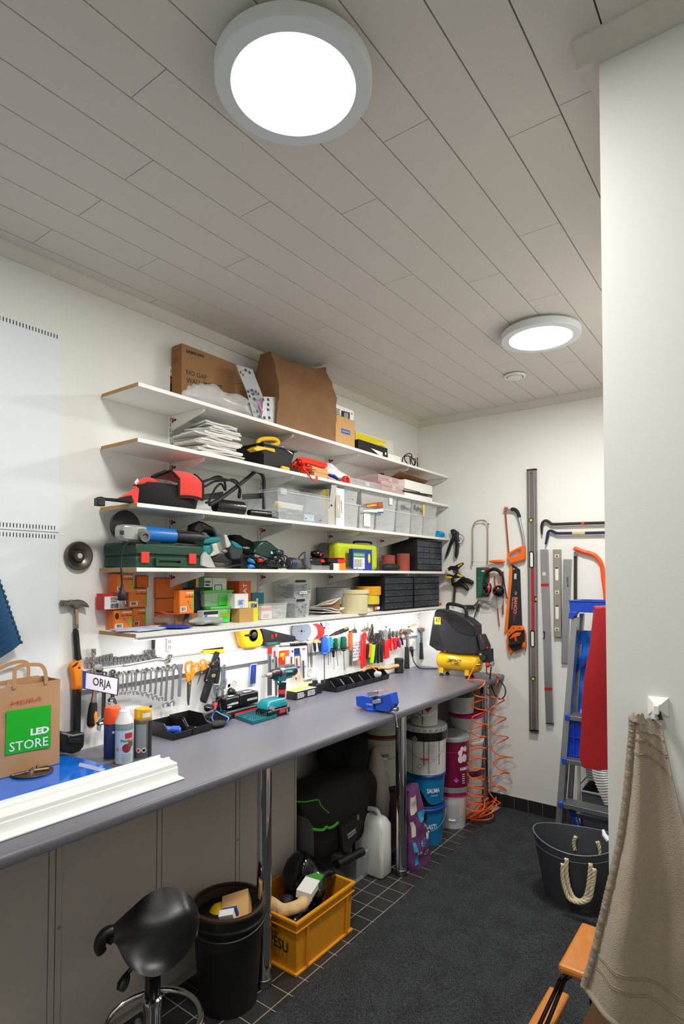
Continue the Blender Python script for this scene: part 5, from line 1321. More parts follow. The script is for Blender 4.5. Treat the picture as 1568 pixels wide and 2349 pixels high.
def adjustable(label,k,top,tr,jaw,jr,d=.036):
 t=thing('adjustable_spanner',label,'adjustable spanner',LW(k,*top,d),'adjustable spanners')
 a=LW(k,*top,d+.01);b=LW(k,*jaw,d+.01);sc=(LW(k,top[0]+10,top[1],d)-LW(k,top[0],top[1],d)).length/10
 R_,J=tr*sc,jr*sc;dv=(b-a).normalized();x=V((1,0,0));sv=x.cross(dv).normalized()
 put('handle_eye',La(a-x*.009,x,[(0,R_*.55),(0,R_),(.009,R_),(.009,R_*.55),(0,R_*.55)],16),hs,t)
 s=a+dv*R_*.8;e=b-dv*J*.8
 put('handle',Pz([s-sv*R_*.8,s+sv*R_*.8,e+sv*R_*.75,e-sv*R_*.75],-x*.008),hs,t,bev=.002)
 put('recess',Pz([s+dv*.01-sv*R_*.3+x*.0004,s+dv*.01+sv*R_*.3+x*.0004,e-dv*.01+sv*R_*.3+x*.0004,e-dv*.01-sv*R_*.3+x*.0004],-x*.0003),mat('recess_dark','#46433f',.4,.8),t,0)
 put('fixed_jaw',Pz([e-sv*R_*.8,e+sv*R_*.9,b+sv*J*.9,b+sv*J*1.05+dv*J*.7,b+sv*J*.75+dv*J*.9,b+sv*J*.25+dv*J*.2,b-sv*J*.1+dv*J*.05,b-sv*J*.8+dv*J*.1,b-sv*J*1.0-dv*J*.3],-x*.012),hs,t,bev=.002)
 put('sliding_jaw',Pz([b-sv*J*.95+dv*J*.12,b-sv*J*.3+dv*J*.12,b-sv*J*.45+dv*J*.9,b-sv*J*.85+dv*J*.7],-x*.009),chrome,t,bev=.001)
 put('knurl',Cy(b-sv*J*.75-dv*J*.15+x*.001,b-sv*J*.2-dv*J*.15+x*.001,J*.22,10),steel,t)
adjustable('long adjustable spanner hanging under the plate, left of the two','R',(345,655),36,(325,1440),100,.042)
adjustable('short adjustable spanner hanging under the plate, right of the two','R',(478,625),36,(470,1080),66,.036)
# ---------------- sockets on the ledge
def socket(label,x,yt,yb,w,k='R',group='chrome sockets on the ledge',cx=.018):
 a=LW(k,x,yb,cx);b=LW(k,x,yt,cx);sc=(LW(k,x+10,yb,cx)-LW(k,x,yb,cx)).length/10;r=w*sc/2
 h=b.z-a.z;t=thing('socket',label,'socket',(cx,a.y,ZL),group)
 put('barrel',La((cx,a.y,ZL),(0,0,1),[(0,r*.78),(h*.42,r*.8),(h*.5,r),(h,r),(h,r*.7),(h-.006,r*.68),(h-.006,0)],18),chrome,t)
 put('band',La((cx,a.y,ZL),(0,0,1),[(h*.46,r*.9),(h*.5,r*1.02),(h*.52,r*1.02),(h*.53,r)],18),steel_d,t)
ss=[(60,412,592,46),(120,415,590,46),(225,400,560,40),(272,385,555,40),(322,378,555,42),(378,370,552,46),(440,362,548,56),(505,415,545,50),(560,412,530,50),(612,405,525,46),(662,398,518,46),(712,395,505,48),(770,372,500,50),(852,368,480,62),(932,358,468,58),(1018,255,425,70)]
so=['leftmost socket at the left end of the ledge','second socket from the left end of the ledge','first of five tall sockets','second of five tall sockets','third of five tall sockets','fourth of five tall sockets','fifth and widest of five tall sockets',
 'first of the short sockets','second of the short sockets','third of the short sockets','fourth of the short sockets','fifth of the short sockets','sixth of the short sockets','wide socket left of the last two','last short socket beside the big one','biggest and tallest socket on the ledge']
for(x,yt,yb,w_),l_ in zip(ss,so):socket('chrome socket on the white ledge, '+l_,x,yt,yb,w_)
a=LW('R',165,410,.024);b=LW('R',165,258,.024)
t=thing('nut_driver','upright nut driver bit standing at left of the ledge','driver',(.024,a.y,ZL))
put('shaft',La((.024,a.y,ZL),(0,0,1),[(0,.006),(.02,.006),(b.z-ZL-.03,.0065),(b.z-ZL-.025,.010),(b.z-ZL,.010),(b.z-ZL,.005)],14),chrome,t)
a=LW('R',1105,262,.02);b=LW('R',1105,110,.02)
t=thing('extension_bar','black topped extension bar standing at the ledge behind the spanners','extension bar',(.02,a.y,ZL))
put('bar',Bx((.012,a.y-.006,LW('R',1105,262,.02).z),(.024,a.y+.006,b.z)),mat('bar_black','#2b2c28',.4,.4),t,bev=.001)
put('joint',La((.018,a.y,ZL),(0,0,1),[(0,.009),(.006,.010),(.010,.007),(.016,.010),(a.z-ZL-.004,.010),(a.z-ZL-.001,.006)],14),chrome,t)
# long ring spanner lying on the ledge and file with yellow handle
t=thing('ring_spanner','long chrome ring spanner lying on the ledge in front of sockets','spanner',LW('R',1000,460,.034))
P=pts(LW,'R',((640,512),(700,510),(1000,455),(1180,425),(1230,430),(1310,435)),.038)
put('shank',Tu(spline(P,4),.0042,8),steel,t)
put('ring_end',La(LW('R',1318,438,.036),(1,0,0),[(0,.008),(0,.0135),(.01,.0135),(.01,.008),(0,.008)],18),chrome,t)
t=thing('offset_spanner','chrome offset spanner lying on the ledge behind the long ring spanner','spanner',LW('R',1300,400,.02))
put('shank',Tu(spline(pts(LW,'R',((1140,385),(1220,395),(1290,420),(1345,390)),.02),4),.007,8),steel,t)
put('ring_end',La(LW('R',1352,388,.018),(1,0,0),[(0,.007),(0,.0125),(.012,.0125),(.012,.007),(0,.007)],18),steel_d,t)
t=thing('scraper','long rod scraper with flat yellow and black handle on the ledge','scraper',LW('S',700,240,.03))
put('rod',Tu([LW('S',115,318,.03),LW('S',650,250,.03),LW('S',760,258,.03)],[.0038,.0042,.003],8),mat('copper_rod','#b08d7e',.3,.9),t)
put('handle',plate(LW,'S',[(745,190),(1170,165),(1165,240),(760,268)],.022,.014),yellow_pl,t,bev=.002)
put('blade',plate(LW,'S',[(745,175),(1150,122),(1155,160),(745,188)],.022,.006),black_pl,t,bev=.001)
# feeler / flat bar, scissors, pliers
t=thing('flat_wrench','flat grey open ended bar hanging right of the spanner row','spanner',LW('S',290,700,.04))
put('blade',plate(LW,'S',[(255,455),(290,470),(310,450),(345,465),(345,540),(325,600),(330,640),(300,1100),(280,1122),(250,1118),(242,1090),(272,620),(240,540),(235,480)],.034,.004),mat('zinc_flat','#9ca3aa',.4,.8),t,bev=.001)
def scissors(label,k,loops,blades,pivot,loop_r,th=.009):
 t=thing('scissors',label,'scissors',LW(k,*pivot,.045),'orange handled scissors')
 for i,lp in enumerate(loops):put('handle',Tu(spline([LW(k,x,y,.044+.004*i) for x,y in lp],5,True),loop_r,8,True),orange_pl,t)
 for i,bl in enumerate(blades):put('blade',plate(LW,k,bl,.04+.003*i,.003),steel_d,t)
 put('pivot',La(LW(k,*pivot,.046),(1,0,0),[(0,.006),(.003,.006),(.004,.004)],14),mat('brass','#c79a2a',.3,.9),t)
 return t
t=scissors('large orange handled scissors hanging on the rail','S',[[(395,560),(415,450),(470,410),(520,420),(525,480),(500,640),(430,650)],[(560,620),(565,500),(610,440),(655,470),(655,560),(610,615)]],[[(430,830),(500,830),(490,880),(465,1270),(445,1300),(430,1200)],[(450,830),(515,790),(500,960),(470,1290),(455,1280)]],(475,865),.005)
put('handle_shank',plate(LW,'S',[(400,640),(500,640),(495,760),(450,830),(430,820)],.04,.008),orange_pl,t,bev=.003)
put('handle_shank',plate(LW,'S',[(515,660),(555,520),(605,620),(520,815),(495,770)],.044,.008),orange_pl,t,bev=.003)
t=scissors('small orange handled scissors hanging beside the large pair','S',[[(690,440),(710,385),(755,375),(785,410),(775,470),(725,490)],[(800,460),(820,415),(865,415),(890,455),(870,515),(820,520)]],[[(705,610),(740,600),(690,740),(628,880),(640,830)]],(720,640),.004)
put('handle_shank',plate(LW,'S',[(720,490),(775,480),(805,520),(760,605),(715,600)],.042,.008),orange_pl,t,bev=.003)
t=thing('knife_sheath','long black leather knife in sheath hanging slanted on the rail','knife',LW('S',900,800,.055))
put('belt_loop',plate(LW,'S',[(1015,208),(1088,235),(1060,330),(1010,400),(985,470),(905,500)],.04,.012),black_soft,t,bev=.003)
put('sheath',plate(LW,'S',[(900,500),(925,540),(1060,545),(1000,740),(940,900),(880,1080),(815,1258),(740,1225),(735,1160),(790,990),(830,850),(805,800),(860,640)],.036,.024),black_pl,t,bev=.006)
put('handle_top',plate(LW,'S',[(950,420),(1010,385),(1080,400),(1080,440),(1040,490),(1060,540),(930,535),(905,500)],.045,.022),black_pl,t,bev=.006)
put('stud',La(LW('S',952,468,.068),(1,0,0),[(0,.006),(.003,.004)],12),K.brass,t)
put('stud',La(LW('S',822,792,.0605),(1,0,0),[(0,.0045),(.002,.003)],12),steel,t)
put('emblem',Ba(LW('S',955,695,.0605),(.0006,.014,.009)),mat('gold_print','#8d7f45',.5),t)
t=thing('wire_stripper','black handled pliers with white steel jaws hanging behind the knife','pliers',LW('S',1030,800,.05))
put('handle',plate(LW,'S',[(1065,310),(1090,350),(1098,640),(1060,860),(980,860),(1000,760),(1060,560)],.036,.014),black_soft,t,bev=.004)
put('jaw_block',plate(LW,'S',[(968,862),(1060,868),(1080,950),(1070,1040),(1045,1130),(1015,1135),(980,1050),(965,960)],.038,.012),steel,t,bev=.002)
put('jaw_gap',plate(LW,'S',[(1018,1040),(1032,1040),(1026,1125),(1014,1125)],.0505,.0006),ink,t)
put('pivot',La(LW('S',1028,958,.0505),(1,0,0),[(0,.007),(.003,.005)],12),steel_d,t)
t=thing('pipe_wrench','zinc plated basin wrench hanging right of the knife','wrench',LW('S',1150,750,.045))
put('bar',plate(LW,'S',[(1160,470),(1185,460),(1202,490),(1195,780),(1215,850),(1195,960),(1100,990),(1088,900),(1120,800),(1118,520)],.036,.006),K.zinc_flat,t,bev=.001)
for x,y in((1170,540),(1160,810),(1150,935)):put('rivet',La(LW('S',x,y,.0425),(1,0,0),[(0,.0035),(.002,.003)],8),hs,t)
for x in(1120,1160):put('prong',Tu([LW('S',x,990,.04),LW('S',x-5,1110,.04)],.0018,6),steel,t)
# ---------------- things on / hanging from the middle of the rail (crop T, U, H)
c=LW('T',250,300,.05)
t=thing('tape_reel','yellow measuring tape reel with black crank on the ledge','measuring tape',tuple(c))
P=[(72,165),(140,150),(260,140),(375,138),(410,230),(428,320),(415,385),(370,425),(260,440),(160,442),(125,400),(95,290)]
put('case',plate(LW,'T',P,.012,.05),yellow_pl,t,bev=.012)
put('crank',La(LW('T',268,240,.0635),(1,0,0),[(0,.019),(.008,.018),(.010,.012),(.010,0)],24),black_pl,t)
put('crank_arm',plate(LW,'T',[(150,235),(235,225),(240,262),(155,258)],.063,.008),black_pl,t,bev=.002)
put('dial_ring',La(LW('T',268,245,.0622),(1,0,0),[(0,.034),(.0014,.034),(.0014,.031),(0,.031)],32),K.dark_yellow,t)
t=thing('saw_case','long black tapered blade guard with red button lying on the ledge','blade guard',LW('T',650,260,.05))
put('guard',plate(LW,'T',[(390,140),(430,150),(900,260),(905,310),(880,340),(660,330),(440,345),(405,405),(430,310),(412,230)],.012,.028),black_pl,t,bev=.003)
put('red_button',Ob(LW('T',602,245,.043),(.008,.016,.02)),red_pl,t,bev=.003)
lines(LW('T',530,300,.0405),LW('T',580,300,.0405),LW('T',535,230,.0405),3,K.red_print,t)
t=thing('pocket_level','small dark green boxed level in front of the black blade guard','level',LW('T',560,370,.05))
put('frame',plate(LW,'T',[(445,350),(670,335),(672,385),(450,408)],.042,.018),K.dark_slate,t,bev=.002)
put('green_label',plate(LW,'T',[(480,358),(632,345),(634,378),(482,392)],.0602,.001),mat('bottle_green_light','#2c6659',.5),t)
for lab,x,y,r,dep,mt_ in(('large grey wire spool on the ledge',985,215,105,.055,mat('spool_grey','#8f98a4',.4)),('white wire spool between grey and red ones',1110,225,82,.045,white_lam),('red wire spool on the ledge',1222,212,75,.045,mat('spool_red','#e0261a',.4))):
 c=LW('T',x,y,.045);sc=(LW('T',x+10,y,.045)-LW('T',x,y,.045)).length/10;R_=r*sc*.9
 c.z=ZL+R_;t=thing('wire_spool',lab,'spool',tuple(c),'wire spools on the ledge');ax=V((.75,-.66,0)).normalized()
 f=c+ax*.012;
 if f.x-.02<.03:f.x=.035
 put('flange',La(f,ax,[(-.004,.006),(-.004,R_),(0,R_),(0,.006),(-.004,.006)],36),mt_,t)
 put('wire',La(f,ax,[(-dep*.8,R_*.8),(-.0045,R_*.8)],30),mat('spool_wire','#a79f93',.4,.5,var=.2),t)
 put('flange',La(f,ax,[(-dep,.006),(-dep,R_),(-dep*.85,R_),(-dep*.85,.006),(-dep,.006)],36),mt_,t)
 for a_ in range(4):put('hub_hole',La(f+V((0,0,1))*R_*.28*sin(a_*PI/2)+ax.cross(V((0,0,1)))*R_*.28*cos(a_*PI/2),ax,[(0,R_*.05),(.0006,R_*.05)],8),ink,t)
 put('hub',La(f,ax,[(.0002,R_*.12),(.0008,R_*.12)],12),ink,t)
t=thing('compass','black compass clamp sticking up behind the red spool','clamp',LW('T',1290,110,.03))
put('stem',Tu([LW('T',1270,45,.03),LW('T',1295,110,.03),LW('T',1310,145,.03)],[.003,.006,.004],8),black_pl,t)
put('base',Ob(LW('T',1300,135,.03),(.02,.035,.012)),black_pl,t,bev=.003)
put('white_box',Bx((.006,LW('T',1290,200,.03).y,ZL),(.03,LW('T',1345,200,.03).y,LW('T',1320,150,.03).z)),white_lam,t,bev=.001)
put('red_mark',Bx((.0302,LW('T',1312,200,.03).y,LW('T',1318,215,.03).z),(.031,LW('T',1324,200,.03).y,LW('T',1318,180,.03).z)),red_pl,t)
# hanging packs
def pack(label,P,d,mt_,hdr=None,hdrm=None,extra=(),group='hanging packs of blades and bits',k='T'):
 t=thing('hanging_pack',label,'pack',tuple(LW(k,*P[0],d)),group)
 put('card',plate(LW,k,P,d,.002),mt_,t,0)
 if hdr:put('header',plate(LW,k,hdr,d+.0021,.0008),hdrm,t,0)
 for nm,pl_,m_,th in extra:put(nm,plate(LW,k,pl_,d+.0022,th),m_,t,bev=.0008)
 return t
card_w=mat('card_white','#dfe0e2',.5);card_g=mat('card_grey','#9aa0a6',.5,var=.1)
pack('blue and white saw blade pack hanging low, left of the drill',[(228,615),(322,600),(300,965),(215,978)],.012,card_w,[(235,690),(312,682),(300,962),(216,975)],mat('pack_cobalt','#1a3fc0',.4),[('blade',[(268,730),(290,728),(282,960),(248,962)],steel_d,.002)])
pack('long grey chisel bit pack with red header left of the drill',[(485,430),(548,425),(545,690),(540,1140),(480,1150),(488,700)],.034,mat('pack_grey_clear','#9aa0a6',.4,alpha=.6),[(485,430),(548,425),(546,525),(484,530)],red_pl,[('flat_bit',[(505,540),(530,540),(530,860),(545,870),(545,1140),(483,1145),(483,870),(505,860)],steel_d,.004)])
pack('clear drill bit pack behind the drill chuck',[(575,430),(640,415),(640,690),(632,1160),(598,1160),(578,700)],.034,mat('pack_pale_clear','#c9c4c0',.3,alpha=.55),[(575,480),(600,478),(598,570),(576,572)],red_pl,[('twist_bit',[(600,560),(622,560),(632,900),(625,1150),(600,1150),(594,900)],steel_d,.005)])
pack('red and yellow pack, fourth hanging from the left',[(660,480),(735,470),(735,680),(660,690)],.034,red_pl,[(670,510),(735,500),(735,560),(668,570)],yellow_pl,[('yellow_part',[(705,540),(735,540),(730,620),(700,620)],orange_pl,.004)])
pack('red and white pack, fifth hanging from the left',[(738,470),(805,462),(802,680),(738,684)],.036,mat('card_coral','#e0503a',.5),[(750,560),(800,555),(798,670),(750,675)],paper)
pack('white pack with small black picture, sixth from the left',[(806,455),(872,448),(878,670),(806,680)],.034,card_w,[(840,470),(865,468),(866,500),(842,502)],ink,[('bits',[(830,560),(850,560),(850,670),(830,672)],steel_d,.004)])
pack('blade pack with blue and black header right of the drill',[(880,440),(958,432),(975,840),(895,880)],.034,mat('card_beige','#cbb09a',.5,var=.1),[(880,440),(958,432),(966,545),(884,555)],mat('pack_navy','#20284c',.4),[('blue_band',[(884,530),(966,522),(968,548),(886,556)],blue_pl,.001),('jigsaw_blade',[(908,590),(925,588),(930,700),(912,702)],steel_d,.002),('blade_tip',[(898,876),(918,870),(914,925),(900,900)],steel_d,.003),('blue_print',[(905,710),(965,705),(967,735),(907,740)],blue_pl,.001)])
pack('long white multi bit pack hanging right of the blue header pack',[(970,425),(1058,420),(1090,640),(1060,890),(1010,912),(985,640)],.034,mat('pack_white_clear','#d9dade',.35,alpha=.8),[(1000,440),(1045,435),(1042,458),(1002,462)],red_pl,[('long_bit',[(1008,620),(1028,620),(1035,880),(1015,885)],steel_d,.005),('grey_part',[(1030,700),(1060,690),(1055,720),(1030,730)],card_g,.003)])
t=thing('auger_bit','black spiral auger bit lying along the ledge front above the packs','drill bit',LW('T',860,395,.035))
a,b=LW('T',668,425,.040),LW('T',1065,370,.040);a.z=max(a.z,ZL-.012)
put('shaft',Tu([a,a+(b-a)*.38],.0042,8),steel_d,t)
P=[a+(b-a)*(.36+.64*i/80)+V((cos(i*.62)*.007,0,sin(i*.62)*.007)) for i in range(81)]
put('spiral',Tu(P,.0032,6),mat('auger_black','#2b2826',.35,.6),t);put('core',Tu([a+(b-a)*.36,b],.004,7),K.auger_black,t)
for x0_,x1_,lab in((1082,1090,'left steel file hanging left of screwdrivers'),(1112,1130,'middle steel file hanging left of screwdrivers'),(1140,1146,'right steel rod hanging left of screwdrivers')):
 t=thing('file',lab,'file',LW('T',x0_,500,.036),'steel files')
 put('blade',Tu([LW('T',x0_,365,.036),LW('T',(x0_+x1_)/2,560,.037),LW('T',x1_,725,.036)],[.003,.0042,.0022],6),steel_d,t)
 put('tang',Tu([LW('T',x0_,345,.036),LW('T',x0_,366,.036)],.0022,6),chrome,t)
c=LW('T',1095,770,.008)
def outlet(label,p,n=1):
 t=thing('wall_socket',label,'socket outlet',(0,p.y,p.z),'white wall outlets')
 put('cover',Bx((.0006,p.y-.042,p.z-.042),(.012,p.y+.042,p.z+.042)),white_lam,t,bev=.004)
 put('recess',La((.0122,p.y,p.z),(1,0,0),[(.002,.024),(.004,.022),(.0,.02),(.0,0)],28),mat('outlet_shade','#d0cec8',.5),t)
 for s in(-.0095,.0095):put('pin_hole',La((.0124,p.y+s,p.z),(1,0,0),[(0,.003),(.0006,.003)],8),ink,t)
 return t
outlet('white wall outlet between the drill and the long white pack',LW('T',1100,800,.008))
outlet('white wall outlet above the battery charger',LW('S',1340,880,.008))
c=LW('S',1265,1010,.008)
t=thing('plug','black plug in the wall behind the battery charger','plug',tuple(c));put('body',La((.013,c.y,c.z),(1,0,0),[(0,.018),(.016,.018),(.02,.014),(.03,.009)],18),black_pl,t);put('grip',Ob((.038,c.y+.006,c.z-.002),(.02,.02,.012)),black_pl,t,bev=.003)
outlet('white wall outlet with black plug behind the battery charger',V((0,c.y,c.z)))
# ---------------- screwdrivers
def screwdriver(label,k,top,hb,tip,rw,mt_,d=.04,sh=.0022,band=None):
 t=thing('screwdriver',label,'screwdriver',LW(k,*top,d),'screwdrivers on the rail')
 a,b,c_=LW(k,*top,d),LW(k,*hb,d),LW(k,*tip,d);sc=(LW(k,top[0]+10,top[1],d)-LW(k,*top,d)).length/10;r=rw*sc/2
 L_=(b-a).length
 put('handle',La(a,b-a,[(0,r*.55),(L_*.05,r*.88),(L_*.2,r),(L_*.5,r*.95),(L_*.72,r),(L_*.85,r*.72),(L_*.93,r*.85),(L_,r*.5)],14),mt_,t)
 put('shaft',Tu([b-(b-a)*.04,c_],sh,7),steel_d,t)
 if band:put('collar',La(a+(b-a)*.78,b-a,[(0,r*.9),(L_*.2,r*.75),(L_*.26,r*.5)],12),band,t)
 return t
dg=mat('screwdriver_green','#1f5a4c',.35)
screwdriver('large blue screwdriver with long shaft reaching the black bins','U',(425,395),(425,805),(428,1455),110,mat('driver_blue','#2a63d8',.35),.055,.0034)
screwdriver('slim blue screwdriver right of the large blue one','U',(508,440),(516,755),(517,1035),62,mat('driver_light_blue','#5a8fd8',.3),.042)
screwdriver('teal screwdriver with red ring','U',(572,415),(572,715),(563,975),62,mat('driver_teal','#16a8a4',.35),.04,.0016,black_pl)
screwdriver('thin black and green screwdriver in the middle of the row','U',(625,490),(632,860),(645,1135),42,black_pl,.046,.0016)
screwdriver('short dark green screwdriver, left of two','U',(678,430),(690,690),(733,1050),62,dg,.042,.002,black_pl)
screwdriver('small green and orange screwdriver','U',(765,415),(745,610),(800,800),40,mat('driver_mint','#37b48b',.35),.038,.0014)
screwdriver('orange slim screwdriver beside the mint one','U',(735,430),(715,580),(708,700),24,orange_pl,.036,.0012)
screwdriver('large dark green screwdriver, right of two','U',(852,395),(858,705),(875,1150),92,dg,.046,.0026,black_pl)
for x,lab in((210,'left black yellow capped drill bit holder'),(320,'right black yellow capped drill bit holder')):
 t=thing('bit_holder',lab+' hanging from the rail','bit holder',LW('U',x,600,.038),'bit holders')
 a,b=LW('U',x-5,530,.038),LW('U',x+12,735,.038)
 put('body',La(a,b-a,[(0,.007),(.004,.0095),((b-a).length*.6,.0085),((b-a).length*.9,.006),((b-a).length,.002)],12),black_pl,t)
 put('cap',La(a+V((0,0,.012)),V((0,0,-1)),[(0,.009),(.012,.0105)],12),yellow_pl,t);put('tip',Tu([b,b-V((0,0,.022))],.0014,6),ink,t)
a,b,c_=LW('U',950,225,.03),LW('U',735,300,.03),LW('U',545,380,.035)
t=thing('ratchet_screwdriver','thick black and yellow ratchet screwdriver lying on the ledge','screwdriver',tuple(b))
d_=b-a;put('handle',La(a,d_,[(0,.007),(.004,.0125),(d_.length*.3,.014),(d_.length*.8,.0125),(d_.length,.009)],14),black_soft,t)
put('yellow_cap',La(a-d_.normalized()*.004,d_,[(0,.004),(.002,.011),(.007,.0122)],14),yellow_pl,t);put('yellow_inlay',Ba(a+d_*.3+V((.008,0,.009)),(.006,.018,.004)),yellow_pl,t)
put('collar',La(b,c_-b,[(0,.010),(.01,.012),(.03,.011),(.045,.006),((c_-b).length,.004)],12),black_pl,t)
t=thing('hex_key','black bent hex key lying on the ledge by the red spool','hex key',LW('U',430,390,.034));put('bar',Tu([LW('U',345,418,.036),LW('U',430,378,.036),LW('U',508,370,.036)],.0026,6),black_pl,t)
# orange chisel, paint scraper, card of pins
t=thing('chisel','wide chisel with orange handle hanging on the rail','chisel',LW('U',1015,500,.05))
a,b=LW('U',1018,285,.048),LW('U',1012,705,.048)
L_=(b-a).length;put('handle',La(a,b-a,[(0,.010),(.003,.0135),(L_*.6,.0128),(L_*.65,.0138),(L_*.7,.012),(L_,.0095)],16),mat('handle_coral','#f0682c',.35),t)
put('end_ring',La(a+(a-b).normalized()*.004,b-a,[(0,.012),(.006,.0142)],16),black_pl,t)
put('blade',plate(LW,'U',[(995,705),(1030,705),(1030,800),(1046,850),(1042,1045),(995,1045),(992,850),(1003,800)],.042,.005),steel_d,t,bev=.001)
put('socket',La(b-(b-a)*.02,b-a,[(0,.0075),(.02,.006)],10),steel_d,t)
t=pack('white card with rows of small bits behind the red tool',[(1070,360),(1285,335),(1285,880),(1070,945)],.034,card_w,[(1078,545),(1245,510),(1245,520),(1078,555)],K.red_print,k='U')
for i in range(6):
 for j in range(5):
  x=1085+i*33;y=590+j*68-i*5
  put('bit',Ob(LW('U',x,y,.0375),(.003,.0055,.011)),(card_g,mat('blue_grey','#5f6fa0',.4),steel_d)[(i+j)%3],t,0)
# ---------------- cup brushes on the ledge
for lab,x,yt,yb,rw in(('wide wire cup brush with stem on the ledge',1105,105,330,130),('rust brown hole saw with stem on the ledge',1325,160,290,110),('tall stemmed brown hole saw on the ledge',1400,85,250,100)):
 c=LW('U',x,yb,.02);top=LW('U',x,yt,.02);sc=(LW('U',x+10,yb,.02)-LW('U',x,yb,.02)).length/10;r=min(.017,rw*sc/2)
 t=thing('cup_brush',lab,'brush',(.02,c.y,ZL),'stemmed brushes and hole saws')
 h=top.z-ZL
 put('cup',La((.02,c.y,ZL),(0,0,1),[(0,r),(h*.22,r*1.02),(h*.3,r),(h*.36,r*.6),(h*.45,r*.4)],20),K.worn_disc if 'wide' in lab else mat('rusty_steel','#9a7a5e',.5,.6,var=.2),t)
 put('stem',Cy((.02,c.y,ZL+h*.44),(.02,c.y,ZL+h),.003,8),steel,t)
# ---------------- right part of the rail (crop V)
def pliers(label,k,head,hm,handles,hmat,d=.036,th=.011,name='pliers',jawline=None):
 xs=[p[0] for p in head];ys=[p[1] for p in head]
 t=thing(name,label,'pliers',tuple(LW(k,sum(xs)/len(xs),sum(ys)/len(ys),d)),'pliers and cutters on the rail')
 put('jaws',plate(LW,k,head,d,th),hm,t,bev=.0018)
 for i,h in enumerate(handles):put('handle',plate(LW,k,h,d-.003,th+.006),hmat[i] if isinstance(hmat,list) else hmat,t,bev=.004)
 cx=sum(xs)/len(xs);cy=max(ys)-(max(ys)-min(ys))*.3
 put('pivot',La(LW(k,cx,cy,d+th+.0003),(1,0,0),[(0,.005),(.002,.0035)],12),steel_d,t)
 return t
pl_red=mat('handle_red','#e02020',.35);lime_pl=mat('handle_lime','#96d81e',.35)
t=pliers('long red bolt cutter style tool, leftmost of the gripping tools','V',[(105,300),(150,255),(185,290),(180,400),(150,420),(100,420)],pl_red,[[(100,400),(130,420),(122,640),(112,990),(88,995),(92,700)],[(140,400),(170,420),(168,640),(158,950),(135,950),(148,640)]],pl_red,.05)
put('white_tip',Tu([LW('V',98,990,.052),LW('V',80,1025,.052)],.004,8),white_lam,t)
t=thing('warning_flag','orange triangular plastic scraper hanging behind the red tool','scraper',LW('V',60,760,.038))
put('blade',plate(LW,'V',[(105,640),(105,800),(5,835)],.036,.004),mat('flag_orange','#f0501c',.4),t);put('white_patch',plate(LW,'V',[(62,725),(98,720),(98,780),(62,785)],.0402,.0006),white_ink,t)
pliers('pruning snips with orange and black handles','V',[(300,95),(318,150),(320,260),(310,400),(275,480),(215,390),(250,260),(275,180)],hs,[[(180,500),(240,500),(240,600),(215,800),(178,800),(180,580)],[(245,500),(300,490),(290,640),(265,775),(220,775),(235,620)]],[black_pl,orange_pl])
pliers('lever cutter with lime green and black handles','V',[(335,320),(370,275),(430,280),(440,330),(410,480),(330,490),(325,420)],hs,[[(310,520),(360,510),(345,700),(320,885),(272,885),(280,720)],[(365,490),(410,490),(395,680),(372,880),(335,885),(345,700)]],[lime_pl,black_pl])
pliers('black handled water pump pliers with round steel jaw','V',[(450,225),(490,220),(470,260),(480,330),(530,420),(520,490),(430,540),(415,480),(455,380)],hs,[[(425,540),(470,540),(450,720),(440,885),(412,885),(420,720)],[(480,500),(528,500),(520,700),(510,870),(478,870),(485,700)]],black_soft)
pliers('crimping tool with steel head and thick red handles','V',[(490,240),(560,200),(600,240),(600,330),(610,430),(545,440),(550,340),(500,300)],chrome,[[(545,445),(600,440),(600,600),(600,790),(560,800),(553,620)],[(603,445),(632,440),(632,600),(640,770),(604,785),(604,620)]],pl_red)
pliers('needle nose pliers with red handles, third from the right','V',[(655,185),(662,260),(672,360),(655,400),(625,385),(635,300)],hs,[[(628,400),(650,400),(645,500),(640,590),(625,590),(630,500)],[(652,400),(672,400),(672,520),(660,590),(648,580)]],pl_red)
pliers('combination pliers with long red handles','V',[(700,250),(720,232),(740,255),(742,340),(720,370),(695,340)],hs,[[(685,380),(715,370),(690,520),(695,640),(675,640),(668,520)],[(722,370),(745,380),(768,520),(768,610),(748,620),(745,520)]],pl_red,.05)
pliers('side cutters with red and navy handles','V',[(785,240),(800,225),(812,260),(812,340),(795,370),(780,340)],hs,[[(778,370),(800,370),(785,480),(800,595),(785,595),(770,490)],[(802,365),(825,375),(868,500),(868,570),(850,575),(842,500)]],pl_red)
pliers('small pliers with navy blue handles behind the hammer','V',[(870,250),(885,240),(895,300),(890,360),(865,360)],K.rusty_steel,[[(868,365),(890,365),(910,440),(925,520),(908,525),(895,440)],[(815,440),(835,450),(825,555),(808,555)]],mat('handle_navy','#1b2a66',.4))
hb=mat('hammer_bronze','#8d7360',.35,.9,var=.2)
def hammer2(label,P_head,P_neck,P_grip,d):
 t=thing('claw_hammer',label,'hammer',tuple(LW('V',*P_head[0],d)),'claw hammers on the rail')
 put('head',plate(LW,'V',P_head,d,.022),hb,t,bev=.004);put('neck',plate(LW,'V',P_neck,d+.003,.012),steel_d,t,bev=.002);put('grip',plate(LW,'V',P_grip,d,.02),black_soft,t,bev=.006)
hammer2('claw hammer with long black grip, nearer one on the rail',[(885,240),(900,200),(950,205),(980,215),(1040,195),(1080,205),(1132,262),(1115,270),(1085,255),(1040,260),(1030,300),(985,300),(975,262),(920,262),(890,300),(870,290)],[(985,296),(1022,296),(1018,556),(988,556)],[(980,556),(1026,556),(1035,760),(1045,998),(962,998),(975,760)],.036)
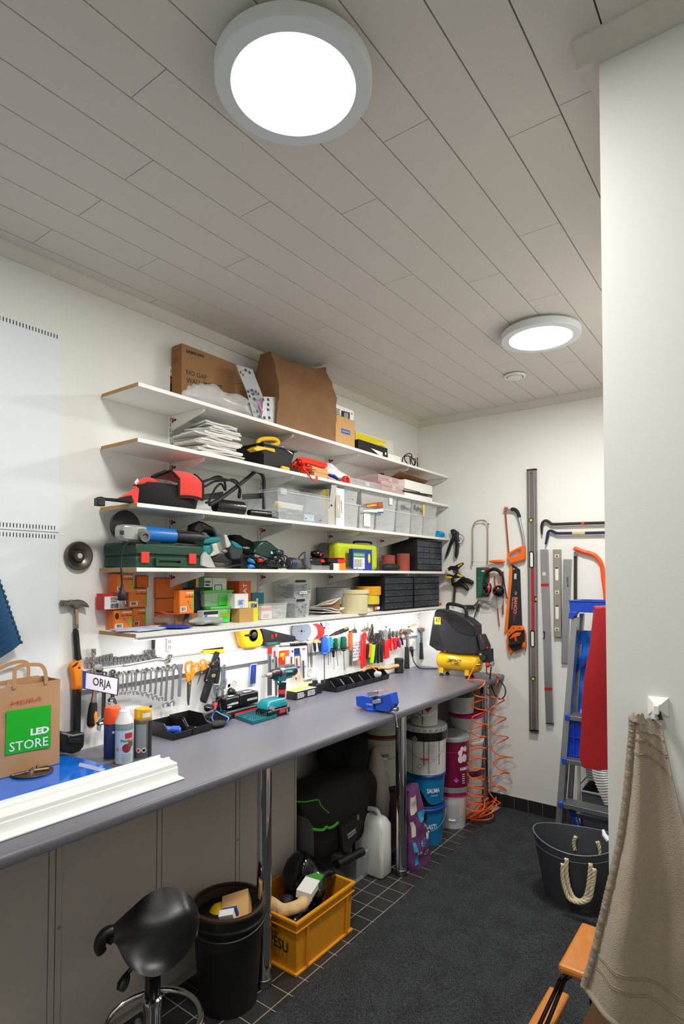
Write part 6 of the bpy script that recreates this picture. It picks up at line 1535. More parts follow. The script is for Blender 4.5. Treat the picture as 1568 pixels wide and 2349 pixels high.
hammer2('claw hammer with short black grip, farther one by the compressor',[(1235,230),(1240,185),(1290,170),(1330,185),(1372,255),(1355,262),(1325,235),(1300,240),(1295,265),(1270,265),(1250,240)],[(1270,262),(1298,262),(1300,470),(1278,470)],[(1275,470),(1305,470),(1312,620),(1322,808),(1265,808),(1272,620)],.034)
t=thing('cable_ties','bundle of clear pale cable ties hanging beside the farther hammer','cable ties',LW('V',1210,350,.036))
for i in range(5):put('strip',Tu([LW('V',1175+i*10,180,.034),LW('V',1195+i*12,350,.038),LW('V',1210+i*12,500,.034)],.0022,5),mat('pale_blue_clear','#b9d6dc',.3,alpha=.7),t)
t=thing('bradawl','awl with long thin rod and wooden handle lying on the ledge','awl',LW('V',980,140,.024))
a,b,c_=LW('V',1160,108,.026),LW('V',1020,150,.026),LW('V',690,205,.026)
put('handle',La(a,b-a,[(0,.005),(.004,.009),((b-a).length*.6,.009),((b-a).length,.006)],12),wood,t);put('collar',La(b,c_-b,[(0,.0085),(.008,.0095),(.018,.008),(.02,.003)],12),black_pl,t);put('rod',Tu([b,c_],.0018,6),steel_d,t)
t=thing('metal_square','flat grey workshop angle tool lying on the ledge','angle tool',LW('V',500,205,.02))
put('blade',plate(LW,'V',[(345,215),(660,185),(668,225),(350,250)],.012,.006),steel_d,t,bev=.001);put('knob',La(LW('V',568,180,.02),(0,0,1),[(0,.004),(.006,.004),(.007,.008),(.012,.007)],10),black_pl,t)
# plug and cable at the right
c=LW('V',1098,510,.008);outlet('white wall outlet behind the black angled plug',c)
t=thing('power_cable','black cable with angled plug running to the compressor','cable',LW('V',1075,620,.04))
put('plug',Tu(spline([LW('V',1070,585,.02),LW('V',1072,600,.038),LW('V',1085,660,.04),LW('V',1095,750,.036)],5),[.012,.0165,.017,.0165,.016,.0155,.015,.014,.013,.012,.011,.010,.009,.008,.007,.0065],14),black_pl,t)
P=[LW('V',1095,745,.036),LW('V',1120,850,.05),HZ('V',1210,965,TZ+.006),HZ('V',1330,990,TZ+.005),HZ('V',1560,992,TZ+.005),V((.2,4.0,TZ+.005))]
put('cord',Tu(spline(P,6),.0038,8),black_soft,t)
# ================================================================== things on the worktop
z=TZ
# blue film-covered sheet stack at the left end
bf=mat('blue_protective_film','#0d74e4',.12,var=.25,scale=3,coat=.6,bump=.15,bscale=5)
fz=z+.018
P=pts(HZ,'J',((590,882),(760,925),(1048,1032),(700,1165)),z+.009)
t=thing('film_sheet','glossy blue film covered sheet lying at the left end of the worktop','sheet',(.3,.9,z))
outl=[V((.02,.30,z+.001)),V((.60,.30,z+.001)),V((P[3].x+.02,P[3].y,z+.001)),V((P[2].x,P[2].y,z+.001)),V((P[1].x,P[1].y,z+.001)),V((P[0].x+.01,P[0].y-.005,z+.001)),V((.02,P[0].y-.03,z+.001))]
put('sheet',Pz(outl,(0,0,.016)),bf,t,0,.004)
put('tape_patch',Pz(pts(HZ,'J',((650,925),(860,975),(845,1005),(640,955)),z+.0175),(0,0,.0008)),mat('pale_film','#a9b2d8',.3),t,0)
# brown carrier bag
bx=.155;zb=fz
yR_=LW('J',486,900,bx).y;yL_=yR_-.325;zt=LW('J',490,246,bx).z
t=thing('paper_carrier_bag','brown paper carrier bag with green printed square on the blue sheet','paper bag',(.1,(yL_+yR_)/2,zb))
kb=mat('kraft_bag','#b98d62',.75,var=.1,scale=8,bump=.12,bscale=12)
def bring(f,ins=0.0):
 zz_=zb+.0008+(zt-zb)*f;out=[];d0,d1=.022+ins,bx-ins
 n=8
 for a,b in(((d1,yL_+ins),(d1,yR_-ins)),((d1,yR_-ins),(d0,yR_-ins)),((d0,yR_-ins),(d0,yL_+ins)),((d0,yL_+ins),(d1,yL_+ins))):
  for i in range(n):
   q=V((a[0]+(b[0]-a[0])*i/n,a[1]+(b[1]-a[1])*i/n,zz_))
   if 0<f<1:q.x+=.004*nse(q*14);q.y+=.003*nse(q*17+V((5,0,0)))
   elif f==1:q.z+=.004*nse(q*9)
   out.append(q)
 return out
m=Lo([bring(i/10) for i in range(11)]+[bring(1,.003),bring(.3,.004)],cap=False);m.add(bring(0),[tuple(range(32))])
put('bag',m,kb,t,smooth=30)
fl=lambda x,y:LW('J',x,y,bx+.0035)
put('green_square',Pz([fl(x,y) for x,y in((42,866),(413,796),(417,452),(52,506))],(.0008,0,0)),mat('print_led_green','#0fae16',.45),t,0)
fl=lambda x,y:LW('J',x,y,bx+.0045)
letters('LED',fl(248,705),fl(400,678),fl(250,648),white_ink,t,.045)
letters('STORE',fl(75,838),fl(392,782),fl(76,762),white_ink,t,.004)
letters('MEIRA',fl(88,462),fl(345,410),fl(92,430),mat('red_pen','#c0483c',.6),t,.0)
def strap(P,w_,parent,nm='handle'):
 P=spline(P,5);m=M();n=len(P)
 vs=[]
 for i,p in enumerate(P):
  tdir=(P[min(i+1,n-1)]-P[max(0,i-1)]).normalized();s=V((1,0,0)).cross(tdir).normalized()*w_/2
  vs+=[p-s,p+s,p+s+V((.0015,0,0)),p-s+V((.0015,0,0))]
 rings=[vs[i*4:i*4+4] for i in range(n)]
 return put(nm,Lo(rings),kb,parent,smooth=30)
strap(pts(LW,'J',((118,320),(118,200),(135,150),(200,128),(320,125),(360,160),(372,205),(378,280)),bx+.004),.013,t)
strap(pts(LW,'J',((-10,160),(60,125),(150,100),(210,105),(230,140),(230,250)),.03),.013,t)
put('contents',crumple((.09,yL_+.12,zt-.03),(.045,.10,.035),7,.4,22),clear_film,t)
put('inner_paper',Ob((.06,yR_-.09,zt-.01),(.002,.12,.04),0,.1,.1),kb,t,0)
# metal disc with nuts
c=HZ('J',265,998,fz+.004)
t=thing('steel_plate','round dark steel plate with nuts on it lying on the blue sheet','disc',(c.x,c.y,fz))
put('plate',La((c.x,c.y,fz-.0002),(0,0,1),[(0,.066),(.0045,.067),(.006,.066),(.006,0)],40),mat('bronze_plate','#57483c',.4,.7,var=.15),t)
g=random.Random(3);zn=fz+.0062
for i,(x,y,r,h,lab) in enumerate(((240,965,.010,.009,'left nut on the dark steel plate'),(298,962,.009,.010,'right nut on dark steel plate'),(245,1010,.0105,.010,'front nut on the dark steel plate'),(265,985,.009,.007,'flat washer nut in the middle of steel plate'))):
 p=HZ('J',x,y,zn)
 solo('hex_nut',lab,'nut',La((p.x,p.y,zn),(0,0,1),[(0,r*.5),(0,r),(h,r),(h,r*.5),(0,r*.5)],6),chrome,'nuts on the steel plate',smooth=20)
p=HZ('J',340,990,zn);solo('steel_pin','short bright steel pin lying on the round plate','pin',Cy((p.x-.01,p.y-.02,zn+.0045),(p.x+.01,p.y+.02,zn+.0045),.0042,12),mat('brass_pale','#cdbba0',.3,.9))
p=HZ('J',160,1022,zn);solo('small_bolt','thin bolt lying at the left of round steel plate','bolt',Cy((p.x,p.y-.02,zn+.0028),(p.x,p.y+.022,zn+.0028),.0025,10).cyl((p.x,p.y-.026,zn+.0042),(p.x,p.y-.02,zn+.0042),.004,6),steel)
# white plastic profile along the front
t=thing('plastic_profile','long white plastic frame profile lying along the worktop edge','profile',(.5,.8,z))
yE=HZ('J',1515,1058,z).y-.005
prof=[(.605,.001),(.605,.006),(.572,.008),(.570,.036),(.566,.036),(.566,.050),(.525,.055),(.525,.062),(.516,.062),(.516,.052),(.470,.050),(.470,.060),(.464,.060),(.464,.001)]
shift=.012
m=Pz([(x+shift,.1,z+h) for x,h in prof],(-.0,yE-.1,0))
for v in m.v:v.x-=(yE-v.y)*.012*-1*0
put('profile',m,mat('white_upvc','#e9ebe8',.35,var=.01),t,0,.0012)
put('seam',Bx((.505+shift,.1,z+.0515),(.512+shift,yE-.004,z+.0535)),mat('upvc_shade','#cfd2d0',.4),t,0)
# spray cans
def spray(label,base,r,zt_body,parts):
 t=thing('spray_can',label,'spray can',(base.x,base.y,z),'spray cans');o=(base.x,base.y,z+.0004)
 for nm,prof,mt_ in parts:put(nm,La(o,(0,0,1),prof,32),mt_,t)
 return t
def cc(k,x,yb,r):  # axis position of a can whose foot is seen at (x, yb)
 p=HZ(k,x,yb,z);d=V((p.x-EYE.x,p.y-EYE.y,0)).normalized();return p+d*r
can_w=mat('can_white_print','#b9cbd3',.3,var=.12,scale=30);can_bl=mat('can_navy','#1c2f63',.3);can_gr=mat('can_grey','#5f6264',.3,.4,var=.1)
r1=.031;b1_=cc('J',930,908,r1);b1_.x-=.012
H1=lambda k,x,y,b:LW(k,x,y,b.x).z-z
h0,h1,h2=H1('J',960,590,b1_),H1('J',960,460,b1_),0
t=spray('spray can with orange cap and navy body behind the white one',b1_,r1,h0,[('body',[(0,r1-.002),(.002,r1),(h0-.006,r1),(h0,r1-.003)],can_bl),('cap',[(h0+.0005,r1+.001),(h1-.004,r1-.001),(h1,r1-.004),(h1,0)],mat('cap_orange','#f0521c',.35)),('foot_rim',[(-.0003,r1+.0006),(.004,r1+.0006),(.004,r1-.001)],steel_d)])
put('symbol',La((b1_.x+r1*.9,b1_.y-r1*.42,z+h0-.03),(.9,-.42,0),[(0,.006),(.0008,.006)],4),white_ink,t)
r2=.0325;b2_=cc('J',1012,946,r2)
h0,h1=H1('J',1015,600,b2_),H1('J',1050,492,b2_)
t=spray('spray can with white cone cap and fruit picture, nearest of three',b2_,r2,h0,[('body',[(0,r2-.002),(.002,r2),(h0-.022,r2)],can_w),('grey_band',[(h0-.0215,r2+.0003),(h0-.004,r2+.0003),(h0,r2-.002)],mat('can_band','#7d8f94',.3)),('cap',[(h0+.0005,r2+.0005),(h0+.008,r2),(h1-.012,r2*.62),(h1,r2*.55),(h1,r2*.2)],white_lam),('foot_rim',[(-.0003,r2+.0006),(.004,r2+.0006),(.004,r2-.001)],steel)])
def on_can(b,r,ang,zz_,w_,h_,mt_,t,nm,n=6):
 d=V((EYE.x-b.x,EYE.y-b.y,0)).normalized();a0=atan2(d.y,d.x)+ang;m=M();da=w_/r
 vs=[]
 for i in range(n+1):
  a=a0-da/2+da*i/n
  vs+=[V((b.x+cos(a)*(r+.0008),b.y+sin(a)*(r+.0008),z+zz_)),V((b.x+cos(a)*(r+.0008),b.y+sin(a)*(r+.0008),z+zz_+h_))]
 for i in range(n):m.quad(vs[2*i],vs[2*i+2],vs[2*i+3],vs[2*i+1])
 return put(nm,m,mt_,t,smooth=30)
on_can(b2_,r2,.55,h0-.052,.03,.02,mat('print_crimson','#c3243a',.4),t,'red_print')
def can_text(s,b,r,ang,zz_,w_,h_,mt_,t,bold=.01):
 d=V((EYE.x-b.x,EYE.y-b.y,0)).normalized();a0=atan2(d.y,d.x)+ang
 n=V((cos(a0),sin(a0),0));s_=V((-n.y,n.x,0));c=V((b.x,b.y,z+zz_))+n*(r+.001)
 o=letters(s,c-s_*w_/2,c+s_*w_/2,c-s_*w_/2+V((0,0,h_)),mt_,t,bold)
 for v in o.data.vertices:  # wrap the lettering round the can
  p=v.co+ORG[o.name]-V((b.x,b.y,0));u=p.dot(s_);a=a0+u/r
  v.co=V((b.x+cos(a)*(r+.0014),b.y+sin(a)*(r+.0014),p.z))-ORG[o.name]
 return o
can_text('Plasti',b2_,r2,.1,h0-.064,.03,.009,ink,t);can_text('Kote',b2_,r2,.85,h0-.064,.02,.009,red_pl,t)
apple=mat('print_apple','#8e2f34',.35,var=.3,scale=60)
d=V((EYE.x-b2_.x,EYE.y-b2_.y,0)).normalized()
def can_disc(b,r,ang,zz_,rad,mt_,t,nm):
 a0=atan2(d.y,d.x)+ang;m=M();vs=[V((b.x+cos(a0)*(r+.001),b.y+sin(a0)*(r+.001),z+zz_))]
 for i in range(20):
  q=2*PI*i/20;a=a0+cos(q)*rad/r;vs.append(V((b.x+cos(a)*(r+.001),b.y+sin(a)*(r+.001),z+zz_+sin(q)*rad)))
 m.add(vs,[(0,i+1,(i+1)%20+1) for i in range(20)]);return put(nm,m,mt_,t,0)
can_disc(b2_,r2,.30,.062,.0165,apple,t,'apple_picture');can_disc(b2_,r2+.0002,.75,.075,.012,mat('print_olive','#6b5a3a',.35),t,'apple_picture')
on_can(b2_,r2,-.78,.052,.010,.012,mat('print_amber','#d8892a',.4),t,'hazard_label')
for i in range(7):on_can(b2_,r2,.25,.012+i*.0045,.034,.0016,mat('pale_grey_print','#9fb0b6',.4),t,'print_line')
r3=.0335;b3_=cc('J',1165,897,r3)
h0,h1=H1('J',1165,566,b3_),H1('J',1170,478,b3_)
t=spray('dark grey spray can with gold cap, right of three',b3_,r3,h0,[('body',[(0,r3-.002),(.002,r3),(h0-.004,r3),(h0,r3-.002)],can_gr),('cap',[(h0+.0006,r3-.001),(h1-.004,r3-.0015),(h1,r3-.004),(h1,0)],mat('cap_gold','#d9a514',.3,.3)),('rim',[(h0-.003,r3+.001),(h0,r3+.001),(h0,r3-.002)],steel),('foot_rim',[(-.0003,r3+.0012),(.004,r3+.0012),(.004,r3-.001)],steel)])
on_can(b3_,r3,-.25,.03,.042,h0-.045,mat('can_label_grey','#8f9497',.35,var=.1),t,'grey_label')
on_can(b3_,r3,.95,.004,.022,h0-.01,ink,t,'black_strip')
on_can(b3_,r3-.001,.45,h0+.010,.034,.018,paper,t,'cap_label')
for a_ in(-.5,.1):can_disc(b3_,r3+.0004,a_,.034,.009,white_ink,t,'hazard_label');can_disc(b3_,r3+.0008,a_,.034,.006,red_pl if a_<0 else ink,t,'hazard_symbol')
put('nozzle',Ob((b3_.x+.012,b3_.y+.026,z+h1+.003),(.008,.01,.008),.4,0,.3),black_pl,t,bev=.001)
# glass jar behind
p=LW('J',1100,470,.14);zt=p.z
t=thing('glass_jar','clear glass jar with lid behind the spray cans','jar',(.13,p.y,z));r=.034
put('glass',La((.13,p.y,z+.0005),(0,0,1),[(.003,0),(.003,r-.003),(zt-z-.02,r-.003),(zt-z-.02,r),(.004,r),(0,r-.004),(0,0)],28),clear,t)
put('lid',La((.13,p.y,z),(0,0,1),[(zt-z-.019,r+.001),(zt-z-.002,r+.001),(zt-z,r-.003),(zt-z,0)],28),frost,t)
put('contents',La((.13,p.y,z),(0,0,1),[(.005,r-.004),(.055,r-.004),(.055,0)],20),mat('rusty_contents','#b08058',.6,var=.4,scale=200),t)
# black open-fronted bins
def pick_bin(y0,y1,x0,xf,h,label,group,front=.45):
 t=thing('pick_bin',label,'bin',((x0+xf)/2,(y0+y1)/2,z),group);w_=.0022;zz_=z+.0006
 xs=xf-(xf-x0)*.38;hf=h*front
 side=[(x0,0),(xf-.004,0),(xf,hf*.6),(xf+.004,hf),(xs+.03,hf+.004),(xs,h),(x0,h)]
 for nm,ya_ in(('side_wall',y0+.001),('side_wall',y1-.001-w_)):put(nm,Pz([(a,ya_,zz_+b) for a,b in side],(0,w_,0)),black_pl,t,0,.0006)
 put('base',Bx((x0,y0+.0035,zz_),(xf-.004,y1-.0035,zz_+w_)),black_pl,t,0)
 put('back_wall',Bx((x0,y0+.0035,zz_+w_),(x0+w_,y1-.0035,zz_+h)),black_pl,t,0)
 put('front_lip',Pz([(xf-.006,y0+.0035,zz_+w_),(xf-.0035,y0+.0035,zz_+w_),(xf+.003,y0+.0035,zz_+hf),(xf+.008,y0+.0035,zz_+hf+.001),(xf+.008,y0+.0035,zz_+hf+.003),(xf,y0+.0035,zz_+hf+.003)],(0,y1-y0-.007,0)),black_pl,t,0)
 for ya_ in(y0+.0005,y1-.0035):put('rim',Tu([V((x0,ya_+.0015,zz_+h)),V((xs,ya_+.0015,zz_+h)),V((xs+.03,ya_+.0015,zz_+hf+.004))],.0022,6),black_gl,t)
 return t
xa,xb_=.03,.196;ya_,yb_=1.590,1.805;ym=(ya_+yb_)/2-.006
pick_bin(ya_,ym,xa,xb_,.062,'black open fronted bin with blue plug, left of the pair','pair of black bins by the spray cans')
pick_bin(ym+.003,yb_,xa,xb_,.068,'black open fronted bin with silver clip, right of the pair','pair of black bins by the spray cans')
p=HZ('I',270,590,z+.025);p.x=min(p.x,xb_-.045)
t=thing('hose_coupling','ribbed blue plastic coupling lying in the left black bin','coupling',tuple(p));a=V((p.x-.02,ya_+.035,z+.024));b=V((p.x+.035,ya_+.075,z+.024));d_=b-a;L_=d_.length
put('body',La(a,d_,[(0,.012),(.004,.0165),(L_*.25,.0165),(L_*.28,.0155),(L_*.5,.0155),(L_*.52,.0175),(L_*.95,.0175),(L_,.012),(L_,0)],20),mat('coupling_blue','#3057c0',.4),t)
put('end',La(b,d_,[(0,.011),(.003,.010),(.003,0)],12),mat('coupling_light','#4a7ae0',.35),t)
solo('spring_clip','small silver clip lying in the right black bin','clip',Tu(spline([V((.15,ym+.03,z+.008)),V((.16,ym+.045,z+.02)),V((.145,ym+.06,z+.02)),V((.15,ym+.075,z+.008))],4),.004,7),steel)
# gloves
gl_m=mat('glove_fabric','#221f1e',.85,var=.2,bump=.5,bscale=200)
p0=HZ('I',480,530,z);p1=HZ('I',735,590,z)
t=thing('work_gloves','pair of black work gloves with blue cuff edge beside the black bins','gloves',tuple((p0+p1)/2))
c=(p0+p1)/2;yl,yr=max(p0.y,yb_+.012),p1.y
put('cuff',Lo([[V((.11+.055*cos(a)+(.03*f),yl+.03+(yr-yl-.03)*f+.006*sin(3*a),z+.001+(.022+.004*f)*(1+sin(a))*(1+.15*sin(2*a+3*f)))) for a in[2*PI*i/18 for i in range(18)]] for f in(0,.2,.4,.6,.8,1)]),gl_m,t,smooth=60)
P=[V((.14+.056*cos(a),yr+.001+.006*sin(3*a),z+.0035+.0255*(1+sin(a))*(1+.15*sin(2*a+3)))) for a in[2*PI*i/24 for i in range(24)]]
put('blue_edge',Tu(P,.0032,6,True),mat('edge_blue','#4a8fe0',.6),t)
for i,(dx,h_) in enumerate(((-.06,.012),(-.03,.014),(0.0,.013),(.025,.011))):
 yq=yl+.045;put('finger',Tu(spline([V((.10+dx,yq+.03,z+.018)),V((.09+dx,yq,z+.016)),V((.085+dx*.95,yl-.001,z+.014))],4),[.0135,.0135,.013,.013,.012,.012,.011,.010,.007],10),gl_m,t)
put('lower_cuff',Ba((.175,yr-.045,z+.016),(.03,.05,.0152),16,10,.3,30,2),gl_m,t)
# battery charger
dk=mat('charger_body','#17191a',.35,var=.15)
cf=.112;y0,y1=LW('W',560,690,cf).y,LW('W',968,620,cf).y
zt=LW('W',560,640,cf).z;yl=LW('W',225,650,.06).y;zt2=LW('W',965,495,cf).z
t=thing('battery_charger','black battery charger with red stripe and two batteries on the worktop','charger',(.07,(yl+y1)/2,z))
hch=(zt2-z)*.62
put('body',Bx((.012,y0-.055,z+.0006),(cf,y1,z+hch*1.25)),dk,t,bev=.01)
put('red_stripe',Pz(pts(LW,'W',((555,752),(965,632),(958,580),(560,690)),cf+.0006),(.001,0,0)),mat('stripe_red','#d8333a',.4),t,0)
put('nose',Bx((.016,y0-.095,z+.0006),(cf-.03,y0-.056,z+hch)),dk,t,bev=.012)
put('teal_trim',Bx((.03,y0-.05,z+hch*1.251),(cf-.02,y0-.02,z+hch*1.29)),teal,t)
def battery(label,y0,y1,x0,x1,z0,z1,text=False):
 b=thing('battery_pack',label,'battery',((x0+x1)/2,(y0+y1)/2,z0),'power tool batteries')
 put('case',Bx((x0,y0,z0+.0006),(x1,y1,z1)),mat('battery_black','#131314',.3),b,bev=.008)
 put('grey_face',Pz([(x1+.0003,y0+(y1-y0)*.35,z0+(z1-z0)*.35),(x1+.0003,y1-.012,z0+(z1-z0)*.35),(x1-.004,y1-.012,z1-.008),(x1-.004,y0+(y1-y0)*.4,z1-.008)],(.0012,0,0)),mat('battery_grey','#a9a8a4',.3,.2),b,0)
 put('release_button',Bx((x1-.03,y0+(y1-y0)*.3,z1+.0003),(x1-.012,y0+(y1-y0)*.7,z1+.005)),mat('button_silver','#c9c8c4',.3,.5),b,bev=.002)
 if text:
  letters('makita',(x1+.0002,y0+.006,z0+.022),(x1+.0002,y0+.04,z0+.022),(x1+.0002,y0+.006,z0+.03),white_ink,b,.01)
  letters('18V',(x1+.0002,y0+.006,z0+.009),(x1+.0002,y0+.035,z0+.009),(x1+.0002,y0+.006,z0+.018),white_ink,b,.02)
 return b
zb1=z+hch*1.25+.0045
ya1,ya2=LW('W',415,480,.09).y,LW('W',790,430,.09).y;zB=LW('W',700,345,.09).z
battery('battery with white lettering in the charger, left of two',y0-.045,y0+.045,.015,.10,zb1,zb1+.058,True)
battery('battery in the charger, right of two',y0+.048,y1+.004,.018,.10,zb1,zb1+.062)
t=thing('charger_cable','coiled grey black charger cable tied with red band beside the charger','cable',HZ('W',180,600,z+.02))
for i in range(5):
 P=pts(LW,'W',((330-8*i,440+6*i),(420,410+12*i),(250,570+8*i),(100,650-12*i),(65,590-6*i),(110,545+5*i),(230,550+6*i)),.03+.006*i)
 for q_ in P:q_.z=max(q_.z,z+.006)
 put('loop',Tu(spline(P,5,True),.0032,6,True),black_soft,t)
c=LW('W',236,565,.05);put('red_band',Tu([c+V((0,-.006,-.016)),c+V((0,.006,.016))],.010,10),mat('band_pink','#e0405a',.5),t)
put('lead',Tu(spline([LW('W',x,y,d) for x,y,d in((315,500,.06),(325,620,.118),(360,700,.125),(440,735,.125))],5),.003,6),black_soft,t)
# bit set
P=pts(HZ,'W',((572,772),(855,872),(1245,758),(960,690)),z+.001)
t=thing('bit_set','open teal screwdriver bit case lying in front of the charger','bit set',tuple(sum(P,V())/4))
up=V((0,0,1));cx_=sum(P,V())/4
P[3]=P[0]+(P[2]-P[1])
shell_t=mat('case_teal','#0c6b74',.35)
put('case_base',Pz(P,(0,0,.010)),shell_t,t,0,.002)
inn=[cx_+(q-cx_)*.93+V((0,0,.010)) for q in P]
put('case_rim',Fr([q+V((0,0,.0102)) for q in P],[V((q.x,q.y,P[0].z+.0102)) for q in inn],(0,0,.006)),shell_t,t,0)
u,v_=(P[1]-P[0]),(P[3]-P[0]);bm0=None
for i in range(12):
 for j in range(3):
  o=P[0]+u*(.22+.3*j)+v_*(.08+.075*i)+V((0,0,.0103))
  if bm0 is None:bm0=put('bit',Cy(o,o+V((0,0,.012)),.0026,6).cyl(o+V((0,0,.012)),o+V((0,0,.02)),.0017,6),steel,t);ob0=o
  else:
   e=bm0.copy();COL.objects.link(e);e.location=o-ob0
lidp=[P[3]+V((-.012,0,0)),P[2]+V((-.045,.004,0))]
# teal case lid standing behind
c1=LW('W',975,520,.085);c2=LW('W',1130,480,.085)
solo('plastic_case','teal plastic case behind the drill battery','case',Bx((.02,c1.y+.002,z+.0006),(.085,c2.y+.004,LW('W',1050,510,.085).z-.008)),shell_t,smooth=0,bev=.003)
# cordless drill
tl=mat('drill_teal','#0b7f8a',.35,var=.05)
bX,bY=.235,2.205
y0,y1=LW('W',1105,650,.26).y,LW('W',1465,600,.26).y
t=thing('cordless_drill','teal and black cordless drill standing upright on its battery','drill',(bX,(y0+y1)/2,z))
dX=.215
f=lambda x,y,d=dX:LW('W',x,y,d)
ybm=(y0+y1)/2;hb=f(1300,560,.26).z-z
put('battery',Bx((.165,y0+.004,z+.0006),(.262,y1-.004,z+hb*.72)),K.battery_black,t,bev=.008)
put('battery_grey',Pz(pts(LW,'W',((1135,560),(1210,575),(1200,640),(1120,620)),.2635),(.0015,0,0)),K.battery_grey,t,0,.0004)
put('battery_red',Pz(pts(LW,'W',((1290,620),(1385,600),(1385,660),(1285,690)),.2635),(.0012,0,0)),K.stripe_red,t,0)
put('belt_hook',Tu(spline(pts(LW,'W',((1330,540),(1440,510),(1460,580),(1455,660),(1420,690),(1410,600)),.27),5),.0035,7),chrome,t)
zf0,zf1=z+hb*.73,f(1280,455,.25).z
put('foot',Lo([[V((a,b,zz_)) for a,b in((.172,y0+i_),(.256-i_*.5,y0+i_),(.256-i_*.5,y1-i_),(.172,y1-i_))] for zz_,i_ in((zf0,.004),(zf0+(zf1-zf0)*.5,.010),(zf1,.030))]),tl,t,bev=.008)
P0=f(1330,415);P1=f(1330,190)
def hring(c,a,b):return[c+V((b*cos(q),a*sin(q),0)) for q in[2*PI*i/18 for i in range(18)]]
pz=zf1-.004
put('grip',Lo([hring(V((dX,P0.y-.004,pz)),.019,.016),hring(V((dX,P0.y-.003,pz+.02)),.017,.016),hring(V((dX,(P0.y+P1.y)/2,(pz+P1.z)/2)),.021,.0185),hring(V((dX,P1.y+.003,P1.z)),.022,.019)]),black_soft,t,smooth=60)
rb0,rb1=f(1330,360).z,f(1330,290).z
put('red_band',Lo([hring(V((dX,P0.y-.002,rb0)),.0205,.0185),hring(V((dX,P0.y-.001,rb1)),.0215,.0195)]),K.stripe_red,t,smooth=60)
body=[f(x,y) for x,y in((1235,60),(1400,60),(1400,120),(1400,190),(1300,210),(1255,180),(1230,120))]
fT=lambda x,y,d=dX:LW('T',x,y,d)
put('upper_grip',Pz([fT(x,y,dX+.02) for x,y in((600,870),(700,850),(880,830),(850,880),(770,900),(755,935),(640,935),(655,900))],(-.04,0,0)),tl,t,bev=.010)
put('trigger',Tu(spline([fT(x,y,dX) for x,y in((660,915),(672,950),(650,975),(622,960))],5),.006,8),tl,t)
a,b=fT(885,770,dX),fT(700,775,dX);zc_=fT(800,770,dX).z
ax=V((0,-1,0));yb0=fT(884,770,dX).y;yb1=fT(705,775,dX).y;yb2=fT(640,775,dX).y;yb3=fT(520,790,dX).y;yb4=fT(465,800,dX).y;yb5=fT(385,808,dX).y
o=V((dX,yb0,zc_-.004))
put('motor_housing',La(o,ax,[(0,.018),(.004,.026),(.012,.0285),(yb0-yb1,.028)],24),mat('drill_black','#1b1c1e',.35),t)
put('side_badge',Pz([fT(x,y,dX+.0295) for x,y in((738,760),(868,742),(868,800),(742,812))],(.0012,0,0)),tl,t,0)
letters('makita',fT(752,798,dX+.0308),fT(850,788,dX+.0308),fT(752,768,dX+.0308),white_ink,t,.01)
put('gear_collar',La(o+ax*(yb0-yb1),ax,[(0,.0285),(.004,.031),(.012,.031),(yb1-yb2,.029)],24),mat('collar_steel','#8a8b8c',.3,.9),t)
put('chuck',La(o+ax*(yb0-yb2),ax,[(0,.024),(.004,.026),((yb2-yb3)*.7,.025),(yb2-yb3,.018)],20),K.drill_black,t)
put('chuck_nose',La(o+ax*(yb0-yb3),ax,[(0,.015),((yb3-yb4)*.6,.012),(yb3-yb4,.007)],18),K.brass_pale,t)
put('bit',La(o+ax*(yb0-yb4),ax,[(0,.004),(.01,.004),(.012,.006),((yb4-yb5)*.8,.005),(yb4-yb5,.001)],8),steel,t)
# black carton with yellow top
xk=.082;y0,y1=LW('T',905,1170,xk).y,LW('T',1215,1090,xk).y;zt=LW('T',920,1095,xk).z
t=thing('fastener_box','flat black cardboard box with yellow top on the worktop behind drill','box',(.05,(y0+y1)/2,z))
put('carton',Bx((.010,y0,z+.0006),(xk,y1,zt)),mat('black_card','#1d1b1a',.5),t,0,.001)
put('yellow_top',Bx((.012,y0+.001,zt+.0003),(xk-.026,y1-.001,zt+.0014)),yellow_pl,t,0)
put('white_top',Bx((xk-.0255,y0+.001,zt+.0003),(xk-.001,y1-.001,zt+.0014)),paper,t,0)
hz_=zt-z
lines((xk+.0002,y0+.012,z+.008),(xk+.0002,y0+(y1-y0)*.48,z+.008),(xk+.0002,y0+.012,zt-.006),4,white_ink,t,dens=.5);lines((xk+.0002,y0+(y1-y0)*.55,z+.008),(xk+.0002,y1-.01,z+.008),(xk+.0002,y0+(y1-y0)*.55,zt-.006),4,white_ink,t,dens=.5,seed=5)
# plug adapter
y0,y1=y1+.006,LW('T',1310,1050,.075).y-.004;zt=LW('T',1250,975,.075).z
t=thing('power_adapter','black square power adapter standing with its pins up beside bins','adapter',(.04,(y0+y1)/2,z))
put('block',Bx((.010,y0,z+.0006),(.072,y1,zt)),black_pl,t,bev=.004)
c=V((.045,(y0+y1)/2-.006,zt));put('plug_base',La(c,(0,0,1),[(0.0003,.017),(.018,.0165),(.02,.014),(.02,0)],20),black_pl,t)
for s in(-.0095,.0095):put('pin',Cy(c+V((0,s,.02)),c+V((0,s,.036)),.0022,8),steel,t)
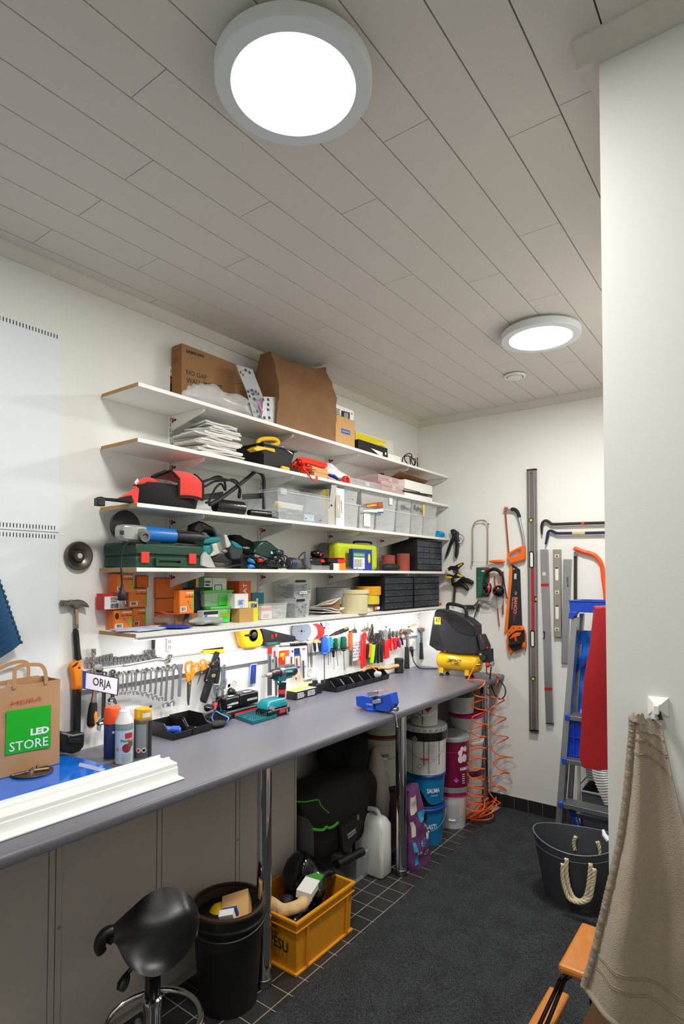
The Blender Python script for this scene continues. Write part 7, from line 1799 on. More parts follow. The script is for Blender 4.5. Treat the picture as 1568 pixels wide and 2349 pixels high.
# row of six black bins
Y0,Y1=2.828,3.43;n=6;wb_=(Y1-Y0)/n
nb=['first','second','third','fourth','fifth','sixth']
for i in range(n):
 pick_bin(Y0+i*wb_,Y0+(i+1)*wb_-.003,.012,.135,.062,'black open fronted bin, %s of the row of six from the left'%nb[i],'row of six black bins')
t=thing('orange_strips','crossed orange plastic strips with clear bag lying in the last black bins','strips',(.08,3.33,z+.05))
put('strip',Tu(spline(pts(LW,'V',((110,1045),(200,990),(300,960),(440,970)),.08),5),.0045,7),orange_pl,t)
put('strip',Tu(spline(pts(LW,'V',((195,935),(260,955),(340,1000),(385,1045)),.10),5),.0045,7),orange_pl,t)
put('clear_bag',crumple(LW('V',390,1090,.11),(.02,.03,.022),4,.5,30),clear_film,t)
# mallet
c=V((.06,LW('V',825,900,.06).y,z));h=.0
zt=LW('V',825,785,.06).z
t=thing('rubber_mallet','black rubber mallet with wooden handle standing on its head by the wall','mallet',(c.x,c.y,z))
put('head',La((c.x,c.y,z+.0006),(0,0,1),[(0,.031),(.004,.034),(.012,.034),((zt-z)*.5,.032),(zt-z-.012,.034),(zt-z-.004,.034),(zt-z,.03),(zt-z,0)],26),black_soft,t)
zh=z+(zt-z)*.52
hp=[V((c.x+.005,c.y-.028,zh)),V((c.x+.004,c.y-.10,zh+.002)),LW('V',600,985,.08),LW('V',430,975,.095)]
put('handle',Tu(spline(hp,5),[.015,.0148,.0145,.0142,.0138,.0132,.0126,.012,.0115,.011,.0108,.0106,.0105,.0105,.0104,.010][:len(spline(hp,5))],12),wood,t)
# bench vise
vb=mat('vise_blue','#1a4fc0',.3,var=.08)
p0=HZ('N',490,160,z);p1=HZ('N',640,165,z)
vx,vy=.585,2.58
t=thing('bench_vise','small blue bench vise with steel jaws clamped at the worktop edge','vise',(vx,vy,z))
YV=2.575;g_=lambda x,y,dy=0:AY('N',x,y,YV+dy)
def vz(lst,y0_,y1_,mt_,nm,bev=.004):
 P=[AY('N',x,y,YV) for x,y in lst]
 for q_ in P:q_.z=max(q_.z,z+.0006)
 return put(nm,Pz([V((q_.x,YV+y0_,q_.z)) for q_ in P],(0,y1_-y0_,0)),mt_,t,bev=bev)
a,b=AY('N',487,165,YV).x,AY('N',632,165,YV).x
put('base',La(((a+b)/2,YV+.01,z+.0006),(0,0,1),[(0,.044),(.008,.046),(.014,.043),(.018,.03),(.026,.026)],28),vb,t)
vz([(470,45),(520,38),(585,58),(592,140),(560,148),(475,108)],-.028,.045,vb,'fixed_body')
vz([(592,70),(640,40),(700,25),(715,100),(690,152),(600,140)],-.024,.04,vb,'moving_jaw')
vz([(585,95),(640,100),(700,110),(690,140),(585,135)],-.015,.02,vb,'slide')
vz([(550,18),(625,5),(635,25),(560,45)],-.035,.05,steel,'jaw_plate',.0012)
vz([(585,70),(640,60),(645,85),(590,95)],-.035,.04,steel,'jaw_plate',.0012)
s0=AY('N',695,130,YV);put('screw',Cy(s0,s0+V((.032,0,0)),.012,18),steel,t)
h0_=AY('N',715,138,YV);h1_=h0_+V((.015,-.006,-.085));put('handle_bar',Tu([h0_+V((-.002,.002,.012)),h1_],.0036,8),steel,t);put('bar_knob',Ba(h1_,.0052,10,6),steel,t)
letters('YORK',AY('N',520,108,YV-.0285),AY('N',565,112,YV-.0285),AY('N',520,96,YV-.0285),white_ink,t)
# ---------------- air compressor
YC=3.80;cy_=mat('compressor_yellow','#f0bd08',.28,coat=.4,var=.03);cg=mat('compressor_grey','#2b2c31',.42,var=.12)
t=thing('air_compressor','black and yellow air compressor standing at the far end of the worktop','compressor',(.47,YC,z))
fy=YC-.06
fc=lambda x,y,dy=-.065:AY('L',x,y,YC+dy)
xa_,xb2=fc(222,960).x,fc(890,960).x;zlo,zhi=fc(560,1125).z,fc(560,835).z
R_=(zhi-zlo)/2;zc_=(zhi+zlo)/2;L_=xb2-xa_
put('tank',La((xa_,YC,zc_),(1,0,0),[(0,.001),(.004,R_*.45),(.014,R_*.75),(.03,R_*.94),(.045,R_),(L_-.045,R_),(L_-.03,R_*.94),(L_-.014,R_*.75),(L_-.004,R_*.45),(L_,.001)],40),cy_,t)
put('weld_seam',La((xa_+L_*.79,YC,zc_),(1,0,0),[(0,R_),(.001,R_+.0012),(.003,R_+.0012),(.004,R_)],40),cy_,t)
P=[(235,195),(310,182),(560,255),(720,330),(830,420),(840,580),(880,800),(870,868),(600,862),(430,840),(250,795),(142,722),(170,520),(200,330)]
pp=[fc(x,y) for x,y in P]
put('shroud',Pz([V((p.x,YC-.062,p.z)) for p in pp],(0,.125,0)),cg,t,bev=.012)
P=[(330,205),(560,255),(725,335),(830,425),(835,585),(790,590),(600,540),(480,430),(390,310)]
put('upper_cover',Pz([V((fc(x,y).x,YC-.066,fc(x,y).z)) for x,y in P],(0,.132,0)),mat('compressor_black','#1f2023',.4),t,bev=.006)
P=[(370,185),(375,115),(440,108),(560,135),(640,175),(660,310)]
put('carry_handle',Tu(spline([V((fc(x,y).x,YC,fc(x,y).z)) for x,y in P],6),.0125,12),K.compressor_black,t)
for i in range(15):
 y=425+i*21;x0_=205-(y-425)*.15;x1_=275+(y-425)*.28
 a,b=fc(x0_,y),fc(x1_,y+4);put('cooling_fin',Ob(((a.x+b.x)/2,YC-.0635,(a.z+b.z)/2),(b.x-a.x,.004,.0028)),ink,t,0)
for i in range(5):
 a,b=fc(425+i*20,255+i*14),fc(425+i*20,335+i*20);put('vent_slot',Bx((a.x-.0022,YC-.0668,b.z),(a.x+.0022,YC-.0655,a.z)),ink,t,0)
a,b=fc(233,405),fc(325,300);q_=put('yellow_label',Bx((a.x,YC-.0632,a.z),(b.x,YC-.0618,b.z)),mat('label_yellow','#f2e33a',.5),t,0)
letters('47',(a.x+.008,YC-.0636,a.z+.012),(b.x-.006,YC-.0636,a.z+.012),(a.x+.008,YC-.0636,b.z-.008),ink,t,off=.0004)
ft=lambda x,y:AY('L',x,y,YC-R_+.0)
zt_,yy_=zc_,YC-R_-.0006
def tank_txt(s,x0_,x1_,yb_,yt_):
 a,b,c_=AY('L',x0_,yb_,YC-R_),AY('L',x1_,yb_,YC-R_),AY('L',x0_+8,yt_,YC-R_)
 o=letters(s,V((a.x,0,a.z)),V((b.x,0,a.z)),V((c_.x,0,c_.z)),ink,t,.03,off=0)
 for v in o.data.vertices:
  w__=v.co+ORG[o.name];dz_=w__.z-zc_;v.co.y=YC-sqrt(max((R_+.0008)**2-dz_*dz_,0))-ORG[o.name].y
tank_txt('IMPACT',440,630,965,922);tank_txt('AIR',515,600,1005,978)
m=M()
for seg in(((415,970),(485,970)),((485,970),(490,1015)),((490,1015),(615,1022)),((615,1022),(635,945)),((415,970),(428,925))):
 qq=[]
 for x,y in seg:p=AY('L',x,y,YC-R_);qq.append(V((p.x,YC-sqrt(max((R_+.001)**2-(p.z-zc_)**2,0)),p.z)))
 m.tube(qq,.0012,5)
put('logo_outline',m,ink,t)
for i,(x,dy) in enumerate(((325,-.05),(710,-.05),(460,.05),(835,.05))):
 p=AY('L',x,1150,YC-.055) if dy<0 else AY('L',(340,710)[i-2],1150,YC-.055)
 yq=YC+dy
 put('foot_bracket',Pz([V((p.x-.018,yq,z+.018)),V((p.x+.016,yq,z+.018)),V((p.x+.02,yq,zlo+.02)),V((p.x-.012,yq,zlo+.02))],(0,.024 if dy<0 else-.024,0)),cy_,t,bev=.002)
 put('rubber_foot',La((p.x,yq+(.012 if dy<0 else-.012),z+.0004),(0,0,1),[(0,.017),(.006,.015),(.010,.009),(.018,.008)],16),black_soft,t)
P=[(850,570),(905,560),(985,740),(985,800),(900,820),(875,700)]
put('rear_cover',Pz([V((fc(x,y).x,YC-.05,fc(x,y).z)) for x,y in P],(0,.1,0)),cg,t,bev=.008)
P=[(915,790),(1060,780),(1062,920),(1070,985),(930,990)]
put('pressure_switch',Pz([V((fc(x,y).x,YC-.045,fc(x,y).z)) for x,y in P],(0,.05,0)),black_pl,t,bev=.004)
put('red_switch',Ob(V((fc(995,765).x,YC-.03,fc(995,765).z)),(.012,.014,.012)),red_pl,t,bev=.002)
put('gauge',La(V((fc(940,900).x,YC-.05,fc(940,910).z)),(.5,-.8,.2),[(0,.0205),(.018,.021),(.021,.019),(.021,0)],22),black_pl,t)
put('regulator',La(V((fc(985,1018).x,YC-.04,fc(985,1018).z)),(1,0,0),[(0,.013),(.004,.017),(.022,.0165),(.026,.012)],18),red_pl,t)
put('gauge',La(V((fc(1075,1005).x,YC-.04,fc(1075,1005).z)),(1,-.3,0),[(-.012,.014),(0,.018),(.006,.018),(.007,.014)],18),steel,t)
put('coupling',Cy(V((fc(920,1010).x,YC-.07,fc(920,1010).z)),V((fc(870,1010).x,YC-.085,fc(870,1012).z)),.009,12),K.brass,t)
for x,y in((270,800),(385,808)):put('bolt',La(V((fc(x,y).x,YC-.062,fc(x,y).z)),(0,-1,0),[(0,.005),(.002,.004)],10),steel,t)
put('drain_knob',Ba((xa_-.004,YC,zc_),(.006,.008,.01)),mat('brown_knob','#7a5a3a',.6),t)
# orange spiral hose
om=mat('hose_orange','#f2600e',.3,var=.06)
t=thing('spiral_hose','bright orange spiral air hose hanging from compressor to the floor in two coils','hose',(.8,3.8,.0))
def zig(Ls,Rs,yy_,k='l'):
 out=[]
 for i in range(max(len(Ls),len(Rs))):
  if i<len(Ls):
   p=AY(k,*Ls[i],yy_);out.append(p)
  if i<len(Rs):
   if i<len(Ls):
    a,b=AY(k,*Ls[i],yy_),AY(k,*Rs[i],yy_);mm=(a+b)/2;r=abs(b.x-a.x)*.45;out.append(V((mm.x,yy_-r,mm.z)))
   out.append(AY(k,*Rs[i],yy_))
   if i+1<len(Ls):
    a,b=AY(k,*Rs[i],yy_),AY(k,*Ls[i+1],yy_);mm=(a+b)/2;r=abs(b.x-a.x)*.45;out.append(V((mm.x,yy_+r,mm.z)))
 return out
YH1=3.62
s0=V((fc(870,1012).x,YC-.085,fc(870,1012).z))
lead1=[s0,AY('l',180,60,3.68),AY('l',165,130,3.66),AY('l',300,130,3.62),AY('l',400,160,YH1),AY('l',340,240,YH1-.03)]
L1=[(210,305),(212,492),(212,690),(200,880),(175,1045),(170,1195),(145,1350),(130,1503),(130,1645),(112,1765),(110,1880),(105,2010)]
R1=[(425,400),(437,590),(435,800),(428,985),(420,1150),(415,1310),(395,1465),(392,1620),(382,1755),(375,1880),(365,1990),(370,2080)]
P=lead1+zig(L1,R1,YH1)
c0=HZ('l',245,2200,.02);
for i in range(70):
 a=i*.42;rr=.075+.012*sin(i*.9);P.append(V((c0.x+rr*cos(a)+.012*sin(i*.31)+i*.0009,c0.y+rr*sin(a)*1.0+i*.0012,.018+.07*(1+sin(a*1.0+1.2))*(.6+.4*cos(i*.11)))))
YH2=3.96
L2=[(410,295),(472,566),(480,850),(508,1140),(535,1345),(498,1592),(455,1735)]
R2=[(690,420),(716,700),(748,985),(815,1290),(768,1525),(720,1785),(632,1970)]
tail=zig(L2,R2,YH2)
lead2=[V((fc(985,1060).x,YC-.03,fc(985,1060).z)),AY('l',440,40,3.85),AY('l',560,60,3.92),AY('l',605,110,YH2),AY('l',560,190,YH2-.03)]
P2=lead2+tail
P+=[V((P[-1].x*.6+P2[-1].x*.4,3.8,.05)),V((P2[-1].x,P2[-1].y,max(P2[-1].z,.02)))]
for p in P+P2:p.z=max(p.z,.0135);p.y=min(p.y,YB-.012)
put('front_coil',Tu(spline(P,4),.0042,8),om,t);put('rear_coil',Tu(spline(P2,5),.0042,8),om,t)
t=thing('compressor_cord','black looped cord hanging over the worktop end by the back wall','cable',(.85,3.9,z-.1))
P=[V((fc(1045,1060).x,YC-.02,fc(1045,1060).z)),AY('L',1070,1230,3.84),AY('L',1110,1390,3.9),AY('L',1170,1500,3.93),AY('L',1230,1525,3.94),AY('L',1290,1470,3.95),AY('L',1295,1370,3.95),AY('L',1250,1290,3.96),AY('L',1200,1235,3.96),AY('L',1180,1180,3.97)]
put('cord',Tu(spline(P,6),.0042,8),black_soft,t)
# ================================================================== things under the worktop
# saddle stool
leather=mat('black_leather','#141415',.36,var=.2,bump=.12,bscale=500)
SXc,SYc=.665,1.16
t=thing('saddle_stool','black saddle seat stool on a chrome column in front of the cabinet','stool',(SXc,SYc,0))
away=V((SXc-EYE.x,SYc,0)).normalized();side=V((away.y,-away.x,0));zseat=.60
def sp(x,y,b):
 A_,B_,S_=CR['O'];d=FW+RT*((A_+x/S_-CX)/F_PX)-UP*((B_+y/S_-CY)/F_PX)
 o=V((SXc,SYc,0))+away*b;return EYE+d*((o-EYE).dot(away)/d.dot(away))
c0=[(590,760),(640,702),(760,590),(870,500),(975,466),(1080,500),(1138,570),(1157,640)]
c1=[(600,775),(650,735),(770,690),(890,665),(990,640),(1080,620),(1135,620),(1158,648)]
c2=[(615,790),(660,760),(780,775),(890,785),(1000,755),(1085,710),(1135,670),(1158,655)]
c3=[(630,800),(668,785),(730,870),(840,905),(980,880),(1080,790),(1140,710),(1158,662)]
c4=[(640,805),(672,800),(745,930),(865,990),(965,960),(1062,880),(1138,760),(1156,670)]
B5=(.12,.06,-.01,-.08,-.11)
R5=[spline([sp(x,y,b_ if 0<i<7 else b_*.35) for i,(x,y) in enumerate(c)],4) for c,b_ in zip((c0,c1,c2,c3,c4),B5)]
cols=[spline([r[i] for r in R5],4) for i in range(len(R5[0]))]
m=M();th_=away*.035+V((0,0,-.022))
rings=[]
for q in cols:
 cen=sum(q,V())/len(q);rings.append(q+[cen+(p-cen)*.86+th_ for p in reversed(q)])
m.loft(rings)
P=spline([sp(x,y,.0) for x,y in((660,720),(615,735),(585,780),(578,820),(592,845))],4)
m.tube(P,[.02*(1-.35*abs(i/(len(P)-1)-.4)) for i in range(len(P))],12)
put('seat',m,leather,t,smooth=75)
colc=V((SXc,SYc,0))
put('column_upper',La((colc.x,colc.y,.30),(0,0,1),[(0,.024),(zseat-.44,.024)],24),black_gl,t)
put('column',La((colc.x,colc.y,.08),(0,0,1),[(0,.028),(.21,.028),(.215,.031),(.235,.031),(.24,.025)],24),chrome,t)
put('under_plate',La((colc.x,colc.y,zseat-.15),(0,0,1),[(0,.03),(.01,.06),(.02,.065)],24),black_pl,t)
a=V((colc.x,colc.y,zseat-.12));b=sp(745,960,-.02);c_=sp(695,1070,-.05)
dlev=(c_-b).normalized()
put('lever',Tu([a,b,b+(c_-b)*.3,b+(c_-b)*.7,c_],[.006,.007,.014,.018,.012],12),black_pl,t)
m=M();R_=.15;cx_,cy__=colc.x,colc.y
put('foot_ring',Tu([V((cx_+R_*cos(a_),cy__+R_*sin(a_),.235)) for a_ in[2*PI*i/48 for i in range(48)]],.0105,12,True),chrome,t)
for i in range(3):
 a_=.5+i*2*PI/3;put('ring_spoke',Tu([V((cx_+.027*cos(a_),cy__+.027*sin(a_),.20)),V((cx_+(R_-.004)*cos(a_),cy__+(R_-.004)*sin(a_),.233))],.009,10),chrome,t)
for i in range(5):
 a_=.2+i*2*PI/5;d_=V((cos(a_),sin(a_),0));e=V((cx_,cy__,.075))+d_*.25
 put('base_arm',Tu([V((cx_,cy__,.105))+d_*.02,V((cx_,cy__,.09))+d_*.15,e],[.020,.015,.012],10),chrome,t)
 cz_=.032
 ca=put('caster',La(e+V((0,0,cz_-.075))+V((-d_.y,d_.x,0))*.012,V((d_.y,-d_.x,0)),[(0,.012),(0,.024),(.024,.024),(.024,.012),(0,.012)],18),black_pl,t)
# black bucket bin
bc=V((.53,1.605,0));dirv=V((bc.x-EYE.x,bc.y,0)).normalized()
hb_=AY('O',1310,850,bc.y-.08).z
zr=.375;rt,rb_=.138,.112
t=thing('waste_bucket','tall black plastic bucket with brown inside between stool and leg','bucket',(bc.x,bc.y,0))
put('bucket',La((bc.x,bc.y,.0006),(0,0,1),[(.004,0),(.004,rb_-.004),(zr-.004,rt-.005),(zr-.004,rt),(zr-.06,rt-.004),(0,rb_),(0,0)],44),mat('bucket_black','#121213',.45,var=.15),t)
put('inner_lining',La((bc.x,bc.y,.02),(0,0,1),[(.001,0),(0,rb_-.008),(zr-.03,rt-.0075),(zr-.031,rt-.009),(.002,rb_-.0095),(.003,0)],40),mat('liner_brown','#38261c',.6),t)
put('rim',La((bc.x,bc.y,zr-.006),(0,0,1),[(0,rt-.007),(0,rt+.006),(.008,rt+.006),(.010,rt+.002),(.010,rt-.007),(0,rt-.007)],44),mat('rim_brown','#3c2a20',.35),t)
put('reinforcing_band',La((bc.x,bc.y,zr-.055),(0,0,1),[(0,rt-.002),(.004,rt+.006),(.009,rt+.006),(.012,rt-.002)],44),K.bucket_black,t)
P=[V((bc.x+(rt+.01)*cos(a_),bc.y+(rt+.01)*sin(a_),zr-.045-.03*sin((a_+2.6)/3.2*PI))) for a_ in[-2.6+3.2*i/16 for i in range(17)]]
put('bail_handle',Tu(P,.0035,8),black_pl,t)
solo('waste_box','tan cardboard carton thrown in the black bucket','box',Ob((bc.x+.03,bc.y+.015,zr-.035),(.105,.13,.06),.25,-.25,.75),cardboard_l,smooth=0,bev=.001)
t=thing('milk_carton','white and blue carton thrown in the black bucket','carton',(bc.x+.04,bc.y-.06,zr-.06))
put('carton',Ob((bc.x+.062,bc.y-.058,zr-.025),(.055,.03,.075),.3,-.2,.6),paper,t,0,.001);put('blue_band',Ob((bc.x+.056,bc.y-.037,zr-.02),(.056,.012,.07),.3,-.2,.6),K.pack_blue,t,0)
solo('yellow_wrapper','yellow plastic container in the black bucket behind the cartons','container',Ba((bc.x-.045,bc.y-.01,zr-.055),(.04,.045,.035),14,8,.2,20),yellow_pl)
# yellow crate
cym=mat('crate_yellow','#d9901a',.4,var=.06,bump=.05)
X0,X1,Y0,Y1=.352,.672,1.845,2.255;zc=AY('P',862,800,Y0-.004).z
zc=.225
t=thing('stacking_crate','yellow plastic stacking crate marked PESU full of black bags','crate',((X0+X1)/2,(Y0+Y1)/2,0))
s,r=open_bin(Y0+.006,Y1-.006,X0+.006,X1-.006,.0008,zc,.05,.004,.012,.014)
put('shell',s,cym,t,0,.003)
put('rim',r,cym,t,0,.003)
m=Fr([(X0-.002,Y0-.002,zc-.045),(X1+.002,Y0-.002,zc-.045),(X1+.002,Y1+.002,zc-.045),(X0-.002,Y1+.002,zc-.045)],[(X0+.012,Y0+.012,zc-.045),(X1-.012,Y0+.012,zc-.045),(X1-.012,Y1-.012,zc-.045),(X0+.012,Y1-.012,zc-.045)],(0,0,.007));put('lower_rim',m,cym,t,0,.002)
m=Fr([(X0+.004,Y0+.004,.0006),(X1-.004,Y0+.004,.0006),(X1-.004,Y1-.004,.0006),(X0+.004,Y1-.004,.0006)],[(X0+.03,Y0+.03,.0006),(X1-.03,Y0+.03,.0006),(X1-.03,Y1-.03,.0006),(X0+.03,Y1-.03,.0006)],(0,0,.012));put('foot_rim',m,cym,t,0,.003)
for yy_ in(Y0+.075,Y1-.055):put('corner_rib',Pz([(X1-.012,yy_-.004,.012),(X1-.001,yy_-.004,.012),(X1+.002,yy_-.004,zc-.045),(X1-.006,yy_-.004,zc-.045)],(0,.008,0)),cym,t,0,.001)
put('grip_recess',Bx((X0+.13,Y0+.0035,zc-.075),(X0+.21,Y0+.0075,zc-.047)),mat('recess_amber','#9a6412',.5),t,0)
a,b,c_=(X1-.15,Y0+.0015,.095),(X1-.045,Y0+.0015,.085),(X1-.15,Y0+.0015,.14)
letters('PESU',a,b,c_,ink,t,.02,off=.0035)
bag_m=mat('refuse_sack','#0b0b0c',.16,var=.2,bump=.9,bscale=30)
solo('refuse_sack','shiny black plastic sack heaped in the yellow crate','sack',Ba((.50,2.12,zc+.005),(.115,.115,.105),34,20,.5,11,4),bag_m,smooth=30)
solo('refuse_sack','black plastic sack filling the front of the yellow crate','sack',Ba((.53,1.98,zc-.09),(.105,.105,.085),26,16,.4,12,9),bag_m,smooth=30)
wool=mat('lambswool','#d9b67c',.95,var=.15,bump=1.0,bscale=120,sheen=.4)
t=thing('lambswool_pad','cream fluffy lambswool pad lying in the yellow crate','polishing pad',(.55,1.90,zc))
m=Tu(spline([V((.44,1.905,zc-.005)),V((.50,1.885,zc+.005)),V((.565,1.885,zc+.0)),V((.61,1.935,zc+.012)),V((.605,1.99,zc+.02))],7),.026,12)
for v in m.v:v+=(v-V((.53,1.92,zc))).normalized()*.010*nse(v*60)
put('fleece',m,wool,t,smooth=80);put('black_backing',Ba((.53,1.945,zc+.008),(.03,.03,.016)),black_soft,t)
t=thing('product_box','white and green cardboard box lying on top of the yellow crate','box',(.57,2.02,zc+.03))
R3=dict(rx=.06,ry=.12,rz=.32)
c=V((.585,2.035,zc+.045));put('carton',Ob(c,(.07,.15,.035),**R3),paper,t,0,.001)
put('green_end',Ob(c+V((-.016,.052,.003)),(.0712,.046,.0362),**R3),K.print_green,t,0)
m=M()
for i in range(7):m.obox(c+V((.0285,.012+i*.0045,-.0)),(.0012,.002,.022),**R3)
put('barcode',m,ink,t,0)
# box of clear plastic and sports bag
t=thing('storage_tub','clear plastic tub behind the yellow crate under the sports bag','tub',(.3,2.75,0))
s,r=open_bin(2.59,2.93,.05,.45,.0008,.15,.06);put('shell',s,clear,t,0);put('rim',r,frost,t,0)
put('contents',Bx((.08,2.63,.006),(.42,2.89,.10)),K.dark_slate,t,bev=.01)
a,b=HZ('k',655,1990,.30),HZ('k',920,1905,.30);
solo('flashlight','black tube of a machine lying on the clear tub','tube',Cy((.46,2.40,.185),(.48,2.60,.182),.022,16),black_pl)
solo('grey_box','grey plastic case lying on clear tub before the sports bag','case',Ob((.40,2.52,.175),(.08,.12,.04),0,.1,.3),K.smoke_grey,bev=.004)
# clear sheet standing at the cabinet end
yq=yR+.02
m=Pz([(.20,yq,.02),(.43,yq,.02),(.43,yq,.38),(.42,yq,.42),(.39,yq,.445),(.35,yq,.45),(.20,yq,.45)],(0,.003,0))
solo('acrylic_sheet','smoky clear plastic sheet standing against the cabinet end','sheet',m,K.smoke_clear,smooth=0)
spm=mat('sports_bag_black','#17140f',.8,var=.2,bump=.3,bscale=260)
yA=yR+.03
t=thing('sports_bag','big black sports bag with green piping under the worktop','sports bag',(.28,2.78,.155))
def sring(f):
 out=[];n=26
 yy_=yA+(LW('k',1125,1500,.36).y-yA)*f
 r=.16*(1-abs(2*f-1)**5*.35);hz_=.205*(1-abs(2*f-1)**5*.25)
 for i in range(n):
  a_=2*PI*i/n;s_=copysign(abs(cos(a_))**.7,cos(a_));c2=copysign(abs(sin(a_))**.75,sin(a_))
  p=V((.265+r*s_,yy_,.355+hz_*c2));p.x+=.02*nse(p*7);p.z+=.012*nse(p*6)
  p.z=max(p.z,.156);out.append(p)
 return out
put('body',Lo([sring(i/14) for i in range(15)]),spm,t,smooth=50)
grn=mat('piping_green','#4fd02a',.5)
fk=lambda x,y,d=.43:LW('k',x,y,d)
put('piping',Tu(spline([fk(0,1120),fk(120,1125),fk(260,1100),fk(320,1105),fk(360,1190),fk(465,1285)],5),.0025,6),grn,t)
put('green_strap',Tu(spline([fk(230,1520),fk(370,1530),fk(420,1490),fk(470,1500),fk(540,1470),fk(595,1420)],5),.007,7),grn,t)
put('end_strap',Pz(pts(LW,'k',((640,1500),(900,1300),(960,1420),(760,1870),(680,1860)),.45),(-.02,0,0)),mat('webbing','#262119',.8),t,bev=.004)
put('white_logo',Pz(pts(LW,'k',((720,1600),(840,1505),(850,1565),(740,1660)),.452),(.001,0,0)),mat('logo_pale','#b9b6ae',.5),t)
letters('Benlite',LW('k',735,1645,.4535),LW('k',842,1560,.4535),LW('k',725,1605,.4535),ink,t)
put('zip_pull',Ob(LW('k',880,1350,.455),(.006,.018,.028)),mat('zip_silver','#b8b0a0',.3,.8),t,bev=.002)
jk=mat('jacket_dark','#11150f',.95,var=.3,bump=.9,bscale=60)
c=LW('k',830,560,.26)
solo('dark_jacket','bundled dark fleece jacket piled on top of the sports bag','jacket',Ba((.20,c.y+.0,.60),(.13,.19,.15),34,20,.45,9,2),jk,smooth=50)
# canister
cm=mat('canister_hdpe','#d2d6d2',.35,var=.03,alpha=.93)
t=thing('jerry_can','white translucent plastic canister with liquid standing by the middle leg','canister',(.46,2.80,0))
zc_=LW('N',640,830,.52).z
Y0,Y1,X0,X1=2.705,2.815,.345,.535
def cring(f,ins):
 zz_=.0008+zc_*f
 return[V((X0+ins,Y0+ins+.01,zz_)),V((X0+ins+.01,Y0+ins,zz_)),V((X1-ins-.01,Y0+ins,zz_)),V((X1-ins,Y0+ins+.01,zz_)),V((X1-ins,Y1-ins-.01,zz_)),V((X1-ins-.01,Y1-ins,zz_)),V((X0+ins+.01,Y1-ins,zz_)),V((X0+ins,Y1-ins-.01,zz_))]
put('body',Lo([cring(0,.006),cring(.03,0),cring(.42,0),cring(.43,.001),cring(.80,0),cring(.9,.02),cring(.93,.035)]),cm,t,bev=.006)
put('liquid',Lo([cring(.01,.004),cring(.425,.0035)]),mat('pale_liquid','#b9b190',.3),t)
put('handle',Tu(spline([V((X0+.05,2.76,zc_*.9)),V((X0+.06,2.76,zc_*.99)),V((X1-.07,2.76,zc_*1.0)),V((X1-.05,2.76,zc_*.9))],5),.013,12),cm,t)
put('cap',La((X0+.035,2.76,zc_*.9),(0,0,1),[(0,.02),(.02,.02),(.022,.016),(.022,0)],20),black_pl,t)
solo('white_sack','crumpled white sack standing behind the canister','sack',Ba((.30,2.99,.30),(.09,.085,.29),22,16,.25,12,5),mat('sack_white','#aaa59c',.8,var=.08,bump=.4,bscale=40),smooth=40)
# ---------------- paint pails
paint_w=mat('pail_white','#cfcdca',.35,var=.06,scale=12)
def pail(label,c,r0,r1,z0,h,body,rimm=None,lid=None,group='paint pails and buckets under the worktop',wire=True,rib=True,wire_ang=None,name='paint_pail',cat='pail',drop=.45):
 t=thing(name,label,cat,(c[0],c[1],z0),group);o=(c[0],c[1],z0+.0006)
 put('bucket',La(o,(0,0,1),[(0,r0),(h*.98,r1)],36),body,t)
 put('rim',La(o,(0,0,1),[(h*.90,r1-.001),(h*.91,r1+.004),(h*.985,r1+.005),(h,r1+.002)],36),rimm or body,t)
 put('lid',La(o,(0,0,1),[(h*.985,r1+.0015),(h+.001,r1+.0035),(h+.003,r1),(h+.0005,r1-.008),(h-.002,r1-.012),(h-.002,0)],36),lid or rimm or body,t)
 if wire:
  d=V((EYE.x-c[0],EYE.y-c[1],0)).normalized();s=V((-d.y,d.x,0));P=[]
  for i in range(17):
   a_=PI*i/16;P.append(V((c[0],c[1],z0))+s*(-(r1+.006)*cos(a_))+d*((r1+.010)*sin(a_))+V((0,0,h*.88-h*drop*sin(a_))))
  put('wire_handle',Tu(P,.0016,6),steel,t)
  put('handle_grip',Tu(P[7:10],.0055,8),wire if wire is not True else white_lam,t)
 return t
def pail_text(s,t,c,r,zz_,w_,h_,mt_,ang=0.0,bold=.02):
 d=V((EYE.x-c[0],EYE.y-c[1],0)).normalized();a0=atan2(d.y,d.x)+ang
 n=V((cos(a0),sin(a0),0));s_=V((-n.y,n.x,0));q_=V((c[0],c[1],zz_))+n*r
 o=letters(s,q_-s_*w_/2,q_+s_*w_/2,q_-s_*w_/2+V((0,0,h_)),mt_,t,bold)
 for v in o.data.vertices:
  p=v.co+ORG[o.name]-V((c[0],c[1],0));u=p.dot(s_);a=a0+u/r
  v.co=V((c[0]+cos(a)*(r+.0022),c[1]+sin(a)*(r+.0022),p.z))-ORG[o.name]
def pail_band(t,c,r0,r1,z0,z1,mt_,a0=-1.6,a1=1.6,nm='print_band',off=.0012):
 d=V((EYE.x-c[0],EYE.y-c[1],0)).normalized();b=atan2(d.y,d.x);m=M();n=24;vs=[]
 for i in range(n+1):
  a=b+a0+(a1-a0)*i/n
  vs+=[V((c[0]+cos(a)*(r0+off),c[1]+sin(a)*(r0+off),z0)),V((c[0]+cos(a)*(r1+off),c[1]+sin(a)*(r1+off),z1))]
 for i in range(n):m.quad(vs[2*i],vs[2*i+2],vs[2*i+3],vs[2*i+1])
 put(nm,m,mt_,t,smooth=40)
def pail_diamond(t,c,r,zz_,ang,s,mt_,nm='hazard_diamond',off=.002):
 d=V((EYE.x-c[0],EYE.y-c[1],0)).normalized();a0=atan2(d.y,d.x)+ang
 P=[V((c[0]+cos(a0+u/r)*(r+off),c[1]+sin(a0+u/r)*(r+off),zz_+w__)) for u,w__ in((-s,0),(0,-s),(s,0),(0,s))]
 put(nm,M().quad(*P),mt_,t,0)
def zs(k,x,y,c):return AY(k,x,y,c[1]-.1).z
cA=(.475,3.30)
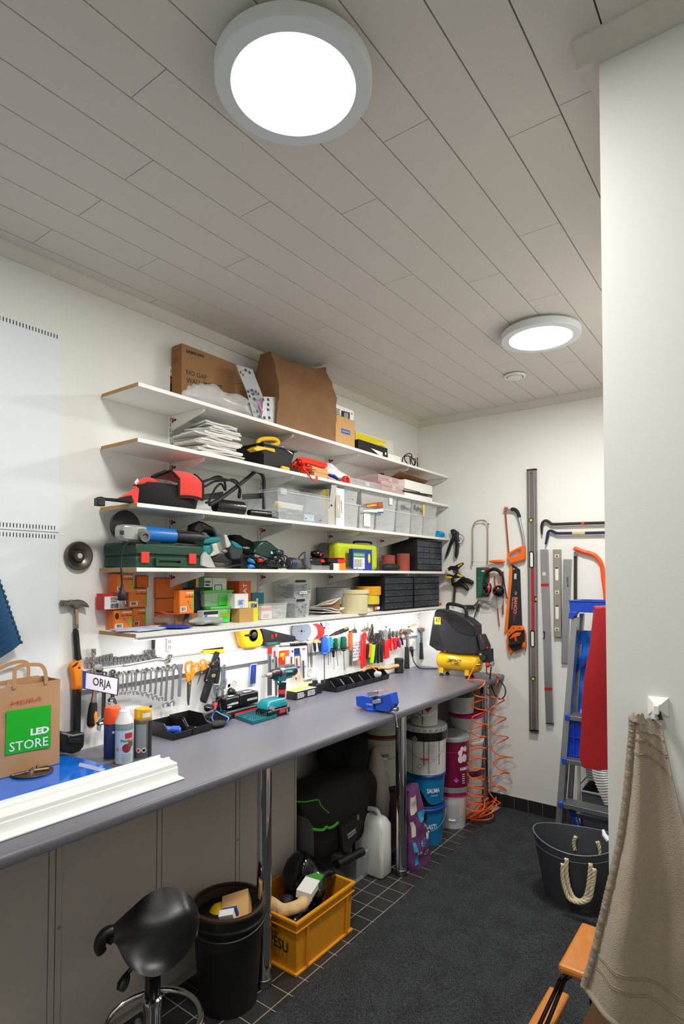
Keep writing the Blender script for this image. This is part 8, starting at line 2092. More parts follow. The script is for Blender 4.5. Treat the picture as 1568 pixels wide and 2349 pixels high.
bl1=mat('pail_blue','#1577ae',.35,var=.05);bl_r=mat('pail_rim_blue','#173f8c',.35)
zA1=.225
t=pail('blue mortar bucket reading LAASTI, bottom of the tall stack',cA,.108,.124,0,zA1,bl1,bl_r,wire=white_lam)
pail_text('LAASTI',t,cA,.118,.105,.085,.03,white_ink,.25)
pail_band(t,cA,.1225,.124,.165,.20,ink,-.25,.1,'black_badge')
zA2=zA1+.004;hA2=.20
t=pail('blue and black grout bucket reading SAUMA, second in the tall stack',cA,.112,.127,zA2,hA2,bl1,bl_r,wire=False)
pail_text('SAUMA',t,cA,.122,zA2+.095,.085,.028,white_ink,.45)
pail_text('SAUMALAASTI',t,cA,.122,zA2+.075,.05,.009,K.pale_blue,.5)
# black wave
d=V((EYE.x-cA[0],EYE.y-cA[1],0)).normalized();b0=atan2(d.y,d.x);m=M();vs=[]
for i in range(31):
 u=-1.5+3.0*i/30;top_=zA2+.02+.10/(1+exp((u-.0)*9));a=b0+u
 for zz_ in(zA2+.012,top_):
  r=.112+.015*(zz_-zA2)/hA2+.0012;vs.append(V((cA[0]+cos(a)*r,cA[1]+sin(a)*r,zz_)))
for i in range(30):m.quad(vs[2*i],vs[2*i+2],vs[2*i+3],vs[2*i+1])
put('black_wave',m,mat('print_black','#101012',.35),t,smooth=40)
zA3=zA2+hA2+.005;hA3=.285
t=pail('large white metal drum with black paint-splashed top and red grip',cA,.130,.134,zA3,hA3,paint_w,paint_w,wire=red_pl,name='paint_drum',drop=.52)
pail_band(t,cA,.1335,.1345,zA3+hA3*.72,zA3+hA3*.90,mat('paint_splash','#0e1110',.3),-2.2,2.2,'black_band')
for i,a_ in enumerate((-.6,-.05,.18,.7)):pail_band(t,cA,.1315,.133,zA3+.01+.05*(i%2),zA3+hA3*.73,K.paint_splash,a_,a_+.02+.012*(i%2),'paint_drip')
pail_diamond(t,cA,.1345,zA3+hA3*.76,-.45,.022,mat('drum_label','#8c908c',.5));pail_diamond(t,cA,.132,zA3+.055,-.22,.014,ink);pail_diamond(t,cA,.132,zA3+.055,-.22,.011,paper,'hazard_symbol',.0026)
for i in range(18):pail_band(t,cA,.1325,.1325,zA3+.02+i*.0095,zA3+.0225+i*.0095,mat('faint_print','#a3a4a6',.5),.12,.62,'print_line',.0018)
for i in range(24):
 a_=2*PI*i/24;put('lid_clip',Ob((cA[0]+cos(a_)*.140,cA[1]+sin(a_)*.140,zA3+hA3-.012),(.006,.016,.014),0,0,a_),mat('clip_grey','#b9bbb8',.35,.4),t,0) if i==0 or True else None
zA4=zA3+hA3+.005;cA4=(cA[0]+.01,cA[1]-.02)
hA4=min(.205,TZ-TT-zA4-.006)
t=pail('white metal pail with red hazard diamond on top of the large drum',cA4,.082,.084,zA4,hA4,paint_w,paint_w,wire=True,drop=.5)
pail_diamond(t,cA4,.085,zA4+hA4*.62,.25,.028,mat('hazard_red','#9c2420',.5));pail_diamond(t,cA4,.085,zA4+hA4*.62,.25,.015,mat('hazard_dark','#4c1512',.5),'hazard_symbol',.0026)
pail_band(t,cA4,.083,.084,zA4+.01,zA4+hA4*.88,ink,-.16,-.10,'seam')
letters_m=K.brown_print;pail_text('TEKNOS',t,cA4,.084,zA4+.045,.045,.012,letters_m,-.75)
cB=(.515,3.60);mar=mat('pail_maroon','#6d0c34',.35,var=.04);pk=mat('rim_magenta','#b8156e',.35)
t=pail('white bucket with magenta rim, bottom of the second stack',cB,.088,.104,0,.235,paint_w,pk,wire=white_lam,drop=.6)
for i in range(14):pail_band(t,cB,.097,.097,.05+i*.009,.0525+i*.009,K.faint_print,-.5,.5,'print_line',.002)
zB2=.24;hB2=.36
t=pail('tall maroon metal drum with white flower picture and silver rims',cB,.112,.114,zB2,hB2,mar,mat('drum_silver','#aeb2b2',.3,.5),wire=False,name='paint_drum')
pail_band(t,cB,.1125,.1125,zB2,zB2+.035,K.drum_silver,-2.4,2.4,'lower_rim')
pail_band(t,cB,.114,.114,zB2+hB2*.72,zB2+hB2*.735,pk,-2,2,'bead')
for u,w__,s in((.50,.035,.02),(.62,.06,.017),(.85,.058,.018),(.52,-.005,.025),(.78,.0,.026)):
 d=V((EYE.x-cB[0],EYE.y-cB[1],0)).normalized();a0=atan2(d.y,d.x)+u;m=M();c=V((cB[0]+cos(a0)*.1155,cB[1]+sin(a0)*.1155,zB2+hB2*.62+w__));vs=[c]
 for i in range(14):
  q=2*PI*i/14;a=a0+cos(q)*s*.8/.114;vs.append(V((cB[0]+cos(a)*.1155,cB[1]+sin(a)*.1155,c.z+sin(q)*s)))
 put('petal',m.add(vs,[(0,i+1,(i+1)%14+1) for i in range(14)]),mat('petal_white','#d9cdd0',.5),t,0)
pail_text('HARMONY',t,cB,.114,zB2+hB2*.40,.085,.022,white_ink,.85);pail_diamond(t,cB,.1135,zB2+.085,.25,.018,mat('badge_violet','#9a5aa8',.5),'badge')
for i in range(5):pail_band(t,cB,.1135,.1135,zB2+.06+i*.014,zB2+.066+i*.014,K.petal_white,.62,.80,'print_line',.0015)
cC=(.50,3.86)
specs=[('white bucket at the bottom of the stack in the back corner',.10,.115,0,.30,paint_w,mat('rim_maroon','#5a1030',.35)),('white bucket in the middle of the stack in the back corner',.105,.118,.305,.20,paint_w,paint_w),('pink rimmed white bucket in the stack in the back corner',.105,.12,.51,.175,paint_w,pk)]
for lab,r0,r1,z0,h,b_,rm in specs:pail(lab,cC,r0,r1,z0,h,b_,rm,wire=True)
t=pail('white bucket with dark green lid, topmost in the back corner',(.47,3.84),.088,.098,.692,.16,paint_w,mat('lid_green','#0f4a26',.35),wire=False)
pail_band(t,(.47,3.84),.097,.098,.692+.115,.692+.165,K.lid_green,-2.4,2.4,'green_band')
for i in range(12):pail_band(t,(.47,3.84),.093,.093,.71+i*.008,.712+i*.008,K.faint_print,-.3,.35,'print_line',.002)
cD=(.30,3.42)
t=pail('brown lidded bucket behind the blue stack',cD,.10,.115,0,.3,mat('pail_brown','#4c2f22',.4),black_pl,wire=False)
t=pail('dark red topped tin behind the white pail with diamond',(.31,3.45),.09,.09,.305,.30,mat('tin_dark','#3a3230',.4),mat('rim_darkred','#6d1a18',.4),wire=False)
cE=(.40,3.475);t=pail('small navy blue tin with white label beside the large drum',cE,.05,.05,.61,.17,mat('tin_navy','#1c1d52',.35),paint_w,wire=False)
solo('tin_stand','tall white bucket carrying the small navy tin','bucket',La((cE[0],cE[1]+.015,.0006),(0,0,1),[(0,.05),(.58,.06),(.6,.065),(.606,.06),(.606,0)],24),paint_w)
pail_band(t,cE,.05,.05,.69,.745,paper,-.25,.6,'paper_label');pail_text('CLASSIC',t,cE,.05,.655,.035,.010,white_ink,.3)
cF=(.27,3.13)
br=K.pail_brown
t=pail('brown tin with orange red label behind the middle leg',cF,.11,.112,0,.36,br,black_pl,wire=False)
pail_band(t,cF,.113,.113,.26,.34,mat('label_rust','#9a3414',.5),-.55,.25,'rust_label')
t=pail('white paint bucket with black lettering behind the middle leg',cF,.115,.135,.366,.28,mat('pail_cream','#c3c0b4',.4,var=.05),K.pail_cream,wire=True,drop=.25)
pail_text('TEKNOS',t,cF,.132,.366+.185,.085,.018,ink,-.05);pail_text('FUTURA',t,cF,.128,.366+.07,.04,.02,ink,.1)
t=pail('white bucket with red rim, upper one behind the middle leg',cF,.118,.135,.652,.225,K.pail_cream,K.pail_cream,wire=False)
pail_band(t,cF,.119,.121,.655,.675,K.rim_darkred,-2.5,2.5,'red_band')
# mortar bag
mb=mat('mortar_bag_purple','#693a6a',.35,var=.15,scale=9,bump=.4,bscale=25)
yB0,yB1=2.885,3.105;zt=LW('N',880,715,.56).z
zt=.43
t=thing('mortar_bag','crumpled purple and blue mortar bag standing beside the middle leg','mortar bag',(.56,3.0,0))
def mring(f):
 out=[];n=28;ww=1-.35*f**1.6;dd_=1-.6*f**1.4
 for i in range(n):
  a_=2*PI*i/n;c_,s_=cos(a_),sin(a_);cx_=copysign(abs(c_)**.5,c_)*.075*dd_;sy_=copysign(abs(s_)**.5,s_)*.105*ww
  p=V((.565-.01*f+cx_,2.995-.02*f+sy_,.0008+zt*f))
  if f>0:p+=V((nse(p*16)*.02,nse(p*14+V((4,0,0)))*.016,nse(p*18)*.012*f))
  p.x=min(p.x,.655);p.z=max(p.z,.0008);out.append(p)
 return out
put('sack',Lo([mring(i/16) for i in range(17)]),mb,t,smooth=28)
def sack_pt(u,w_,off=.0025):
 f=min(.95,max(.02,w_/zt));r=mring(f);c=sum(r,V())/len(r);q=(u%1.0)*28;i=int(q)%28;p=r[i].lerp(r[(i+1)%28],q-int(q));n=p-c;n.z=0
 return p+n.normalized()*off
def bag_patch(u0,u1,w0,w1,mt_,nm):put(nm,Gr(lambda a,b:sack_pt(u0+(u1-u0)*a,w0+(w1-w0)*b),10,10),mt_,t,smooth=40)
def bag_text(s,u0,u1,w0,w1,mt_):
 o=letters(s,(0,0,0),(1,0,0),(0,1,0),mt_,t,.02)
 for v in o.data.vertices:
  q=v.co+ORG[o.name];v.co=sack_pt(u0+(u1-u0)*q.x,w0+(w1-w0)*q.y,.0035)-ORG[o.name]
foil=mat('foil_white','#c9c3b8',.3,bump=.5,bscale=30);cyan=mat('print_cyan','#2b9cc4',.4)
bag_patch(-.10,.0,.30,.40,foil,'white_fold');bag_patch(.0,.10,.24,.29,cyan,'blue_print');bag_patch(-.16,-.08,.10,.15,cyan,'blue_print');bag_patch(-.15,-.06,.18,.26,foil,'white_print');bag_patch(-.12,-.05,.03,.08,cyan,'blue_print')
bag_text('KESTONIT',.0,.14,.195,.205,white_ink);bag_text('MIX',.06,.14,.12,.16,white_ink);bag_text('63',-.02,.04,.11,.14,cyan);bag_text('CE',.0,.05,.05,.075,white_ink);bag_text('7-10',-.1,-.03,.085,.097,white_ink)
# ================================================================== back wall tools
org_h=mat('tool_orange','#f06a14',.35,var=.05)
f=lambda x,y,d=.02:BW('K',x,y,d)
# caulking gun
t=thing('caulking_gun','black caulking gun hanging in the corner at the end of third shelf','caulking gun',f(250,700))
put('body',plate(BW,'K',[(225,605),(250,595),(290,625),(285,660),(295,700),(285,800),(272,845),(262,820),(268,740),(262,690),(240,700),(205,800),(180,845),(190,800),(225,690),(240,660)],.01,.03),black_pl,t,bev=.004)
put('trigger_rod',Tu(spline([f(x,y,.03) for x,y in((285,640),(320,645),(340,670),(335,700),(310,720),(295,700))],5),.003,7),steel,t)
put('rivet',La(f(262,625,.0405),(0,-1,0),[(0,.005),(.002,.004)],10),steel,t)
# spring clamp on the fourth shelf
t=thing('spring_clamp','yellow and black spring clamp gripping the end of the fourth shelf','clamp',f(260,950,.06))
d=.065
put('upper_arm',plate(BW,'K',[(195,930),(225,905),(262,905),(280,895),(325,875),(332,890),(300,920),(285,940),(290,960),(255,955),(235,935),(205,950)],d,.026),black_pl,t,bev=.004)
put('lower_arm',plate(BW,'K',[(190,985),(215,975),(250,985),(280,960),(310,980),(345,1000),(340,1008),(300,1002),(270,1010),(230,1005),(200,1000)],d,.026),black_pl,t,bev=.004)
for P in([(285,905),(322,882),(326,890),(292,918)],[(285,970),(330,992),(322,1002),(280,985)],[(178,938),(205,928),(212,945),(182,948)],[(180,992),(215,990),(245,1000),(230,1010),(190,1003)]):put('yellow_grip',plate(BW,'K',P,d+.003,.026),yellow_pl,t,bev=.003)
put('spring',La(f(262,955,d+.0265),(0,-1,0),[(-.03,.012),(.003,.012),(.003,.006)],16),steel_d,t)
# bar clamp
t=thing('bar_clamp','black one handed bar clamp hanging in the corner below the spring clamp','clamp',f(290,1080))
put('body',plate(BW,'K',[(230,1000),(245,998),(250,1045),(270,1040),(320,1000),(370,1008),(410,1030),(415,1055),(400,1062),(360,1048),(325,1045),(345,1060),(375,1090),(368,1118),(355,1105),(330,1085),(300,1080),(270,1085),(235,1070)],.012,.03),black_pl,t,bev=.006)
put('bar',plate(BW,'K',[(255,1075),(275,1075),(262,1232),(243,1232)],.02,.008),steel_d,t,0)
# coping saw
t=thing('coping_saw','coping saw with thin metal frame and orange handle on the back wall','saw',f(480,700))
cp=mat('nickel_worn','#b5a98c',.3,.9,var=.15)
put('frame',Tu(spline([f(x,y,.03) for x,y in((415,885),(416,700),(418,580),(435,540),(470,525),(510,527),(535,545),(541,590),(541,740),(540,880))],6),.0042,10),cp,t)
for x,y in((420,575),(508,525),(543,555)):put('frame_joint',La(f(x,y,.035),(0,-1,0),[(-.01,.007),(.001,.007)],10),cp,t)
put('blade',Tu([f(412,870,.03),f(540,875,.03)],.0009,5),steel,t);put('blade_pin',Tu([f(405,870,.03),f(412,905,.03)],.004,7),cp,t);put('blade_pin',Tu([f(538,858,.03),f(538,892,.03)],.005,7),cp,t)
a,b=f(552,868,.03),f(682,868,.03)
put('handle',La(a,b-a,[(0,.006),(.01,.008),(.03,.011),((b-a).length*.7,.0135),((b-a).length*.93,.012),((b-a).length,.006)],16),org_h,t)
# hacksaw
t=thing('hacksaw','orange and silver hacksaw hanging on the back wall above the handsaw','saw',f(760,650))
put('frame_tube',Tu(spline([f(x,y,.03) for x,y in((675,437),(735,435),(775,440),(795,480),(815,560),(835,650),(843,745))],6),.0085,12),alu,t)
put('front_grip',Tu(spline([f(x,y,.032) for x,y in((738,430),(770,435),(792,460),(805,498))],5),.0125,12),black_soft,t)
put('orange_end',Ob(f(693,418,.03),(.05*.0+.022,.02,.014)),org_h,t,bev=.003)
put('clamp_end',Ob(f(690,437,.03),(.022,.016,.010)),steel,t,bev=.002)
put('blade',plate(BW,'K',[(680,440),(692,440),(722,805),(710,808)],.028,.0015),mat('blade_orange','#a8522a',.4,.4,var=.3),t,0)
o_=[f(x,y,.018) for x,y in((712,805),(770,768),(828,742),(858,740),(860,850),(800,870),(740,885),(715,850))];i_=[f(x,y,.018) for x,y in((728,820),(775,785),(822,765),(828,768),(826,805),(790,825),(745,838),(730,835))]
put('handle',Fr(o_,i_,(0,-.026,0)),org_h,t,bev=.004)
# handsaw
fx=lambda x,y,d=.02:BW('X',x,y,d)
t=thing('handsaw','black and orange handsaw hanging handle down with coral lettering','saw',fx(400,900))
put('blade',plate(BW,'X',[(305,225),(385,270),(490,345),(500,640),(535,1560),(220,1640),(300,700),(320,330)],.010,.004),mat('saw_black','#232325',.4,var=.15),t,0)
put('teeth_guard',plate(BW,'X',[(280,215),(305,235),(325,320),(310,600),(270,1000),(225,1640),(150,1730),(145,1700),(200,1150),(240,700),(262,330)],.008,.010),mat('guard_orange','#f5730f',.4),t,bev=.002)
put('blade_hole',La(fx(358,330,.0148),(0,-1,0),[(0,.0042),(.0006,.0042)],10),white_ink,t)
letters('BAHCO',fx(365,935,.0142),fx(345,1290,.0142),fx(440,940,.0142),mat('print_coral','#e8674a',.4),t,.05)
letters('Ergo Superior',fx(325,940,.0142),fx(300,1200,.0142),fx(352,945,.0142),white_ink,t)
letters('GT 22',fx(380,820,.0142),fx(378,885,.0142),fx(420,822,.0142),white_ink,t)
put('paper_label',plate(BW,'X',[(365,430),(418,432),(410,552),(360,548)],.0142,.0006),mat('label_pale','#b9c4c4',.5),t,0)
m=M()
for i in range(7):
 a,b=fx(345+2*i-i*3,1300+i*28,.0145),fx(415-i*8,1298+i*28,.0145);m.tube([a,b],.0009,4)
put('printed_stripes',m,K.print_coral,t)
put('handle_body',plate(BW,'X',[(310,1555),(530,1560),(575,1640),(600,1760),(608,1960),(600,2075),(545,2010),(520,2050),(370,2110),(320,2080),(310,2150),(260,2170),(225,2080),(205,1950),(192,1740),(235,1650)],.008,.028),org_h,t,bev=.005)
put('grip_black',plate(BW,'X',[(400,1660),(520,1650),(580,1640),(592,1760),(590,1900),(545,1900),(520,2050),(370,2110),(290,2050),(250,1950),(235,1800),(280,1740)],.0362,.006),black_soft,t,bev=.004)
put('grip_opening',plate(BW,'X',[(270,1830),(340,1735),(400,1700),(510,1700),(480,1770),(350,1800),(260,1850)],.0425,.002),org_h,t,bev=.0008)
put('grip_lower',Tu(spline([fx(x,y,.045) for x,y in((265,1990),(330,1945),(420,1930),(500,1925))],5),.016,12),black_soft,t)
put('red_band',plate(BW,'X',[(350,1805),(400,1790),(435,1890),(385,1905)],.0425,.004),mat('band_red','#d82a44',.4),t,bev=.001)
for x,y in((352,1605),(475,1605),(262,1702),(375,1750),(492,1745)):put('screw',La(fx(x,y,.0365),(0,-1,0),[(0,.0045),(.0016,.0035)],10),ink,t)
# green pack, ear defenders, sticks
t=thing('bag_pack','dark green cardboard pack hanging behind the ear defenders','pack',f(500,1000))
put('card',plate(BW,'K',[(445,918),(552,915),(550,1160),(447,1172)],.010,.004),mat('pack_green_dark','#1f5a44',.5,var=.08),t,0)
lines(f(458,1150,.0145),f(505,1148,.0145),f(458,990,.0145),10,mat('pale_green_print','#5f8c78',.6),t,dens=.3);put('hang_hole',Ba(f(500,948,.0145),(.014,.0006,.005)),white_ink,t);put('red_print',plate(BW,'K',[(502,918),(552,916),(552,932),(502,934)],.0145,.0006),K.red_print,t,0)
t=thing('ear_defenders','red and black ear defenders hanging on the back wall','ear defenders',f(590,1050,.06))
put('headband',Tu(spline([f(x,y,.05) for x,y in((530,1050),(515,1000),(530,960),(565,938),(610,935),(645,955),(665,990),(672,1050))],6),.0085,10),black_soft,t)
put('band_pad',Tu(spline([f(x,y,.045) for x,y in((525,985),(545,950),(590,932),(635,948),(655,985))],6),.013,10),black_pl,t)
put('wire',Tu(spline([f(x,y,.05) for x,y in((560,965),(556,1010),(550,1045))],4),.003,6),mat('wire_red','#c84030',.4),t);put('wire',Tu(spline([f(x,y,.05) for x,y in((625,965),(645,1020),(635,1055))],4),.003,6),K.wire_red,t)
for nm,x,y,ax in(('l',540,1095,V((-.75,-.6,.1))),('r',628,1115,V((.7,-.7,-.1)))):
 c=f(x,y,.055);a=ax.normalized()
 put('cushion',La(c-a*.020,a,[(0,.03),(.004,.039),(.012,.042),(.016,.04)],26),black_soft,t)
 put('red_ring',La(c-a*.004,a,[(0,.041),(.004,.0435),(.012,.0425),(.014,.038)],26),K.band_red,t)
 put('cup',La(c+a*.008,a,[(0,.042),(.006,.0415),(.018,.034),(.025,.02),(.028,0)],26),black_gl,t)
t=thing('red_stick','thin red wooden stick hanging below the ear defenders','stick',f(620,1200))
put('stick',Tu([f(595,985,.022),f(610,1150,.022),f(638,1412,.022)],.0038,8),mat('stick_red','#a82a20',.5),t)
t=thing('brown_stick','brown flat wooden stick hanging right of ear defenders','stick',f(665,1100))
put('stick',plate(BW,'K',[(658,950),(672,950),(672,1308),(658,1308)],.014,.006),mat('stick_brown','#8e5430',.6,var=.15),t,0)
t=thing('eye_shield','black safety glasses strap and clear bag hanging right of ear defenders','glasses',f(680,1060))
put('strap',Tu(spline([f(x,y,.03) for x,y in((650,950),(672,1020),(688,1110),(700,1180))],5),.004,7),black_soft,t)
put('clear_bag',crumple(f(625,1205,.035),(.045,.016,.05),12,.4,18),mat('clear_thin','#e9eaea',.2,alpha=.25,bump=.6,bscale=60),t)
# spray gun with brush and hose
t=thing('wire_brush','small black bristled brush hanging on the back wall by the compressor','brush',f(380,1250))
put('bristles',plate(BW,'K',[(335,1232),(420,1234),(422,1268),(336,1270)],.012,.02),mat('bristle_dark','#2a2a24',.9,var=.5,scale=300,stretch=(400,4,4)),t,0)
put('ferrule',Ob(f(430,1250,.022),(.012,.016,.012)),steel,t,bev=.002)
t=thing('spray_gun','silver air gun with clear bag and black hose on the back wall','air gun',f(480,1230))
put('barrel',Tu(spline([f(x,y,.03) for x,y in((425,1240),(450,1215),(470,1192),(520,1212),(560,1230))],5),.007,10),chrome,t)
put('trigger',plate(BW,'K',[(440,1250),(470,1215),(480,1230),(455,1290),(440,1290)],.02,.014),steel_d,t,bev=.002)
put('cage',Tu(spline([f(x,y,.03) for x,y in((470,1195),(560,1205),(640,1215),(570,1250),(500,1260),(470,1230))],5),.0016,6),steel_d,t)
put('body',La(f(500,1232,.03),(1,0,0),[(0,.008),(.004,.012),(.03,.012),(.034,.008)],14),K.clear_thin,t)
put('hose',Tu(spline([f(465,1225,.04),f(440,1290,.06),f(425,1360,.1),f(428,1430,.14)],5),.0042,8),black_soft,t)
# spirit levels
def level(label,P,d,th,mt_,parts=()):
 t=thing('spirit_level',label,'spirit level',P[0],'spirit levels and rulers on the back wall')
 put('beam',Pz(P,(0,th,0)),mt_,t,0,.0012);return t
fm=lambda x,y,d=.02:BW('M',x,y,d)
d=.032;P=[BW('K',865,105,d),BW('K',942,103,d),fm(186,1545,d),fm(118,1548,d)]
lev_g=mat('level_grey','#84807e',.35,.6,var=.06)
t=level('longest grey spirit level with red stripe on the back wall',P,d,.026,lev_g)
x0_,x1_=P[0].x,P[1].x;xl,xr_=P[3].x,P[2].x
put('end_cap',Bx((x0_-.001,YB-d-.002,P[0].z-.001),(x1_+.001,YB-.004,P[0].z+.006)),black_pl,t,bev=.001);put('end_cap',Bx((xl-.001,YB-d-.002,P[3].z-.006),(xr_+.001,YB-.004,P[3].z+.001)),black_pl,t,bev=.001)
zt_,zb_=P[0].z,P[3].z
mid=lambda u,zz_:V((x0_+(xl-x0_)*(zt_-zz_)/(zt_-zb_)+(x1_-x0_)*u,YB-d-.0003,zz_))
for u in(.27,.8):put('groove',Tu([mid(u,zt_-.01),mid(u,zb_+.01)],.0022,6),mat('level_light','#c9c5c2',.3,.6),t)
put('red_stripe',Pz([mid(.40,fm(0,225).z),mid(.66,fm(0,225).z),mid(.66,fm(0,735).z),mid(.40,fm(0,735).z)],(0,-.001,0)),mat('stripe_crimson','#b21820',.4),t,0)
def oval(cx_,zc_,hw,hh,dy,n=20):return[V((cx_+hw*cos(a),YB-dy,zc_+(hh-hw)*(1 if sin(a)>0 else-1)+hw*sin(a))) for a in[2*PI*(i+.5)/n for i in range(n)]]
for yc,hh in((155,68),(800,70)):
 c=fm(138+(yc>500)*8,yc,d);hz_=(fm(0,yc-hh,d).z-fm(0,yc+hh,d).z)/2;hw=.0165
 put('hand_hole_ring',Fr(oval(c.x,c.z,hw,hz_,d+.001),oval(c.x,c.z,hw*.62,hz_-.007,d+.001),(0,-.004,0)),black_pl,t,bev=.0008)
 put('hand_hole',Pz(oval(c.x,c.z,hw*.61,hz_-.0075,d+.0006),(0,-.0004,0)),wall_m,t,0)
vial_m=mat('vial_lime','#b9d23c',.2)
for k,x,y in(('K',903,522),('M',150,1128)):
 c=BW(k,x,y,d);put('vial_ring',La(c,(0,-1,0),[(0,.0155),(.003,.0155),(.003,.0105),(0,.0105)],24),black_pl,t);put('vial',La(c,(0,-1,0),[(.0002,.0104),(.0015,.0104),(.0015,0)],20),vial_m,t)
c=fm(165,478,d);put('vial_holder',Ob(c+V((.004,-.001,0)),(.016,.008,.042)),black_pl,t,bev=.003);put('vial',Ob(c+V((.008,-.0055,0)),(.009,.003,.02)),vial_m,t,bev=.001)
c=BW('K',900,132,d);put('hang_hole',La(c,(0,-1,0),[(0,.006),(.001,.006),(.001,.0035),(0,.0035)],16),steel,t)
d=.028;P=[fm(207,72,d),fm(268,72,d),fm(312,1492,d),fm(253,1488,d)]
t=level('slanting worn aluminium spirit level with two red tape bands',P,d,.022,alu)
put('end_cap',Pz([P[3]+V((0,-.001,0)),P[2]+V((0,-.001,0)),P[2]+V((0,-.001,-.006)),P[3]+V((0,-.001,-.006))],(0,.024,0)),black_pl,t,0)
for q_ in([(213,352),(278,350),(279,374),(214,376)],[(242,1200),(305,1200),(306,1224),(243,1226)]):put('red_tape',plate(BW,'M',q_,d+.0002,.001),K.stripe_crimson,t,0)
c=fm(240,272,d+.0003);put('vial_window',La(c,(0,-1,0),[(0,.013),(.001,.013),(.001,0)],24),mat('vial_pale','#c9cdb8',.3),t);put('hand_hole_ring',plate(BW,'M',[(230,742),(243,742),(246,750),(246,795),(240,805),(230,805),(230,797),(238,790),(238,756),(230,750)],d+.0003,.002),black_pl,t)
d=.026;P=[fm(312,72,d),fm(374,72,d),fm(379,787,d),fm(320,787,d)]
t=level('short beige grey spirit level with two long windows',P,d,.020,mat('level_beige','#aaa49c',.4,.6,var=.05))
for u0,u1 in((0.0,.1),(.9,1.0)):
 a0,a1=P[0]+(P[1]-P[0])*u0,P[0]+(P[1]-P[0])*u1;b0_,b1=P[3]+(P[2]-P[3])*u0,P[3]+(P[2]-P[3])*u1;put('flange',Pz([V((q_.x,q_.y-.0002,q_.z)) for q_ in(a0,a1,b1,b0_)],(0,-.004,0)),K.level_beige,t,0)
for yc,hh in((272,52),(585,55)):
 c=fm(344+(yc>400)*2,yc,d);hz_=(fm(0,yc-hh,d).z-fm(0,yc+hh,d).z)/2
 put('window',Pz(oval(c.x,c.z,.0105,hz_,d+.0008),(0,-.0004,0)),wall_m,t,0);put('window_shade',Pz([V((c.x-.009,YB-d-.0014,c.z+hz_-.001)),V((c.x+.009,YB-d-.0014,c.z+hz_-.001)),V((c.x+.009,YB-d-.0014,c.z+hz_-.010)),V((c.x-.009,YB-d-.0014,c.z+hz_-.010))],(0,-.0004,0)),ink,t,0)
for yc in(128,425,727):put('vial_mount',Ob(fm(344,yc,d+.002),(.030,.004,.026)),mat('mount_cream','#d8cdb0',.4),t,bev=.002);put('vial',Ob(fm(344,yc,d+.0045),(.014,.003,.012)),mat('vial_olive','#6b6a3c',.3),t,bev=.001)
d=.024;P=[fm(396,152,d),fm(460,152,d),fm(430,1000,d),fm(378,1000,d)]
t=level('flat aluminium straightedge hanging behind the ladder',P,d,.016,alu)
letters('BOTSEX',BW('Y',550,975,d+.0002),BW('Y',540,745,d+.0002),BW('Y',508,975,d+.0002),ink,t,.03);put('barcode_label',plate(BW,'Y',[(445,420),(555,420),(552,490),(445,488)],d+.0002,.0008),mat('label_grey','#8d9092',.5),t,0)
# crowbars
for lab,P,mt_,sl in(('black crowbar with red band, upper of the two on back wall',[(992,640),(990,590),(996,550),(1010,532),(1028,527),(1048,535),(1070,552),(1110,556),(1300,550),(1700,540)],mat('crowbar_black','#34312e',.4,.5,var=.2),None),('dark blue crowbar with paper sticker, lower of the two on back wall',[(1022,725),(1033,680),(1042,635),(1052,616),(1070,612),(1095,622),(1120,632),(1200,632),(1400,630),(1700,622)],mat('crowbar_blue','#23284a',.4,.3,var=.2),1)):
 t=thing('crowbar',lab,'crowbar',tuple(f(1200,P[-2][1])),'crowbars on the back wall');PP=spline([f(x,y,.03) for x,y in P],6);n=len(PP)
 put('bar',Tu(PP,[.006+.004*min(1,i/8) for i in range(n)],6),mt_,t)
 if sl:put('paper_sticker',Tu([f(1248,631.5,.03),f(1355,630.5,.03)],.0108,6),mat('sticker_cream','#c9b98a',.6,var=.2),t)
 else:put('red_band',Tu([f(1324,548.5,.03),f(1350,547.8,.03)],.0108,6),K.red_tape,t)
# bow saw
fy_=lambda x,y,d=.03:BW('Y',x,y,d)
t=thing('bow_saw','orange bow saw with dark blade hanging behind the ladder','saw',tuple(fy_(900,500)))
put('bow',Tu(spline([fy_(x,y) for x,y in((700,130),(705,85),(760,105),(900,160),(1080,205),(1200,280),(1310,430),(1340,600),(1360,800),(1400,1100),(1420,1400),(1420,1800))],6),[.010,.012]+[.0135]*60+[.011]*5,12),mat('saw_orange','#f0540f',.35),t)
put('blade',plate(BW,'Y',[(665,255),(740,270),(740,2100),(660,2100)],.024,.0015),mat('blade_dark','#3b3733',.5,.4,var=.2),t,0)
put('blade_clamp',Ob(fy_(712,220),(.018,.01,.03)),steel_d,t,bev=.002)
# ================================================================== right side
# step ladder
al2=mat('ladder_aluminium','#a3a6ab',.35,.85,var=.06);lb=mat('ladder_blue','#1b45b8',.4,var=.05)
YF,YT=3.42,3.56;zT=AY('m',290,210,YT).z;zTop=AY('m',500,50,YT+.12).z
xL0=1.235;xL1=AY('m',290,700,YT).x+.012;xR0,xR1=xL0+.47,xL1+.37
t=thing('step_ladder','aluminium and blue step ladder standing by the back wall','step ladder',(1.45,3.5,0))
def yat(zz_):return YF-.04+(YT-YF+.04)*zz_/zT
def rail(x0_,x1_,w_=.034,dp=.062):
 P=[V((x0_,YF-.04,.008)),V((x0_+w_,YF-.04,.008)),V((x1_+w_,YT,zT-.10)),V((x1_,YT,zT-.10))];return Pz(P,(0,dp,0))
put('stile',rail(xL0,xL1),al2,t,0,.002);put('stile',rail(xR0-.034,xR1-.034),al2,t,0,.002)
xl_at=lambda zz_:xL0+(xL1-xL0)*zz_/(zT-.1);xr_at=lambda zz_:xR0+(xR1-xR0)*zz_/(zT-.1)
